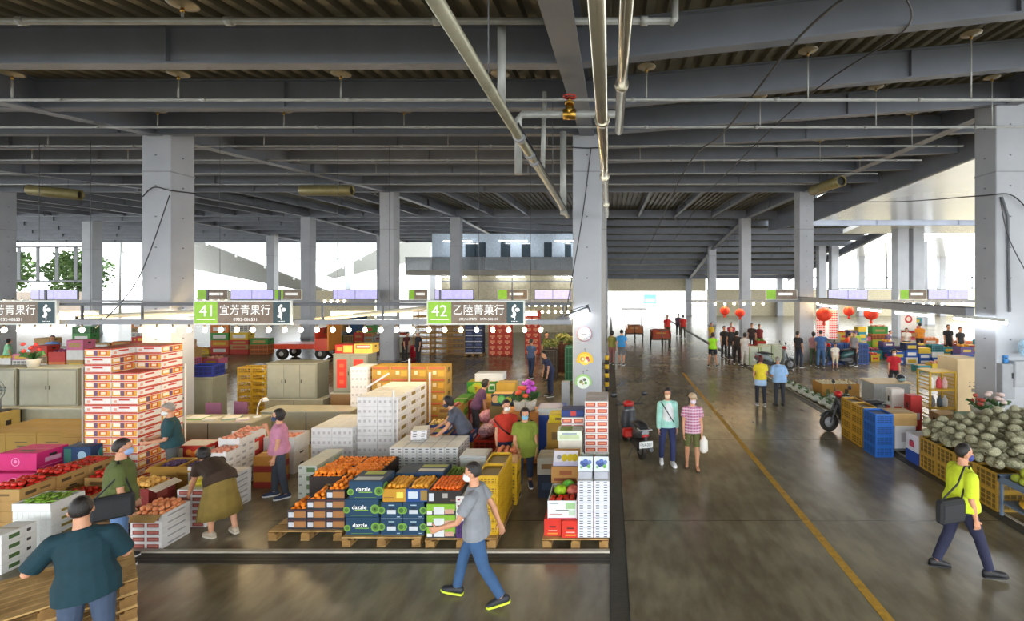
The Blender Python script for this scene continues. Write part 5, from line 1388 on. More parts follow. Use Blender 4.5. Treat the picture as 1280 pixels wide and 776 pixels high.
# the shopper's aisle: low stacks with peaches
wb = carton(.46, .48, .098, 'd5d3d0', [('f', .08, .46, .2, .8, '8f4038'), ('f', .54, .92, .2, .8, '8f4038'), ('f', .12, .42, .35, .65, 'b4685a'), ('f', .58, .88, .35, .65, 'b4685a'), ('r', .2, .8, .35, .6, '9a9a98')], C('c9c4bc'), False)
wt2 = tray(.46, .48, .1, 'd5d3d0', 'a8a29a', flaps='lf', flapcol='a9854e', marks=[('f', .08, .92, .2, .7, '8f4038'), ('r', .2, .8, .35, .6, '9a9a98')])
stack('peach_c', 'peach_carton', 'carton', wb, -6.98, 6.98, 0, .46, .48, .1, 1, 1, 4, 'white peach carton with red fruit prints at the kerb edge', 'peach cartons at the kerb edge')
put('peach_t', 'peach_carton', 'carton', wt2, (-6.747, 7.223, .4), 0, 'open white carton of peaches with a brown flap, at the kerb edge')
heap('peach', 'peach', 'fruit', m_peach(.038, 'd9744a', 'e8a86c'), -6.747, 7.223, .45, .42, .44, .038, 'orange-pink peach in the open carton at the kerb edge', 'peaches in the open carton', 2)
stack('peach_c', 'peach_carton', 'carton', wb, -6.88, 7.62, 0, .46, .48, .1, 1, 2, 6, 'white peach carton under the yellow bag', 'peach cartons under the yellow bag', gap=.01)
put('ybag', 'plastic_bag', 'bag', bag('c9b81c', 'e0d23c', .42, .34, .12, seed=5), (-6.62, 7.86, .6), .3, 'crumpled yellow plastic bag on the white peach cartons')
put('redbx', 'fruit_carton', 'carton', tray(.55, .46, .3, '7a1f1a', '4a1a14', flaps='rl', flapcol='cfc6b8', marks=[('f', .2, .4, .3, .6, 'c98a7a'), ('f', .55, .8, .2, .5, 'b86a5a'), ('r', .3, .7, .3, .7, '9a4a3c')]), (-7.5, 7.75, .35), 0, 'dark red open carton of yellow peaches with white flaps')
stack('redsup', 'fruit_carton', 'carton', carton(.55, .46, .174, '8a5a3a'), -7.775, 7.52, 0, .55, .46, .174, 1, 1, 2, 'brown carton under the dark red peach carton', 'brown cartons under dark red one')
heap('ypeach', 'yellow_peach', 'fruit', m_peach(.04, 'dda046', 'e8bd6a'), -7.5, 7.75, .35 + .22, .5, .42, .04, 'yellow peach in the dark red carton', 'yellow peaches', 2)
put('figbx', 'fruit_carton', 'carton', tray(.48, .44, .2, '6a4a24', '4a3a24', marks=[('f', .1, .9, .3, .7, '5a2f2a')]), (-7.45, 7.2, .2), 0, 'brown carton of dark fruit beside the kerb-edge peach stack')
put('figsup', 'fruit_carton', 'carton', carton(.48, .44, .195, '5a1f1a', [('f', .1, .9, .2, .5, '3a1410')]), (-7.45, 7.2, 0), 0, 'dark maroon carton at the floor beside the peach stack')
heap('fig', 'fig', 'fruit', m_peach(.03, '5f4a24', '7a6a34'), -7.45, 7.2, .34, .44, .4, .03, 'brown-green fig in the brown carton', 'figs', 1)
gy = carton(.46, .45, .29, 'b48a3a', [('f', .05, .95, .8, .83, '7c5a1c'), ('f', .55, .8, .55, .75, 'd9cfae'), ('r', .2, .8, .3, .5, '7c5a1c')], C('a98440'))
stack('grape_s', 'grape_carton', 'carton', gy, -8.0, 8.35, 0, .46, .45, .292, 2, 1, 2, 'golden kraft carton with rounded flap behind the yellow peaches', 'golden kraft cartons')
for i in range(2):
    put('grape_t', 'grape_carton', 'carton', tray(.46, .45, .1, 'b48a3a', '3a2a3a', flaps='f', flapcol='b48a3a'), (-7.767 + .466 * i, 8.58, .586), 0, 'open golden carton of purple grapes, %s of two' % ('left', 'right')[i])
    put('grapes', 'grape_bunch', 'fruit', (lambda _: (lambda m: ([m.ell((.15 * math.sin(k * 2.4) * (k / 60) ** .5 * 1.1, .14 * math.cos(k * 2.4) * (k / 60) ** .5 * 1.1, .02 + .02 * (1 - k / 60) + .008 * (k % 3)), .019, M('grape_skin', '3d2750', .3, col2='5d3f70', scale=30), 8, 6) for k in range(60)], m)[1])(MB())), (-7.767 + .466 * i, 8.58, .635), i, 'purple grape bunch in the %s golden carton' % ('left', 'right')[i])
ws = carton(.4, .4, .118, 'd3d2d0', [('r', .15, .4, .3, .7, '9a9c9c'), ('r', .6, .85, .35, .65, 'a8a4a0'), ('f', .1, .9, .25, .7, 'b08a80')], C('d8d4cc'), False)
for c, n in enumerate((5, 6, 7, 7)):
    y = 7.95 + .41 * c; x = -7.07 - .07 * c
    for k in range(n): put('ws', 'white_carton', 'carton', ws, (x, y + .52, .12 * k), 0, 'small white carton of the long aisle row, %s, %s' % (pos(c, 4, 'near', 'far'), lev(k, n)), 'row of small white cartons')
    put('ws_t', 'white_carton', 'carton', tray(.4, .4, .09, 'd3d2d0', 'b9a89a', lug=True), (x, y + .52, .12 * n), 0, 'open white tray of pale pink peaches on the white row, ' + pos(c, 4, 'near', 'far'))
    heap('pinkp', 'pink_peach', 'fruit', m_peach(.036, 'dc7a62', 'eebca0'), x, y + .52, .12 * n + .045, .36, .36, .036, 'pink peach on the long white row, %s tray' % pos(c, 4, 'near', 'far'), 'pink peaches, %s tray' % pos(c, 4, 'near', 'far'), 1)
def redc(_):
    m = carton(.62, .42, .26, 'b3261c', [('f', .06, .3, .12, .85, 'd9cfae'), ('t', .05, .95, .1, .9, 'cfc9c0'), ('r', .1, .5, .2, .8, 'cfc5b0')], C('c9c3ba'), False)(_)
    ring_marks(m, .62, .42, .26, [('f', .48, .55, .06, 'd9862c'), ('f', .62, .4, .055, 'd96a24'), ('f', .76, .55, .06, 'e0a03c'), ('f', .88, .4, .04, 'd9862c')]); return m
for i, (x, y, z, r, w_) in enumerate(((-8.0, 9.35, .52, 0, 'left, near the tower'), (-7.35, 9.6, .52, .1, 'right, leaning'), (-8.0, 9.35, .26, 0, 'left, lower'), (-7.35, 9.6, .26, .1, 'right, lower'), (-8.0, 9.35, 0, 0, 'left, at the floor'), (-7.35, 9.6, 0, .1, 'right, at the floor'), (-7.62, 8.98 + .15, 0, 0, 'single one in front'))):
    if i == 6: continue
    put('redc', 'red_carton', 'carton', redc, (x, y, z), r, 'red carton with orange fruit prints behind the brown-clad shopper, ' + w_, 'red cartons')
put('wdeep', 'foam_box', 'box', tray(.62, .5, .3, 'cfcfcd', 'e0b8a0', t=.02), (-6.72, 10.0, .45), 0, 'deep white open box of pale peaches beside the person in pink')
stack('wsup', 'white_carton', 'carton', carton(.6, .48, .224, 'c2bdb4'), -7.02, 9.76, 0, .6, .48, .225, 1, 1, 2, 'grey-white carton under the deep white peach box', 'cartons under deep white box')
heap('pinkp', 'pink_peach', 'fruit', m_peach(.036, 'dc7a62', 'eebca0'), -6.72, 10.0, .66, .54, .42, .036, 'pale peach in the deep white box', 'peaches in deep white box', 1)
put('kbrown', 'kraft_carton', 'carton', carton(.4, .42, .3, 'a9752c', [('f', 0, 1, 0, .4, '8a2a22'), ('r', 0, 1, 0, .4, '8a2a22')]), (-6.55, 9.3, .0), 0, 'kraft and red carton behind the legs of the person in pink')
put('kbrown', 'kraft_carton', 'carton', carton(.4, .42, .3, 'a9752c'), (-6.55, 9.3, .302), 0, 'upper kraft and red carton behind the person in pink')
gw = carton(.34, .44, .15, 'ccd0c4', [('f', .45, .9, .2, .75, '5c7a4e'), ('f', .05, .2, .6, .8, '8a8a86'), ('r', .2, .8, .3, .7, 'a8b49a')], C('d3d4c8'), False)
stack('gw', 'green_print_carton', 'carton', gw, -5.6, 8.62, 0, .34, .44, .152, 1, 2, 4, 'white carton with green print left of the brown mandarin cartons', 'white green-print cartons by mandarins')
# block of white slotted cartons
wc = slat_tray(.42, .52, .2, 'dcdad8', 4, 1, 'b9b4b4')
def wcs(_):
    m = wc(_); bx = (-.21, .21, -.26, .26, 0, .2)
    m.decal('r', bx, .3, .72, .32, .7, C('8a7434'), .004); return m
stack('wcs', 'white_carton', 'carton', wcs, -6.1, 9.8, .13, .42, .52, .2, 2, 2, 4, 'white slotted carton in the lower white block', 'lower white block')
stack('wcs', 'white_carton', 'carton', wcs, -5.24, 9.95, .13, .42, .52, .2, 2, 3, 7, 'white slotted carton of taller block', 'taller white block')
put('pal_w', 'pallet', 'pallet', pallet(1.75, 1.75, .13), (-5.24, 10.72, 0), 0, 'wooden pallet under the two white carton blocks')
m = MB(); m.box(0, .04, 0, .006, 0, 1.55, C('e6e5e2')); m.box(0, .006, 0, .04, 0, 1.55, C('e6e5e2'))
cg = solo('corner_guard', m, 'white corner strip standing at the front of the taller white block', 'strip', (-4.48, 9.9, .13), 0)
m = MB(); m.box(-.006, 0, 0, .05, 0, 1.75, C('e6e5e2')); m.box(-.05, 0, .044, .05, 0, 1.75, C('e6e5e2'))
solo('corner_guard', m, 'tall white corner strip at the rear right of the taller white block', 'strip', (-4.3, 11.5, .0), 0)
m = MB(); m.box(-.02, .02, -.05, .05, 0, .6, C('dedcd8'), .004); o = solo('board_offcut', m, 'loose white strip lying slanted on the white carton blocks', 'board', (-5.55, 10.9, 1.5)); o.rotation_euler = (.3, 1.0, .2); o.location = (-5.5, 10.9, 1.535)
# yellow cartons behind the white block
yb = carton(.46, .5, .3, 'ae8632', [('f', .05, .95, .74, .95, '8a5a28'), ('f', .3, .5, .3, .6, 'd9c9a0'), ('f', .6, .9, .15, .6, 'cf9a34'), ('r', .3, .7, .4, .65, '6a4a18'), ('l', .3, .7, .4, .65, '6a4a18'), ('f', .08, .92, .8, .9, 'c9603c')], C('c9a24a'))
stack('yb', 'yellow_carton', 'carton', yb, -6.0, 12.1, .0, .46, .5, .3, 4, 1, 6, 'golden fruit carton of the back wall', 'golden carton wall')
stack('wcs', 'white_carton', 'carton', wcs, -6.48, 12.0, .0, .42, .52, .2, 1, 1, 9, 'white slotted carton at the left end of the golden carton wall', 'white cartons beside golden wall')
m = MB(); m.box(0, .05, 0, .006, 0, 2.0, C('e6e5e2')); m.box(0, .006, 0, .05, 0, 2.0, C('e6e5e2')); solo('corner_guard', m, 'white strip standing in front of the golden carton wall', 'strip', (-5.05, 12.04, 0))
# steel cupboards on desks
cb = M('cupboard_grey', '7e7e6e', .45, .1, var=.05); cbd = M('cupboard_door', '8a8a79', .42, .1, var=.05)
def cupboard(w, d, h, doors=2):
    def b(_):
        m = MB(); m.box(-w / 2, w / 2, -d / 2, d / 2, 0, h, cb, .006); m.box(-w / 2 - .02, w / 2 + .02, -d / 2 - .02, d / 2 + .02, h, h + .02, C('9c9a86'), .004)
        out = [('cabinet_body', m)]
        for k in range(doors):
            q = MB(); a = -w / 2 + .03 + (w - .06) * k / doors; q.box(a + .004, a + (w - .06) / doors - .004, -d / 2 - .015, -d / 2 - .001, .04, h - .04, cbd, .004)
            q.box(a + .03 if k else a + (w - .06) / doors - .06, (a + .05) if k else a + (w - .06) / doors - .04, -d / 2 - .02, -d / 2 - .014, h * .45, h * .55, slot); out.append(('door', q))
        return out
    return b
def desk(w, d, h, col='98957f'):
    def b(_):
        m = MB(); m.box(-w / 2, w / 2, -d / 2, d / 2, h - .03, h, C('aeab98', .4), .004); p = MB(); p.box(-w / 2 + .02, w / 2 - .02, -d / 2 + .02, d / 2 - .02, .06, h - .03, C(col)); p.box(-w / 2 + .03, w / 2 - .03, -d / 2 + .05, d / 2 - .05, 0, .06, C('4a3a24')); p.decal('f', (-w / 2 + .02, w / 2 - .02, -d / 2 + .02, d / 2 - .02, .06, h - .03), .495, .505, 0, 1, slot)
        return [('worktop', m), ('desk_body', p)]
    return b
put('desk_l', 'desk', 'desk', desk(3.4, .7, .86), (-14.3, 12.0, 0), 0, 'long grey steel counter below the left cupboard')
put('cup_l', 'cupboard', 'cupboard', cupboard(1.45, .5, .92), (-13.85, 12.1, .86), 0, 'grey steel cupboard with sliding doors standing on the left counter')
put('cup_l', 'cupboard', 'cupboard', None, (-15.38, 12.1, .86), 0, 'grey steel cupboard at the picture edge left of its twin')
put('desk_m', 'desk', 'desk', desk(2.2, .6, .8), (-7.35, 11.9, 0), 0, 'pale desk behind the person in pink, beside the white block')
put('cup_m', 'cupboard', 'cupboard', cupboard(1.35, .55, .95, 3), (-8.55, 13.2, .78), 0, 'wide grey steel cupboard with three doors below sign 41')
put('desk_m2', 'desk', 'desk', desk(1.6, .6, .78), (-8.5, 13.2, 0), 0, 'grey desk under the wide three-door cupboard')
put('cup_r', 'cupboard', 'cupboard', cupboard(.95, .5, 1.05, 2), (-7.1, 13.4, .9), 0, 'grey cupboard with two red banners on its doors')
put('desk_r', 'desk', 'desk', desk(1.1, .6, .9, '8a6a44'), (-7.1, 13.4, 0), 0, 'brown desk under the cupboard with red banners')
for i in range(2):
    m = MB(); m.box(-.13, .13, -.004, 0, 0, .78, C('d8331f')); [m.box(-.06, .06, -.006, -.004, .12 + .22 * k, .22 + .22 * k, C('e8603c')) for k in range(3)]
    solo('red_banner', m, 'red paper banner on the %s door of the grey cupboard' % ('left', 'right')[i], 'banner', (-7.33 + .46 * i, 13.13, 1.03))
put('noodle', 'carton', 'carton', carton(.5, .4, .24, 'b8241c', [('f', .45, .95, .1, .9, 'd9b04a'), ('f', .1, .4, .3, .7, 'e08a3c')], C('d0a040')), (-7.3, 13.4, 1.97), 0, 'red and yellow carton on top of the banner cupboard, left')
put('noodle2', 'carton', 'carton', carton(.5, .4, .26, 'd9b04a', [('f', .1, .9, .5, .9, 'c93a34'), ('f', .15, .85, .6, .8, 'eed9c0')], C('d0a040')), (-6.78, 13.4, 1.97), 0, 'yellow carton with red lettering band on top of the banner cupboard, right')
def pot(plant, col, n, hh):
    def b(_):
        m = MB(); m.lathe([(.1, 0), (.13, .18), (.14, .2), (.125, .2), (.11, .05)], C('cfccc0'), 16)
        q = MB(); g = C('3f6a34'); rr = random.Random(4)
        for k in range(22):
            a = rr.random() * 6.3; t = rr.uniform(.1, .22); q.add([(0, 0, .18), (t * math.cos(a) - .02 * math.sin(a), t * math.sin(a) + .02 * math.cos(a), .3 + hh * .5), (t * 1.3 * math.cos(a), t * 1.3 * math.sin(a), .24 + hh * rr.random()), (t * math.cos(a) + .02 * math.sin(a), t * math.sin(a) - .02 * math.cos(a), .28)], [(0, 1, 2, 3)], g)
        f = MB(); fm = C(col)
        for k in range(n):
            a = rr.random() * 6.3; t = rr.uniform(0, .2); f.ell((t * math.cos(a), t * math.sin(a), .3 + hh + rr.uniform(-.08, .1)), (.055, .055, .045), fm, 8, 6, lambda p: 1 + .2 * math.sin(6 * math.atan2(p.y, p.x)))
        return [('pot', m), ('leaves', q), ('blossoms', f)]
    return b
put('potr', 'potted_flower', 'plant', pot(1, 'b8302c', 5, .2), (-14.4, 12.0, 1.8), 0, 'red flowering plant in a white pot on the left cupboard')
m = MB(); n = 20
def floorfan(_):
    m = MB(); m.tube([(0, 0, 0), (0, 0, .3)], .02, steel_d, 8); m.lathe([(.18, 0), (.18, .02), (.03, .04)], C('2c2c2c'), 16)
    q = MB()
    for r in (.1, .17, .24): q.tube([(r * math.cos(k * PI / 10), -.1, .52 + r * math.sin(k * PI / 10)) for k in range(21)], .007, C('5a5a56'), 5, caps=False)
    for k in range(12): q.tube([(0, -.12, .52), (.24 * math.cos(k * PI / 6), -.1, .52 + .24 * math.sin(k * PI / 6))], .004, C('5a5a56'), 4)
    b_ = MB()
    for k in range(4):
        a = k * PI / 2; b_.add([(0, -.05, .52), (.2 * math.cos(a - .3), -.03, .52 + .2 * math.sin(a - .3)), (.21 * math.cos(a + .1), -.05, .52 + .21 * math.sin(a + .1)), (.18 * math.cos(a + .45), -.08, .52 + .18 * math.sin(a + .45))], [(0, 1, 2, 3)], C('8f9a92'))
    b_.tube([(0, -.1, .52), (0, .08, .52)], .05, C('3a3a38'), 10)
    return [('stand', m), ('cage', q), ('blades', b_)]
put('fan', 'electric_fan', 'fan', floorfan, (-14.45, 11.5 - .12, .86 - .0), .0, 'electric fan with wire cage before the left cupboard at the picture edge')
put('fan_sup', 'kraft_carton', 'carton', carton(.6, .45, .86, 'a08a4a'), (-14.45, 11.3, 0), 0, 'tall carton under the electric fan')
stack('ycrate', 'yellow_crate', 'crate', crate(.42, .4, .2, 'd2a41e', 3, 4), -11.1, 14.3, 0, .42, .4, .2, 2, 1, 7, 'yellow plastic crate in the stack left of the wide cupboard', 'yellow crates by the wide cupboard')
def chair(col, back):
    def b(_):
        m = MB(); m.box(-.22, .22, -.22, .22, .42, .47, C(col), .015); q = MB(); q.box(-.2, .2, .18, .22, .5, .9, C(back), .015)
        out = [('seat', m), ('backrest', q)]
        for x in (-.19, .19):
            for y in (-.19, .19):
                l = MB(); l.tube([(x * 1.1, y * 1.1, 0), (x, y, .42)], .014, steel_d, 6); out.append(('leg', l))
            l = MB(); l.tube([(x, .2, .42), (x, .2, .55)], .012, steel_d, 6); out.append(('back_post', l))
        return out
    return b
put('ch_dark', 'chair', 'chair', chair('2c2a2a', '2f2d2c'), (-11.6, 13.4, .0), D_(-40), 'black chair between the tower and the yellow crates')
put('ch_pur', 'chair', 'chair', chair('6a3f5a', '7c4a68'), (-9.9, 12.2, 0), D_(180), 'purple folding chair behind the cluttered desk', 'purple chairs')
put('ch_pur', 'chair', 'chair', None, (-9.3, 12.35, 0), D_(170), 'purple folding chair right of its twin behind the cluttered desk', 'purple chairs')
put('desk_c', 'desk', 'desk', desk(2.0, .7, .74, '8f8a72'), (-9.1, 11.2, 0), 0, 'cluttered desk with papers behind the red cartons')
for i, (x, y, w, d, c) in enumerate(((-9.6, 11.2, .4, .3, '7fae5a'), (-9.2, 11.1, .3, .22, 'd3d6d0'), (-8.8, 11.2, .35, .3, '8fb0a0'), (-8.45, 11.05, .25, .2, 'c9b8c8'))):
    m = MB(); m.box(-w / 2, w / 2, -d / 2, d / 2, 0, .03, C(c), .003); m.box(-w / 2 + .01, w / 2 - .01, -d / 2 + .01, d / 2 - .01, .03, .04, C('e4e2da')); solo('ledger', m, '%s ledger on the cluttered desk' % ('green', 'white', 'teal', 'lilac')[i], 'book', (x, y, .741), .2 * i)
m = MB(); m.lathe([(.08, 0), (.08, .02), (.02, .03)], C('e0e0dc'), 14); q = MB(); q.tube([(0, 0, .03), (.02, 0, .25), (.1, 0, .42), (.18, 0, .45)], .012, C('e0e0dc'), 8); r_ = MB(); r_.lathe([(.03, .0), (.07, -.08), (.065, -.08), (.02, -.01)], C('e8e8e4'), 14, (.2, 0, .46))
t = thing('desk_lamp', 'white desk lamp with bent neck on the cluttered desk', 'lamp', (-8.3, 11.3, .741)); part('base', m, t); part('neck', q, t); part('lamp_shade', r_, t)
put('blue_bin', 'plastic_bin', 'bin', crate(.6, .45, .3, '1f2f8a', 3, 5, solid=True), (-10.9, 13.0, 1.4), .1, 'deep blue plastic bin on the steel locker behind the tower')
put('locker', 'locker', 'cupboard', cupboard(.9, .5, 1.37, 1), (-11.0, 13.0, 0), 0, 'steel locker behind the red carton tower')
put('yel2', 'yellow_carton', 'carton', carton(.4, .3, .3, 'c09a2e'), (-10.35, 13.0, 0), 0, 'yellow carton beside the steel locker')
# fruit boxes between the white block and the middle aisle
bb = tray(.5, .42, .2, '21468c', '3b2f22', marks=[('f', .25, .75, .2, .6, 'cfc05a'), ('f', .05, .2, .3, .6, 'c9ccd2'), ('r', .2, .8, .3, .6, 'cfd2d8')])
kb = tray(.5, .42, .2, 'b28a3e', '5a4626', marks=[('f', .1, .9, .3, .7, '8a5a28')])
plum = m_peach(.036, '8a3f4a', 'b86a5a'); ylw = m_peach(.04, 'd9b45c', 'e0c890')
def crates_row(pts, sup):
    for i, (x, y, z, kind, fr, nm, cc) in enumerate(pts):
        put('mid_' + kind, 'fruit_carton', 'carton', bb if kind == 'blue' else kb, (x, y, z), 0, nm)
        heap('mid_' + fr, cc, 'fruit', {'plum': plum, 'ylw': ylw}[fr], x, y, z + .11, .46, .38, .038, '%s in the %s' % (cc.replace('_', ' '), ' '.join(nm.split()[:8])), 'fruit in ' + ' '.join(nm.split()[:8]), 2)
        n = round(z / .25)
        for k in range(n): put('midsup', 'kraft_carton', 'carton', carton(.5, .42, .249, 'a8803c', [('f', .2, .8, .3, .6, '7c5a28')]), (x, y, .25 * k), 0, 'kraft carton below the %s, %s' % (' '.join(nm.split()[:5]), lev(k, n)), 'kraft cartons in the middle block')
crates_row([(-3.95, 10.35, .25, 'kraft', 'plum', 'kraft carton of dark plums right of the white blocks, nearest', 'plum'), (-3.9, 11.0, .5, 'blue', 'ylw', 'blue open carton of pale fruit right of the white blocks', 'pale_pear'), (-3.4, 11.2, .25, 'blue', 'plum', 'blue open carton of plums beside the person in charcoal', 'plum'), (-3.85, 11.65, .75, 'kraft', 'plum', 'kraft carton of red fruit before the golden wall', 'red_plum')], None)
for i, (x, y, z) in enumerate(((-4.2, 12.3, 0), (-4.2, 12.3, .3), (-4.2, 12.3, .6))): put('greenb', 'fruit_carton', 'carton', carton(.3, 1.1, .299, '5f9a34', [('r', .1, .9, .3, .7, 'b8a05a')]), (x + .35, y + .2, z), 0, 'long green carton right of the golden wall, ' + lev(i, 3), 'long green cartons')
put('two_tray', 'white_tray', 'tray', slat_tray(.3, .34, .09, 'd3d0d0', 2, 2, '2e2e34', 'a02a3c'), (-3.68, 9.35, .885), .15, 'white slotted tray being lifted, lower of two', 'lifted trays')
put('two_tray', 'white_tray', 'tray', None, (-3.68, 9.35, .977), .2, 'white slotted tray being lifted, upper of two', 'lifted trays')
def greenbox(_):
    m = carton(.82, .5, .36, '2f8a2a', [('f', .74, .98, .25, .85, 'cfe0cf'), ('f', .78, .94, .4, .7, '2f8a2a'), ('t', .02, .98, .02, .98, 'cdb83c')], C('cdb83c'), False)(_)
    ring_marks(m, .82, .5, .36, [('f', .36, .5, .17, 'b8cf3a'), ('f', .36, .5, .1, 'e0c02c'), ('f', .3, .5, .05, 'a87a2a'), ('f', .16, .45, .1, '8fc03a'), ('f', .6, .5, .08, '8a5a3a'), ('r', .5, .5, .12, '8fc03a')]); return m
for k in range(3): put('greenbox', 'green_fruit_carton', 'carton', greenbox, (-3.65, 13.9, .365 * k), 0, 'large green carton with yellow fruit picture behind the stalls, ' + lev(k, 3), 'large green cartons')
put('foam_top', 'foam_box', 'box', foam(.8, .5, .22), (-3.45, 13.95, 1.095), 0, 'white foam box on the large green cartons')
for i, (x, y, z, w, d, h, c, c2, lab) in enumerate([(-3.2, 12.6, 0, .6, .5, .95, 'b8922e', '8a6a24', 'tall kraft carton in the middle block behind the plums'), (-2.75, 12.9, 0, .5, .4, 1.25, 'c09a3c', 'd9cfae', 'golden carton stack end beside the wooden cabinet'), (-2.95, 12.2, 0, .4, .4, .9, 'a8783c', 'c9a06a', 'kraft carton with white and green lid end, beside the cabinet'), (-3.55, 12.75, .0, .3, .4, .8, '8a2f4a', 'c98aa0', 'pink-printed carton behind the blue fruit boxes')]):
    put('midm%d' % i, 'carton', 'carton', carton(w, d, h, c, [('f', .15, .85, .3, .6, c2)]), (x, y, z), 0, lab)
for i, (x, y, z, c) in enumerate(((-2.6, 11.1, .5, 'b8405a'), (-2.9, 11.4, .6, 'c06a80'), (-2.75, 10.75, .45, '5a4a68'))):
    put('pbag%d' % i, 'produce_bag', 'bag', bag(c, 'd8a8b0', .4, .36, .3, seed=i), (x, y, z), i, ('pink', 'rose', 'purple')[i] + ' netted produce bag beside the person in red')
stack('pbs', 'red_crate', 'crate', crate(.48, .42, .225, 'c0301f', 3, 4, solid=True), -2.98, 10.5, 0, .48, .42, .225, 1, 2, 2, 'red crate under the pink produce bags', 'red crates')
m = MB(); cw = M('orange_wood', 'b5732c', .55, var=.15, scale=3); m.box(-.4, .4, -.25, .25, 0, 1.1, cw, .008)
q = MB(); q.box(-.12, .34, -.262, -.25, .1, 1.0, cw, .003); q.box(-.07, .3, -.266, -.262, .16, .94, C('2c3036', .15)); q.box(-.105, -.09, -.285, -.262, .5, .62, steel_d)
t = thing('cabinet', 'orange wooden cabinet with dark glass door behind the person in red', 'cabinet', (-1.95, 10.6, 0)); part('cabinet_body', m, t); part('door', q, t, label='dark glass door')
put('mag', 'potted_flower', 'plant', pot(1, 'b84ab8', 16, .22), (-1.75, 10.6, 1.1), 0, 'magenta orchids in a pot on the orange cabinet')
put('mag2', 'potted_flower', 'plant', pot(1, 'd8502c', 5, .12), (-1.98, 10.55, 1.1), 1, 'small orange-red flowers in a pot on the orange cabinet')
def picbox(_):
    m = carton(.5, .3, .26, '26384a', [('t', .05, .95, .1, .9, 'c9a05a')], C('26384a'), False)(_)
    ring_marks(m, .5, .3, .26, [('f', .2, .55, .09, 'd9a86a'), ('f', .48, .55, .1, '4fae3c'), ('f', .48, .55, .07, '7fcf6a'), ('f', .8, .5, .08, 'b8b030')]); return m
put('picbox', 'carton', 'carton', picbox, (-2.5, 11.3, 1.05), 0, 'dark carton with round fruit pictures left of the orchids')
put('picsup', 'carton', 'carton', carton(.55, .4, 1.04, '7a6a3a'), (-2.5, 11.32, 0), 0, 'olive carton under the dark carton with fruit pictures')
m = MB(); m.box(-.3, .3, -.25, .25, 0, 1.15, C('22408a', .35), .01); m.box(-.3, .3, -.256, -.25, .55, .57, C('c9d0dc')); m.box(-.3, .3, -.256, -.25, 1.0, 1.15, C('c9d2d2')); q = MB(); q.box(-.29, .29, -.262, -.25, .08, .97, C('22408a', .3), .003); q.box(.22, .24, -.28, -.262, .4, .6, C('d0d4d8'))
t = thing('cool_box', 'blue upright cool box with white top beside the pillar', 'cooler', (-1.28, 10.75, 0)); part('cooler_body', m, t); part('door', q, t)
m = MB(); m.ell((0, 0, .32), (.18, .15, .3), C('3a3836', .7), 14, 10); solo('rucksack', m, 'dark rucksack standing between the blue cool box and red-print cartons', 'bag', (-1.2, 9.75, .0))
# ------------------------------------------------------------------ right stalls
def melon(_):
    m = MB(); mt = M('netted_rind', '7d7c58', .75, col2='b8b49a', scale=45, bump=.5, bscale=90)
    m.ell((0, 0, .08), (.08, .12, .08), mt, 14, 10, lambda p: 1 + .03 * noise.noise(p * 4)); m.tube([(0, .115, .08), (.01, .15, .09)], [.012, .008], C('5a5236'), 6); return m
mcr = crate(.46, .5, .33, 'a8842e', 4, 4, solid=True)
for i in range(4):
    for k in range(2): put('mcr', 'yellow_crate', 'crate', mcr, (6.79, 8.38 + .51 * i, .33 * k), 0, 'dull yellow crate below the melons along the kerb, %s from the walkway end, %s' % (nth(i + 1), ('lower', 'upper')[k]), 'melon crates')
for j in range(1, 4):
    for k in range(2): put('mcr', 'yellow_crate', 'crate', mcr, (6.79 + .47 * j, 8.38, .33 * k), 0, 'dull yellow crate below the melons, %s from the kerb corner, %s' % (nth(j + 1), ('lower', 'upper')[k]), 'melon crates')
m = MB(); m.box(7.04, 9.3, 8.65, 10.75, .58, .64, wood)
t = thing('display_table', 'wooden display table under the heap of netted melons', 'table'); part('tabletop', m, t)
for x in (7.09, 9.24):
    for y in (8.72, 10.7): q = MB(); q.box(x - .03, x + .03, y - .03, y + .03, 0, .58, wood_d); part('leg', q, t)
for i in range(13):
    for j in range(13):
        x, y = 6.66 + .2 * j + rnd.uniform(-.03, .03), 8.22 + .2 * i + rnd.uniform(-.04, .04)
        if (j > 9 and i < 1) or (j < 2 and i > 9): continue
        z = .665 + .05 * rnd.random() + .03 * max(0, j - 2)
        o = put('melon', 'netted_melon', 'fruit', melon, (x, y, z), 0, 'grey-green netted melon heaped on the stall beside the person in neon polo', 'melons on the right stall'); o.rotation_euler = (rnd.uniform(-.3, .3), rnd.uniform(-.3, .3), rnd.random() * 6.28)
for i in range(7):
    for j in range(7):
        x, y = 6.85 + .33 * j + rnd.uniform(-.08, .08), 8.4 + .33 * i + rnd.uniform(-.08, .08)
        put('melon', 'netted_melon', 'fruit', melon, (x, y, .8 + .045 * j + .05 * rnd.random()), rnd.random() * 6.28, 'grey-green netted melon on the upper layer beside the person in neon polo', 'upper melons')
m = MB(); tm_ = C('5d6f84'); m.box(6.52, 7.9, 7.2, 8.06, .56, .6, tm_); m.box(6.52, 6.56, 7.2, 8.06, .6, .66, tm_); m.box(6.52, 7.9, 8.02, 8.06, .6, .68, tm_)
q = MB(); q.box(7.0, 7.5, 6.5, 7.25, 0, .05, C('4a4c50'))
t = thing('display_stand', 'metal display stand with pomelos at the right picture edge', 'stand', (0, 0, 0)); part('tray', m, t)
for x in (6.55, 7.86):
    for y in (7.24, 8.02): q = MB(); q.box(x - .02, x + .02, y - .02, y + .02, 0, .56, tm_); part('leg', q, t)
q = MB(); q.box(6.56, 7.86, 7.22, 8.04, .2, .23, tm_); part('shelf', q, t)
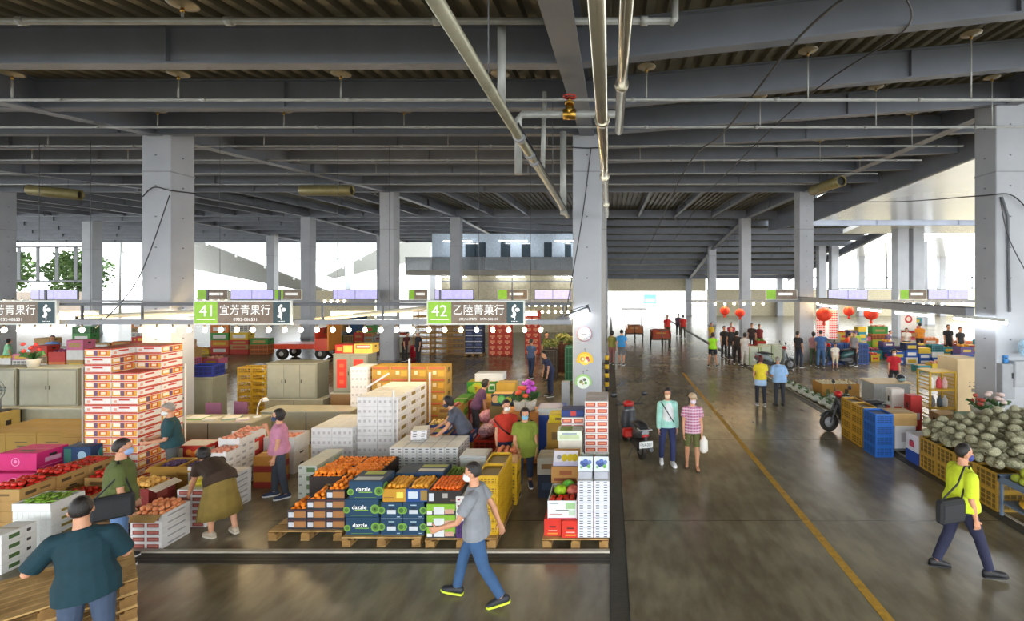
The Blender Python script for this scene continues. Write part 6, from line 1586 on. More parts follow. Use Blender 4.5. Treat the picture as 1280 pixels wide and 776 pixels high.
def pomelo(_):
    m = MB(); m.ell((0, 0, .075), (.08, .08, .078), M('pomelo_rind', '8a9a2c', .45, col2='b4b83c', scale=12, bump=.15, bscale=160), 14, 10, lambda p: 1 + .06 * max(0, p.z)); m.tube([(0, 0, .155), (0, 0, .168)], .008, C('4d5a24'), 5); return m
for L in range(2):
    for i in range(4 - L):
        for j in range(4 - L): put('pomelo', 'pomelo', 'fruit', pomelo, (6.66 + .165 * i + .08 * L, 7.36 + .165 * j + .08 * L, .6 + .125 * L), rnd.random() * 6, 'green-yellow pomelo piled on the display stand', 'pomelos')
def papaya(_):
    m = MB(); m.tube([(-.17, 0, .03), (-.1, .01, .045), (0, .02, .05), (.1, .01, .045), (.17, -.01, .03)], [.012, .036, .042, .036, .01], M('yellow_rind', 'c9921e', .5, col2='d9b03a', scale=9), 10); return m
for k in range(16): put('papaya', 'yellow_gourd', 'vegetable', papaya, (6.74 + .12 * (k % 4), 7.36 + .15 * (k // 4), .23 + .05 * (k % 2)), rnd.uniform(-.5, .5) + 1.0, 'long yellow gourd on the lower shelf of the display stand', 'yellow gourds')
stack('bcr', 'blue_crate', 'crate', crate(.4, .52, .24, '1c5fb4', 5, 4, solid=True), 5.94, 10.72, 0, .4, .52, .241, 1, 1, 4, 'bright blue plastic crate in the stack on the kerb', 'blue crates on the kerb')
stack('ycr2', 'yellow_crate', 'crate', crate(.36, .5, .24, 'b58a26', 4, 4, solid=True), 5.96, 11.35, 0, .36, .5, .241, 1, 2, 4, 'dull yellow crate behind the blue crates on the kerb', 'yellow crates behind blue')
put('wsack', 'white_carton', 'carton', carton(.48, .5, .52, 'cfcfd0', [('f', .3, .6, .3, .7, 'a8a0a4'), ('r', .2, .7, .3, .6, 'b8b0b4')], C('d8d4cc')), (6.78, 11.25, .1), 0, 'large white carton right of the blue crates')
stack('ktop', 'kraft_carton', 'carton', carton(.55, .5, .14, 'b8935a'), 6.5, 11.0, .62, .55, .5, .142, 1, 1, 2, 'flat kraft carton on the large white one', 'flat kraft cartons')
m = MB(); m.box(-.28, .28, -.28, .28, .06, .1, steel_d); t = thing('hand_trolley', 'low dark trolley under the large white carton', 'trolley', (6.78, 11.25, 0)); part('platform', m, t)
for x in (-.22, .22):
    for y in (-.22, .22): q = MB(); q.tube([(x - .015, y, .03), (x + .015, y, .03)], .03, slot, 10); part('wheel', q, t)
put('wbl', 'printed_carton', 'carton', carton(.36, .42, .62, 'd0cfd4', [('f', 0, 1, 0, .42, '2a4a9c'), ('l', 0, 1, 0, .42, '2a4a9c'), ('f', .3, .7, .55, .75, 'c0485a'), ('l', .3, .7, .55, .75, 'c0485a')]), (6.74, 10.42, 0), 0, 'white carton with blue base and red mark at the end of the melon stall')
def shelfy(_):
    m = MB(); c = C('c29a1e', .45)
    for z in (0, .5, 1.0, 1.48):
        m.box(-.36, .36, -.28, .28, z, z + .03, c)
    for x in (-.34, .34):
        for y in (-.26, .26): m.box(x - .02, x + .02, y - .02, y + .02, 0, 1.5, c)
    for z in (.12, .22, .32, .62, .72, .82, 1.12, 1.22, 1.32):
        m.box(-.355, -.345, -.26, .26, z, z + .03, c)
        m.box(.345, .355, -.26, .26, z, z + .03, c)
    return m
put('shelfy', 'crate_shelf', 'shelf', shelfy, (8.98, 13.2, 0), 0, 'yellow open crate shelf between the grey desk and wooden wardrobe')
for i, (x, z, c, nm) in enumerate(((8.8, 1.03, 'e4e0da', 'white'), (9.0, 1.03, 'c8424a', 'red'), (9.15, 1.03, 'd8b0a8', 'pink'), (8.82, .53, '8a8c92', 'grey'), (9.02, .53, '55606a', 'dark'), (9.16, .53, 'c9c9c4', 'pale'))):
    m = MB(); m.lathe([(.06, 0), (.07, .05), (.07, .2), (.03, .26), (.03, .3)], C(c), 12); solo('jar', m, nm + ' bottle-shaped jar on the yellow crate shelf', 'jar', (x, 13.12, z))
m = MB(); ww = M('pale_plywood', 'cdb48a', .6, var=.08, scale=2); m.box(0, .72, 0, .8, 0, 1.75, ww, .006)
q = MB(); q.box(.02, .7, -.016, 0, .06, 1.72, ww, .003)
t = thing('wardrobe', 'pale plywood wardrobe at the foot of the right pillar', 'cupboard', (9.9, 13.7, 0)); part('wardrobe_body', m, t); part('door', q, t)
m = MB(); [m.box(x, x + .05, -.022, -.016, z, z + .03, C('6a6258')) for x in (.34, .46) for z in (.95, 1.05)]; m.box(.42, .5, -.03, -.016, .8, .9, C('6a6258')); part('latch', m, t)
def gdesk(_):
    m = MB(); m.box(-.55, .55, -.35, .35, 0, .88, C('9a9c9a'), .005); m.box(-.3, -.29, -.353, -.35, .02, .86, C('d8dad8')); q = MB(); q.box(-.6, .6, -.42, .4, .88, .91, M('pale_plywood', 'cdb48a'), .003); return [('counter_body', m), ('worktop', q)]
put('gdesk', 'counter', 'counter', gdesk, (8.5, 14.8, 0), 0, 'grey counter with pale wooden top beside the yellow shelf')
m = MB(); m.ell((0, 0, .1), (.13, .15, .13), C('30343a', .15), 16, 12, lambda p: 1 if p.z > -.5 else .8); q = MB(); q.ell((0, -.03, .09), (.12, .13, .08), C('8fb0b4', .1), 14, 8); t = thing('helmet', 'dark motorbike helmet on the grey counter', 'helmet', (8.85, 14.6, .915)); part('shell', m, t); part('visor', q, t)
put('garlic_box', 'garlic_carton', 'carton', tray(1.3, .8, .42, 'a9792e', 'b09a6a', marks=[('f', .1, .2, .2, .6, '5a5a2a'), ('f', .6, .7, .2, .6, '4a3a1a')]), (8.0, 17.0, 0), 0, 'long kraft bin of pale garlic on the right stall floor')
heap('garlic', 'garlic_bulb', 'vegetable', m_peach(.045, 'cfc29a', 'e4dcc0'), 8.0, 17.0, .34, 1.22, .74, .06, 'pale garlic bulb in the long kraft bin', 'garlic in the long bin', 1)
for i in range(3): put('ysm', 'yellow_crate', 'crate', crate(.36, .4, .3, 'b98a2a', 4, 4, solid=True), (7.45 + .38 * i, 14.6 + .45 * (i % 2), 0), .0, 'small ochre crate left of the grey counter, ' + pos(i, 3), 'ochre crates')
def greens(_):
    m = MB(); rr = random.Random(9); g = [M('leaf_dark', '3f5f34', .55), M('leaf_mid', '6f8f5a', .55), M('stalk_white', 'd3d8cc', .35)]
    m.ell((0, 0, .1), (.19, .22, .1), g[2], 14, 8, lambda p: 1 + .12 * noise.noise(p * 5))
    for k in range(40):
        a = rr.random() * 6.3; r = .16 * rr.random() ** .5; c = Vector((r * math.cos(a), r * math.sin(a) + .03, .17 + .06 * rr.random())); u = Vector((rr.gauss(0, 1), rr.gauss(0, 1), .4)).normalized() * .07; w2 = u.orthogonal().normalized() * .035
        m.add([c - u, c + w2, c + u, c - w2], [(0, 1, 2, 3)], g[rr.choice((0, 1, 1, 2))])
    return m
for j in range(10):
    for i in range(3):
        if (j < 2 and i == 0) or (j > 5 and i > 0): continue
        put('greens', 'bagged_greens', 'vegetable', greens, (6.95 + .47 * i - .02 * j, 13.3 + .52 * j, 0), rnd.uniform(-.4, .4), 'clear bag of leafy greens on the floor behind the kerb', 'bagged greens in rows')
for i, (x, y, z, w, d, h, c, c2, lab) in enumerate([(8.8, 11.3, 0, 1.0, .6, .8, '7f9a78', '93ad8a', 'pale green covered table behind the melons'), (9.75, 10.6, 0, .6, .5, .9, 'cfc6b0', 'd8d0bc', 'cream open carton at the right end behind the melons'), (9.75, 9.9, 0, .5, .5, .95, 'b08a4a', 'c09a5a', 'kraft carton beyond the melons at the picture edge'), (8.5, 12.2, 0, .5, .4, .62, 'b8966a', 'c8a87a', 'light brown board carton before the yellow shelf'), (8.15, 12.9, 0, .3, .3, .9, 'b8302c', 'd0d0d0', 'red and white carton between counter and yellow shelf'), (8.02, 13.5, 0, .35, .3, .95, 'd8d2c8', 'c0392c', 'white carton with red band behind the grey counter end')]):
    put('rm%d' % i, 'carton' if i else 'covered_table', 'carton' if i else 'table', carton(w, d, h, c, [('f', .2, .8, .3, .5, c2), ('l', .2, .8, .3, .5, c2)], C(c2)), (x, y, z), 0, lab)
m = MB(); rt = C('b8301f', .5); m.box(-.3, .3, -.25, .25, 0, .02, rt); [m.box(*b_, 0, .1, rt) for b_ in ((-.3, .3, -.25, -.235), (-.3, .3, .235, .25), (-.3, -.285, -.25, .25), (.285, .3, -.25, .25))]; solo('red_tray', m, 'red plastic tray on the cream carton by the right picture edge', 'tray', (9.75, 10.6, .903))
put('potr2', 'potted_flower', 'plant', pot(1, 'd8c0b8', 8, .12), (9.1, 11.25, .802), 0, 'pot of pale blossoms on the green covered table')
for i, (x, y) in enumerate(((9.0, 11.0), (9.25, 11.45))): 
    put('pot_s', 'potted_plant', 'plant', pot(1, '9a3a2c', 3, .05), (x - .5, y, .802), i, 'small leafy pot on the green covered table, %s' % ('front', 'back')[i])
# pillar fittings
def ebox(w, h, d, col):
    def b(_):
        m = MB(); m.box(-w / 2, w / 2, -d, 0, 0, h, C(col, .45), .006); q = MB(); q.box(-w / 2 + .02, w / 2 - .02, -d - .01, -d, .02, h - .02, C(col, .4), .003); q.box(w / 2 - .09, w / 2 - .05, -d - .025, -d - .01, h * .6, h * .75, C('222222')); return [('box_body', m), ('door', q)]
    return b
put('ebox', 'electric_box', 'box', ebox(.55, .62, .2, '9a9da0'), (9.98, 11.699, 1.4), 0, 'grey electric cabinet on the near right pillar')
put('ebox2', 'electric_box', 'box', ebox(.32, .85, .16, '8f9296'), (9.59, 11.699, 1.1), 0, 'narrow grey electric cabinet left on the near right pillar')
put('ebox3', 'meter_box', 'box', ebox(.1, .18, .06, '2f7fc0'), (9.62, 11.69, 1.96), 0, 'small blue box between the electric cabinets')
t = thing('wall_fan', 'pale blue wall fan on the near right pillar', 'fan', (10.0, 11.5, 2.35)); bf = C('8fb8cf', .4)
m = MB(); m.tube([(0, .18, -.12), (0, .05, -.12), (0, 0, 0)], .025, C('c9ccc9'), 8); part('bracket', m, t)
m = MB(); [m.tube([(r * math.cos(k * PI / 12), -.06 - .04 * (1 - r / .27), r * math.sin(k * PI / 12) * .95) for k in range(25)], .007, bf, 5, caps=False) for r in (.06, .12, .18, .23, .27)]; [m.tube([(0, -.1, 0), (.27 * math.cos(k * PI / 8), -.06, .26 * math.sin(k * PI / 8))], .005, bf, 4) for k in range(16)]; part('cage', m, t)
m = MB(); m.tube([(0, -.04, 0), (0, .04, 0)], .06, bf, 12); [m.disc((.12 * math.cos(a), -.03, .12 * math.sin(a)), .1, '-y', C('b4d4e2'), 10, .09) for a in (0, 2.1, 4.2)]; part('blades', m, t)
m = MB(); m.box(-.1, .1, -.1, .1, 0, 1.05, C('8f9296'), .006); solo('locker', m, 'narrow grey locker against the left of the middle pillar', 'cabinet', (-1.08, 11.85, 0)).scale = (1, 1, 1.4)
# striped post behind the middle pillar
m = MB()
for k in range(8): m.tube([(0, 0, .16 * k), (0, 0, .16 * k + .16)], .07, C('d9b01e' if k % 2 else '222222'), 12, caps=True)
solo('bollard', m, 'yellow and black banded post behind the middle pillar', 'post', (-.1, 17.5, 0))

# ------------------------------------------------------------------ scooters
def scooter(label, x, y, rz, col, plate):
    t = thing('scooter', label, 'scooter', (x, y, 0), rz); dk_ = C('26282c', .35); bc = C(col, .25)
    for yy, n in ((.0, 'rear'), (1.28, 'front')):
        w_ = MB(); w_.T = Matrix.Translation((0, yy, .25)) @ Matrix.Rotation(PI / 2, 4, 'Y'); w_.lathe([(.13, -.03), (.19, -.05), (.24, -.04), (.25, 0), (.24, .04), (.19, .05), (.13, .03)], slot, 24)
        o = part('wheel', w_, t); q = MB(); q.T = Matrix.Translation((0, yy, .25)) @ Matrix.Rotation(PI / 2, 4, 'Y'); q.lathe([(.04, -.06), (.14, -.035), (.14, .035), (.04, .06)], C('8a8c8e', .3), 16); part('rim', q, o)
    m = MB(); m.tube([(0, -.28, .66), (0, -.1, .62), (0, .25, .52), (0, .45, .38)], [(.08, .05), (.15, .12), (.17, .16), (.13, .1)], bc, 14, ref=(1, 0, 0)); part('tail_body', m, t)
    m = MB(); m.tube([(0, -.2, .74), (0, .0, .76), (0, .25, .74), (0, .48, .7)], [(.09, .04), (.14, .06), (.15, .055), (.1, .03)], C('1f1f22', .55), 14, ref=(1, 0, 0)); part('seat', m, t)
    m = MB(); m.box(-.15, .15, .42, .95, .26, .33, dk_, .02); m.box(-.1, .1, -.05, .5, .2, .42, dk_, .03); part('floorboard', m, t)
    m = MB(); m.tube([(0, .9, .3), (0, 1.02, .55), (0, 1.0, .82), (0, .98, .95)], [(.14, .04), (.2, .07), (.17, .07), (.1, .05)], bc, 14, ref=(1, 0, 0)); part('leg_shield', m, t)
    m = MB(); m.tube([(.08, 1.28, .25), (.07, 1.1, .7)], .025, steel_d, 8); m.tube([(-.08, 1.28, .25), (-.07, 1.1, .7)], .025, steel_d, 8); m.tube([(0, 1.1, .38), (0, 1.3, .54), (0, 1.5, .4)], [(.07, .02), (.09, .03), (.06, .02)], bc, 10, ref=(1, 0, 0)); part('front_fork', m, t)
    m = MB(); m.tube([(-.34, .92, 1.0), (-.15, 1.0, .98), (.15, 1.0, .98), (.34, .92, 1.0)], .018, dk_, 8); m.ell((0, 1.02, .98), (.14, .1, .09), C('b8241c', .3), 12, 8); part('handlebar', m, t)
    for s_ in (-1, 1):
        m = MB(); m.tube([(s_ * .2, .98, 1.0), (s_ * .36, .95, 1.2)], .008, dk_, 6); m.ell((s_ * .38, .94, 1.23), (.085, .025, .06), dk_, 10, 6); part('mirror', m, t)
    m = MB(); m.ell((0, -.29, .6), (.08, .03, .04), C('c0242c', .2), 10, 8); part('tail_light', m, t)
    m = MB(); m.tube([(-.12, -.1, .72), (-.13, -.34, .74), (.13, -.34, .74), (.12, -.1, .72)], .014, C('b4b6b8', .3), 8); part('grab_rail', m, t)
    m = MB(); m.box(-.15, .15, -.345, -.335, .36, .5, C('e4e6e4'), .003)
    if plate: m.text(plate, .075, C('1c2430'), (0, -.35, .39), maxw=.26)
    m.box(-.03, .03, -.34, -.2, .42, .6, dk_); part('number_plate', m, t)
    m = MB(); m.tube([(.16, .2, .22), (.17, -.2, .26)], [.035, .045], steel_d, 10); part('exhaust', m, t)
    m = MB(); m.tube([(-.1, .3, .2), (-.22, .25, .0)], .012, steel_d, 6); part('side_stand', m, t)
    return t
scooter('parked dark grey scooter with red tail and white plate beside the goods', .7, 10.6, D_(14), '4a4d52', 'EWA-0007')
o = MB(); o.box(-.14, .14, -.1, .1, 0, .2, C('b8241c', .3), .04); solo('red_bag', o, 'red pannier hung on the tail of the parked grey scooter', 'bag', (.43, 10.85, .42), D_(14))
scooter('dark scooter half hidden by yellow crates behind the kerb', 7.05, 12.75, D_(95), '2f3338', '')
scooter('grey scooter parked beneath the red and white poster', 6.95, 21.9, D_(-90), '7a8488', '')
scooter('teal scooter behind the standing pair in the far right stalls', 11.5, 22.95, D_(90), '3a5a5c', '')
# bags carried by people
def crossbag(lab, c, sh, w, d, h, rz, col='202124', out=None):
    m = MB(); m.box(-w / 2, w / 2, -d / 2, d / 2, -h, 0, C(col, .75), .03); m.box(-w / 2 + .03, w / 2 - .03, -d / 2 - .01, -d / 2, -h * .75, -h * .15, C(col, .7), .004)
    t = thing('shoulder_bag', lab, 'bag', c, rz); part('bag_body', m, t)
    q = MB(); R = Matrix.Rotation(-rz, 3, 'Z'); loc = [R @ (Vector(p) - Vector(c)) for p in sh]; q.tube([(-w * .45, 0, -.03)] + loc + [(w * .45, 0, -.03)], .011, C(col, .7), 6); part('strap', q, t)
crossbag('black shoulder bag at the hip of the person in neon yellow polo', (4.38, 6.17, 1.1), [(4.46, 6.15, 1.3), (4.6, 6.22, 1.5), (4.74, 6.32, 1.47)], .4, .12, .3, D_(15))
crossbag('black bag at the hip of the person in olive T-shirt', (-6.58, 6.36, 1.06), [(-6.6, 6.4, 1.25), (-6.66, 6.5, 1.47)], .42, .12, .3, D_(38))
m = MB(); m.tube([(-2.22, 9.18, 1.28), (-2.08, 9.16, 1.12), (-1.92, 9.2, .98)], .012, slot, 6); solo('bag_strap', m, 'dark crossbody strap on the person in red T-shirt', 'strap')
m = MB(); m.tube([(1.1, 10.2, 1.36), (1.2, 10.1, 1.2), (1.36, 10.12, .95)], .01, slot, 6); solo('bag_strap', m, 'thin black strap across the person in mint cardigan', 'strap')
m = MB(); m.lathe([(.05, -.34), (.09, -.3), (.085, -.1), (.02, 0)], C('e4e0d8', .4), 12); solo('carrier_bag', m, 'small white carrier bag held by the person in pink plaid shirt', 'bag', (1.95, 9.95, .72))
# ------------------------------------------------------------------ stalls and people farther off
def fp(px, py): v = floor_at(px, py); return (v.x, v.y)
CN = {'blue': '1f4f9c', 'teal': '2a7f8a', 'green': '3f8a3c', 'red': 'b8342a', 'yellow': 'c9a82a', 'white': 'd4d2cc', 'orange': 'c9702a', 'kraft': 'a8854e', 'purple': '5a4a7a', 'pink': 'c86a8a', 'lime': '9ab83a', 'navy': '26345c', 'grey': '9a9c9a'}
NAMES = list(CN)
def field(tag_, x0, x1, y0, rows, dy, n, seed, where, pal=None, hmax=3, dx=0.0):
    rr = random.Random(seed)
    for j in range(rows):
        for i in range(n):
            x = x0 + (x1 - x0) * (i + .5) / n + dx * j; y = y0 + dy * j; w = (x1 - x0) / n * .92; z = 0
            for k in range(rr.randint(1, hmax)):
                c = rr.choice(pal or NAMES); h = rr.choice((.26, .34, .42)); c2 = rr.choice(('white', 'yellow', 'kraft', 'red')); kind = rr.choice((0, 0, 0, 1, 2))
                key = '%s%.2f%.2f%s%s%d' % (tag_, w, h, c, c2, kind)
                b = (carton(w, .5, h, CN[c], [('f', .15, .85, .25, .7, CN[c2]), ('t', .1, .9, .1, .9, CN[c2])]), crate(w, .5, h, CN[c], 4, 4, solid=True), tray(w, .5, h, CN[c], CN[c2], marks=[('f', .2, .8, .3, .6, CN[c2])]))[kind]
                put(key, ('carton', 'crate', 'tray')[kind], ('carton', 'crate', 'tray')[kind], b, (x, y, z), 0, '%s %s %s, row %s, %s pile, %s' % (c, ('carton', 'crate', 'tray')[kind], where, ('one', 'two', 'three')[j], nth(i + 1), ('bottom', 'second', 'third', 'fourth', 'fifth', 'sixth')[k]))
                z += h + .002
                if kind == 2: break
            if kind == 2 and rr.random() < .8:
                fc = rr.choice(('c8402a', 'd99a2a', '6f9a2a', 'd8c040', '8a3a5a', 'd8a080'))
                heap('far' + fc, 'fruit', 'fruit', m_orange(.075, fc), x, y, z - .07, w * .85, .42, .08, 'fruit in the tray %s, row %s, %s pile' % (where, ('one', 'two', 'three')[j], nth(i + 1)), 'fruit %s row %d pile %d' % (where, j + 1, i + 1), 1)
field('ra', 10.35, 13.6, 24.4, 2, 1.2, 7, 1, 'behind the far right standing pair', hmax=5)
field('rb', 13.7, 20.0, 21.6, 3, 1.9, 10, 2, 'in the busy right stalls', pal=['blue', 'teal', 'white', 'red', 'yellow', 'navy', 'purple', 'green'], hmax=3)
field('rc', 13.2, 22, 28.0, 1, 1.3, 9, 12, 'at the back of the right stalls', hmax=6)
field('rd', 7.0, 9.2, 25.5, 2, 1.2, 4, 5, 'by the far right pillar', pal=['white', 'lime', 'red', 'yellow'], hmax=5)
field('la', -26, -17.6, 20.5, 2, 1.4, 11, 3, 'beyond the left counter', pal=['yellow', 'orange', 'kraft', 'red', 'white', 'pink'], hmax=4)
field('lc', -30, -19, 27, 1, 1.4, 10, 9, 'in the farthest left stalls', pal=['yellow', 'kraft', 'red', 'white', 'green', 'orange'], hmax=6)
field('lb', -17.5, -12.5, 29.5, 1, 1.4, 8, 4, 'past the orange cart', pal=['kraft', 'grey', 'red', 'navy', 'green'], hmax=5)
# stacks behind the middle block
wcrate = crate(1.1, .9, .32, 'b8893a', 4, 5)
stack('wcrate', 'wooden_crate', 'crate', crate(.95, .8, .3, 'a87c34', 4, 4), -10.9, 26.6, 0, .95, .8, .3, 3, 1, 8, 'slatted wooden crate in the wall behind sign 42', 'wall of wooden crates')
put('navyst0', 'pallet', 'pallet', pallet(1.0, .8, .13), (-7.4, 26.4, 0), 0, 'pallet under the navy carton stack in the back')
stack('navyst', 'navy_carton', 'carton', carton(.48, .5, .31, '2c3654', [('f', .05, .95, .0, .16, 'c9ccd4'), ('f', .2, .8, .35, .7, '4d5a86')], C('8a8fa0')), -7.87, 26.1, .131, .48, .5, .312, 2, 1, 6, 'navy printed carton in the back stack', 'navy cartons in the back')
rdc = carton(.4, .5, .3, 'b83a2c', [('f', .15, .85, .3, .75, 'd98a6a'), ('f', .4, .6, .1, .25, 'e4d0b8')], C('a8342a'))
stack('rdst', 'red_carton', 'carton', rdc, -6.6, 26.2, 0, .4, .5, .302, 3, 1, 7, 'red printed carton in the back stack below sign 42', 'red cartons below sign 42')
stack('rdst', 'red_carton', 'carton', rdc, -4.75, 26.9, 0, .4, .5, .302, 2, 1, 8, 'red printed carton in the back stack left of the pillar', 'red cartons left of pillar')
# orange flatbed cart
t = thing('flatbed_cart', 'orange motor cart with flat bed beyond the three-door cupboard', 'vehicle', (-15.7, 25.3, 0)); og = C('d8441c', .35)
m = MB(); m.box(-1.6, .5, -.6, .6, .55, .8, og, .02); part('flat_bed', m, t)
m = MB(); m.box(.5, 1.2, -.6, .6, .45, 1.1, og, .03); m.box(1.15, 1.25, -.6, .6, .45, 1.9, C('d8862a'), .02); m.box(.5, .56, -.6, .6, 1.1, 1.6, og, .01); part('cab', m, t)
m = MB(); m.tube([(1.0, 0, 1.1), (.8, 0, 1.5)], .03, slot, 6); m.tube([(.8 + .18 * math.cos(a) * .4, .18 * math.sin(a), 1.5 + .18 * math.cos(a)) for a in [k * PI / 6 for k in range(13)]], .02, slot, 5); part('steering_wheel', m, t)
for x in (-1.2, .8):
    for y in (-.5, .5):
        w_ = MB(); w_.T = Matrix.Translation((x, y, .3)) @ Matrix.Rotation(PI / 2, 4, 'X'); w_.lathe([(.1, -.08), (.26, -.1), (.3, -.06), (.3, .06), (.26, .1), (.1, .08)], slot, 18); w_.lathe([(.02, .101), (.12, .1), (.12, .102)], C('b8b8b4'), 12); part('wheel', w_, t)
put('bluec', 'container', 'container', carton(1.0, 1.2, 1.9, '27496e', [('f', .48, .52, 0, 1, '1d3a5a'), ('r', .3, .33, 0, 1, '1d3a5a'), ('f', .1, .14, .05, .95, '1d3a5a')], C('27496e'), False), (-16.2, 30.5, 0), 0, 'tall blue metal container behind the orange cart')
put('desk_b', 'desk', 'desk', desk(1.5, .7, .95), (-11.6, 27.3, 0), 0, 'grey desk in the back beside the red bin')
m = MB(); m.lathe([(.22, 0), (.28, .6), (.3, .62), (.27, .62), (.2, .05)], C('c0243a', .4), 16); solo('bin', m, 'red round bin in the back beside the grey desk', 'bin', (-10.4, 25.6, 0))
# paper pompoms, posters
def pompom(p, r, lab):
    m = MB(); pm = C('e03a1e', .7); m.ell((0, 0, 0), r, pm, 20, 14, lambda q: 1 + .12 * math.sin(14 * math.atan2(q.y, q.x)) * (1 - q.z * q.z)); t = thing('paper_lantern', lab, 'lantern', p); part('globe', m, t); q = MB(); q.tube([(0, 0, r), (0, 0, 3.06 - p[2])], .006, slot, 4); part('string', q, t); q = MB(); q.tube([(0, 0, -r), (0, 0, -r * 1.6)], [.05, .07], pm, 8); part('tassel', q, t)
for i, (x, y, Y, r) in enumerate(((1030, 393, 23.26, .32), (1061, 389, 23.26, .22), (1089, 392, 23.26, .3), (906, 384, 23.26 , .2), (925, 391, 23.26, .2))):
    p = at(x, y, Y); pompom((p.x, p.y, min(p.z, 2.6)), r, 'red paper lantern hanging over the right stalls, ' + pos(i if i < 3 else i - 3, 3 if i < 3 else 2) + (' of the near three' if i < 3 else ' of the far pair'))
m = MB(); m.box(-.52, .52, 0, .02, 0, 1.5, C('e8e2dc')); [m.box(-.5 + .105 * i, -.42 + .105 * i, -.003, 0, .04 + .12 * j, .12 + .12 * j, C('d83a3a')) for i in range(10) for j in range(12) if i not in (4, 5)]; m.box(-.08, .1, -.004, -.001, .2, 1.3, C('f0ece6')); t = thing('poster', 'red and white patterned poster board in the far right stalls', 'poster', (10.85, 23.98, 0)); part('board', m, t, (0, 0, 1.15)); m = MB(); m.box(-.03, .03, .02, .06, 0, 2.2, steel_d); part('post', m, t)
m = MB(); m.box(-.45, .45, 0, .03, 0, 1.0, C('e6e4e0')); m.disc((0, -.003, .6), .22, '-y', C('b8342a'), 12); m.disc((0, -.005, .62), .13, '-y', C('e6d0c8'), 12); t = thing('poster', 'white poster with round red emblem at the back of the right stalls', 'poster', (17.0, 27.3, 0)); part('board', m, t, (0, 0, 1.3)); m = MB(); m.box(-.03, .03, .03, .07, 0, 2.0, steel_d); part('post', m, t)
for i in range(4): put('bluewall', 'blue_bin', 'bin', crate(.55, .6, 1.0, '24509a', 5, 4, solid=True), (10.5 + .6 * i, 23.6, 0), 0, 'tall blue bin in the row behind the far right standing pair, ' + pos(i, 4))
for i in range(4): put('wtable', 'counter', 'counter', carton(.5, .6, .85, 'cfd6c0', [('f', .1, .2, 0, 1, '8aa85a')]), (6.9 + .55 * (i % 2) + (0 if i < 2 else .9), 23.4 + (0 if i < 2 else .8), 0), 0, 'pale counter block beside the crowd by the kerb, %s' % ('left front', 'right front', 'left rear', 'right rear')[i])
# carts at the exit
def cart(x, y, lab, col, roof):
    t = thing('cargo_cart', lab, 'vehicle', (x, y, 0)); cm = C(col); m = MB(); m.box(-.6, .6, -.5, .9, .4, .5, C('6a4a3a')); [m.box(a, a + .05, -.5, .9, .5, .95, cm) for a in (-.6, .55)]; m.box(-.6, .6, -.5, -.45, .5, .8, cm); part('cargo_bed', m, t)
    for xx in (-.62, .62):
        w_ = MB(); w_.T = Matrix.Translation((xx, .2, .3)) @ Matrix.Rotation(PI / 2, 4, 'Y'); w_.lathe([(.2, -.03), (.3, -.03), (.3, .03), (.2, .03)], slot, 16); part('wheel', w_, t)
    w_ = MB(); w_.T = Matrix.Translation((0, -.95, .3)) @ Matrix.Rotation(PI / 2, 4, 'Y'); w_.lathe([(.2, -.03), (.3, -.03), (.3, .03), (.2, .03)], slot, 16); part('wheel', w_, t)
    m = MB(); m.tube([(0, -.95, .3), (0, -.8, 1.0)], .03, steel_d, 6); m.tube([(-.3, -.75, 1.05), (.3, -.75, 1.05)], .02, steel_d, 6); m.tube([(0, -.9, .45), (0, -.4, .45)], .03, steel_d, 6); part('front_fork', m, t)
    if roof:
        m = MB(); [m.tube([(a, .8, .5), (a, .8, 2.1)], .02, steel_d, 6) for a in (-.55, .55)]; m.box(-.9, .9, .0, 1.0, 2.1, 2.15, C('5a5c5c')); part('roof', m, t)
    return t
cart(1.75, 34, 'cargo tricycle with flat roof near the aisle exit, left one', 'b86a3a', True)
cart(3.25, 30.5, 'cargo tricycle loaded with red goods near the aisle exit, right one', 'a8482c', False)
put('cartload', 'carton', 'carton', carton(1.0, 1.0, .5, 'b8482c', [('f', .2, .8, .2, .7, 'd0a03a')]), (3.25, 30.75, .503), 0, 'red carton loaded on the right cargo tricycle')
put('cartload2', 'carton', 'carton', carton(.9, 1.0, .5, 'b8703a', [('f', .2, .8, .2, .7, 'c9a86a')]), (1.75, 34.2, .503), 0, 'brown carton loaded on the left cargo tricycle')
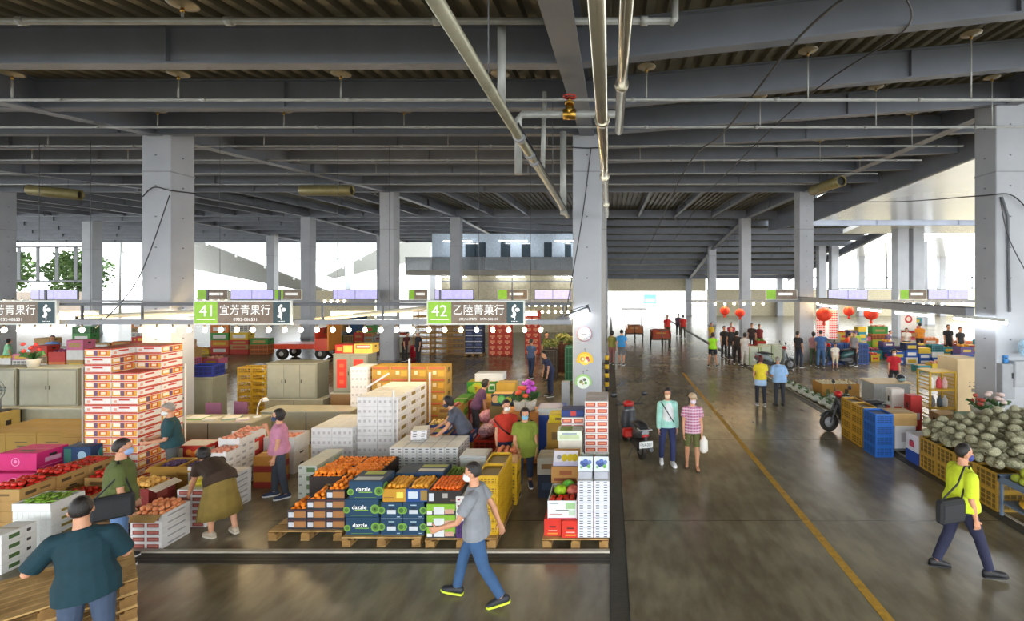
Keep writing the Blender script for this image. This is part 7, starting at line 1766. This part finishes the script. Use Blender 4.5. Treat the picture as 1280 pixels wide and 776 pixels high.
# people
W2 = (((.04, .18, -1), (0, .02, -1)), ((.04, -.16, -1), (0, -.3, -1)))
FAR = [
 # px of feet, py of feet, rz, H, label, shirt, trousers, extra
 (765, 455, 170, 1.62, 'person in olive top beside the blue-shirted one by the banded post', '7a7a3a', '8a5a5a', dict(fem=True, hstyle='bob', legs=W2)),
 (777, 456, 175, 1.7, 'person in bright blue polo and grey shorts walking away by the banded post', '3a8fd0', '6a6c70', dict(tlen=.5, legs=W2)),
 (854, 423, 170, 1.7, 'person in red top walking at the kerb near the exit', 'c8302c', '5a5248', dict(legs=W2)),
 (848, 420, 165, 1.7, 'person in purple-grey top near the exit by the kerb', '5a4a5a', '3a3a3e', {}),
 (905, 447, 20, 1.68, 'person in black at the left of the crowd by the kerb', '2a2a2c', '2c2c30', {}),
 (914, 449, -30, 1.7, 'person in black T-shirt second in the crowd by the kerb', '26282e', '3a3c40', {}),
 (921, 455, 160, 1.62, 'person with orange collar and black dress in the crowd by the kerb', '2e2626', '2a2628', dict(fem=True, hstyle='bob')),
 (931, 458, 150, 1.6, 'person in white trousers and blue mask in the crowd by the kerb', 'c9c4c0', 'd4d0c8', dict(fem=True, hstyle='bob', mask='4fb0d8')),
 (889, 437, 30, 1.62, 'person in yellow jacket behind the lime-topped one', 'c9a42a', '4a4a66', dict(fem=True)),
 (940, 441, -20, 1.68, 'person in dark shirt behind the crowd beside the white counter', '3a2c2c', '3c3c40', {}),
 (949, 440, 10, 1.6, 'person in dark red shirt beside the white counters', '7a2c2c', '3c3c40', {}),
 (914, 436, 0, 1.6, 'person in red vest behind the crowd by the kerb', 'b83a4a', '33343a', {}),
 (999, 459, 120, 1.7, 'person in black T-shirt sitting against the grey scooter under the poster', '2a2a2e', '2c3448', dict(spine=(0, -.2, 1))),
 (1017, 457, 150, 1.62, 'person in pink-grey top left of the one in blue in the right stalls', 'a87a80', '4a5a3c', dict(fem=True, hstyle='bob')),
 (1026, 459, 165, 1.74, 'person in blue T-shirt and jeans in the far right stalls', '3a5a8a', '4a6a94', {}),
 (1044, 462, -10, 1.2, 'child in cream clothes standing in the far right stalls', 'd8d0c0', 'cfc4a8', dict(tlen=.6)),
 (1056, 452, 60, 1.5, 'person in orange-red top leaning over boxes in the right stalls', 'd8502c', '4a4a4c', dict(spine=(0, .5, 1))),
 (1068, 457, -60, 1.62, 'person in grey checked shirt in the right stalls', '8a8a90', '3c3638', dict(fem=True)),
 (1117, 490, -25, 1.58, 'person in red shirt and pale scarf behind the grey counter', 'b8202c', '2c2c30', dict(fem=True, hstyle='bob', spine=(0, .25, 1), look=(0, .8, -.5), mask='d8c8c0')),
 (1107, 446, 40, 1.5, 'person in purple top seated low in the right stalls', '6a5a7a', '3c3c44', dict(spine=(0, .5, 1))),
 (1133, 444, -30, 1.55, 'person in white shirt bending in the right stalls', 'dcd8d4', '4a4a4a', dict(spine=(0, .4, 1))),
 (1150, 443, 170, 1.75, 'person in orange shirt seen from behind in the right stalls', 'd88a2a', '2c2c30', {}),
 (1185, 447, 0, 1.75, 'person in black left of the red apron at the back of the right stalls', '1f2024', '1f2024', {}),
 (1200, 450, 10, 1.7, 'person in black with red strap at the back of the right stalls', '28282c', '242428', {}),
 (66, 465, 20, 1.62, 'person in light blue shirt behind the left cupboard', '6a90c8', '33343a', {}),
 (10, 466, 150, 1.5, 'person in pale green top at the left picture edge', '8ac89a', '33343a', dict(fem=True, hstyle='bob')),
 (506, 451, 70, 1.5, 'person in dark red top bent over at the back, left of a pair', '4a1f24', '2a2a2e', dict(spine=(0, .35, 1))),
 (523, 455, -40, 1.6, 'person in black with white cap at the back, right of a pair', '22242a', '2a2a2e', dict(cap='d8d4d0', fat=1.2)),
 (664, 472, 160, 1.62, 'person with grey backpack and blue jeans in the back left of the pillar', '4a5a7a', '2c3a58', dict(fem=True, hstyle='tail', legs=W2)),
 (688, 495, -60, 1.62, 'person in navy bending beside the grey locker behind the pillar', '2c3452', '2c3452', dict(spine=(0, .45, 1))),
 (683, 462, 30, 1.72, 'person in black beside the greens at the back left of the pillar', '222226', '26262a', {}),
 (834, 425, 10, 1.75, 'person in red top and sun hat behind the right cargo tricycle', 'c8302c', '4a4038', dict(cap='c9b48a')),
]
for i, (px, py, rz, H, lab, sh, tr, ex) in enumerate(FAR):
    if ex is None: continue
    x, y = fp(px, py)
    person(lab, (x, y), D_(rz), H, vox=.02 if y > 16 else .012, shirt=sh, trousers=tr, **{'hstyle': 'short', **ex})
person('person with dark hair crouching among the fruit cartons beside the golden wall', (-3.3, 11.85), D_(120), 1.55, (0, .5, 1), vox=.012, fem=True, hstyle='bob', shirt='5a3a5a', trousers='33343a')
def leafheap(col, col2):
    def b(_):
        m = MB(); rr = random.Random(2); g = (M('lf' + col, col, .6), M('lf' + col2, col2, .6))
        for k in range(160):
            c = Vector((rr.uniform(-.28, .28), rr.uniform(-.25, .25), rr.uniform(.04, .28))); u = Vector((rr.gauss(0, 1), rr.gauss(0, 1), .7)).normalized() * .12; w2 = u.orthogonal().normalized() * .05
            m.add([c - u + Vector((0, 0, .08)), c + w2 + Vector((0, 0, .08)), c + u + Vector((0, 0, .08)), c - w2 + Vector((0, 0, .08))], [(0, 1, 2, 3)], g[k % 2])
        return m
    return b
for i, (x, y, z) in enumerate(((-2.45, 19.9, 1.2), (-1.5, 19.6, 1.35), (-2.1, 21.3, 1.3), (-1.25, 20.9, 1.1))):
    put('lh', 'leafy_vegetables', 'vegetable', leafheap('5a6a34', '8a8a4a'), (x, y, z), i, 'heap of leafy vegetables in the back left of the pillar, ' + pos(i, 4))
    put('lhs%.2f' % z, 'crate', 'crate', crate(.6, .6, z, ('5a4a34', '3f8a5a', '6a3a2a', '7a6a3a')[i], 5, 4, solid=True), (x, y, 0), 0, 'tall crate under leafy vegetables left of the pillar, ' + pos(i, 4))
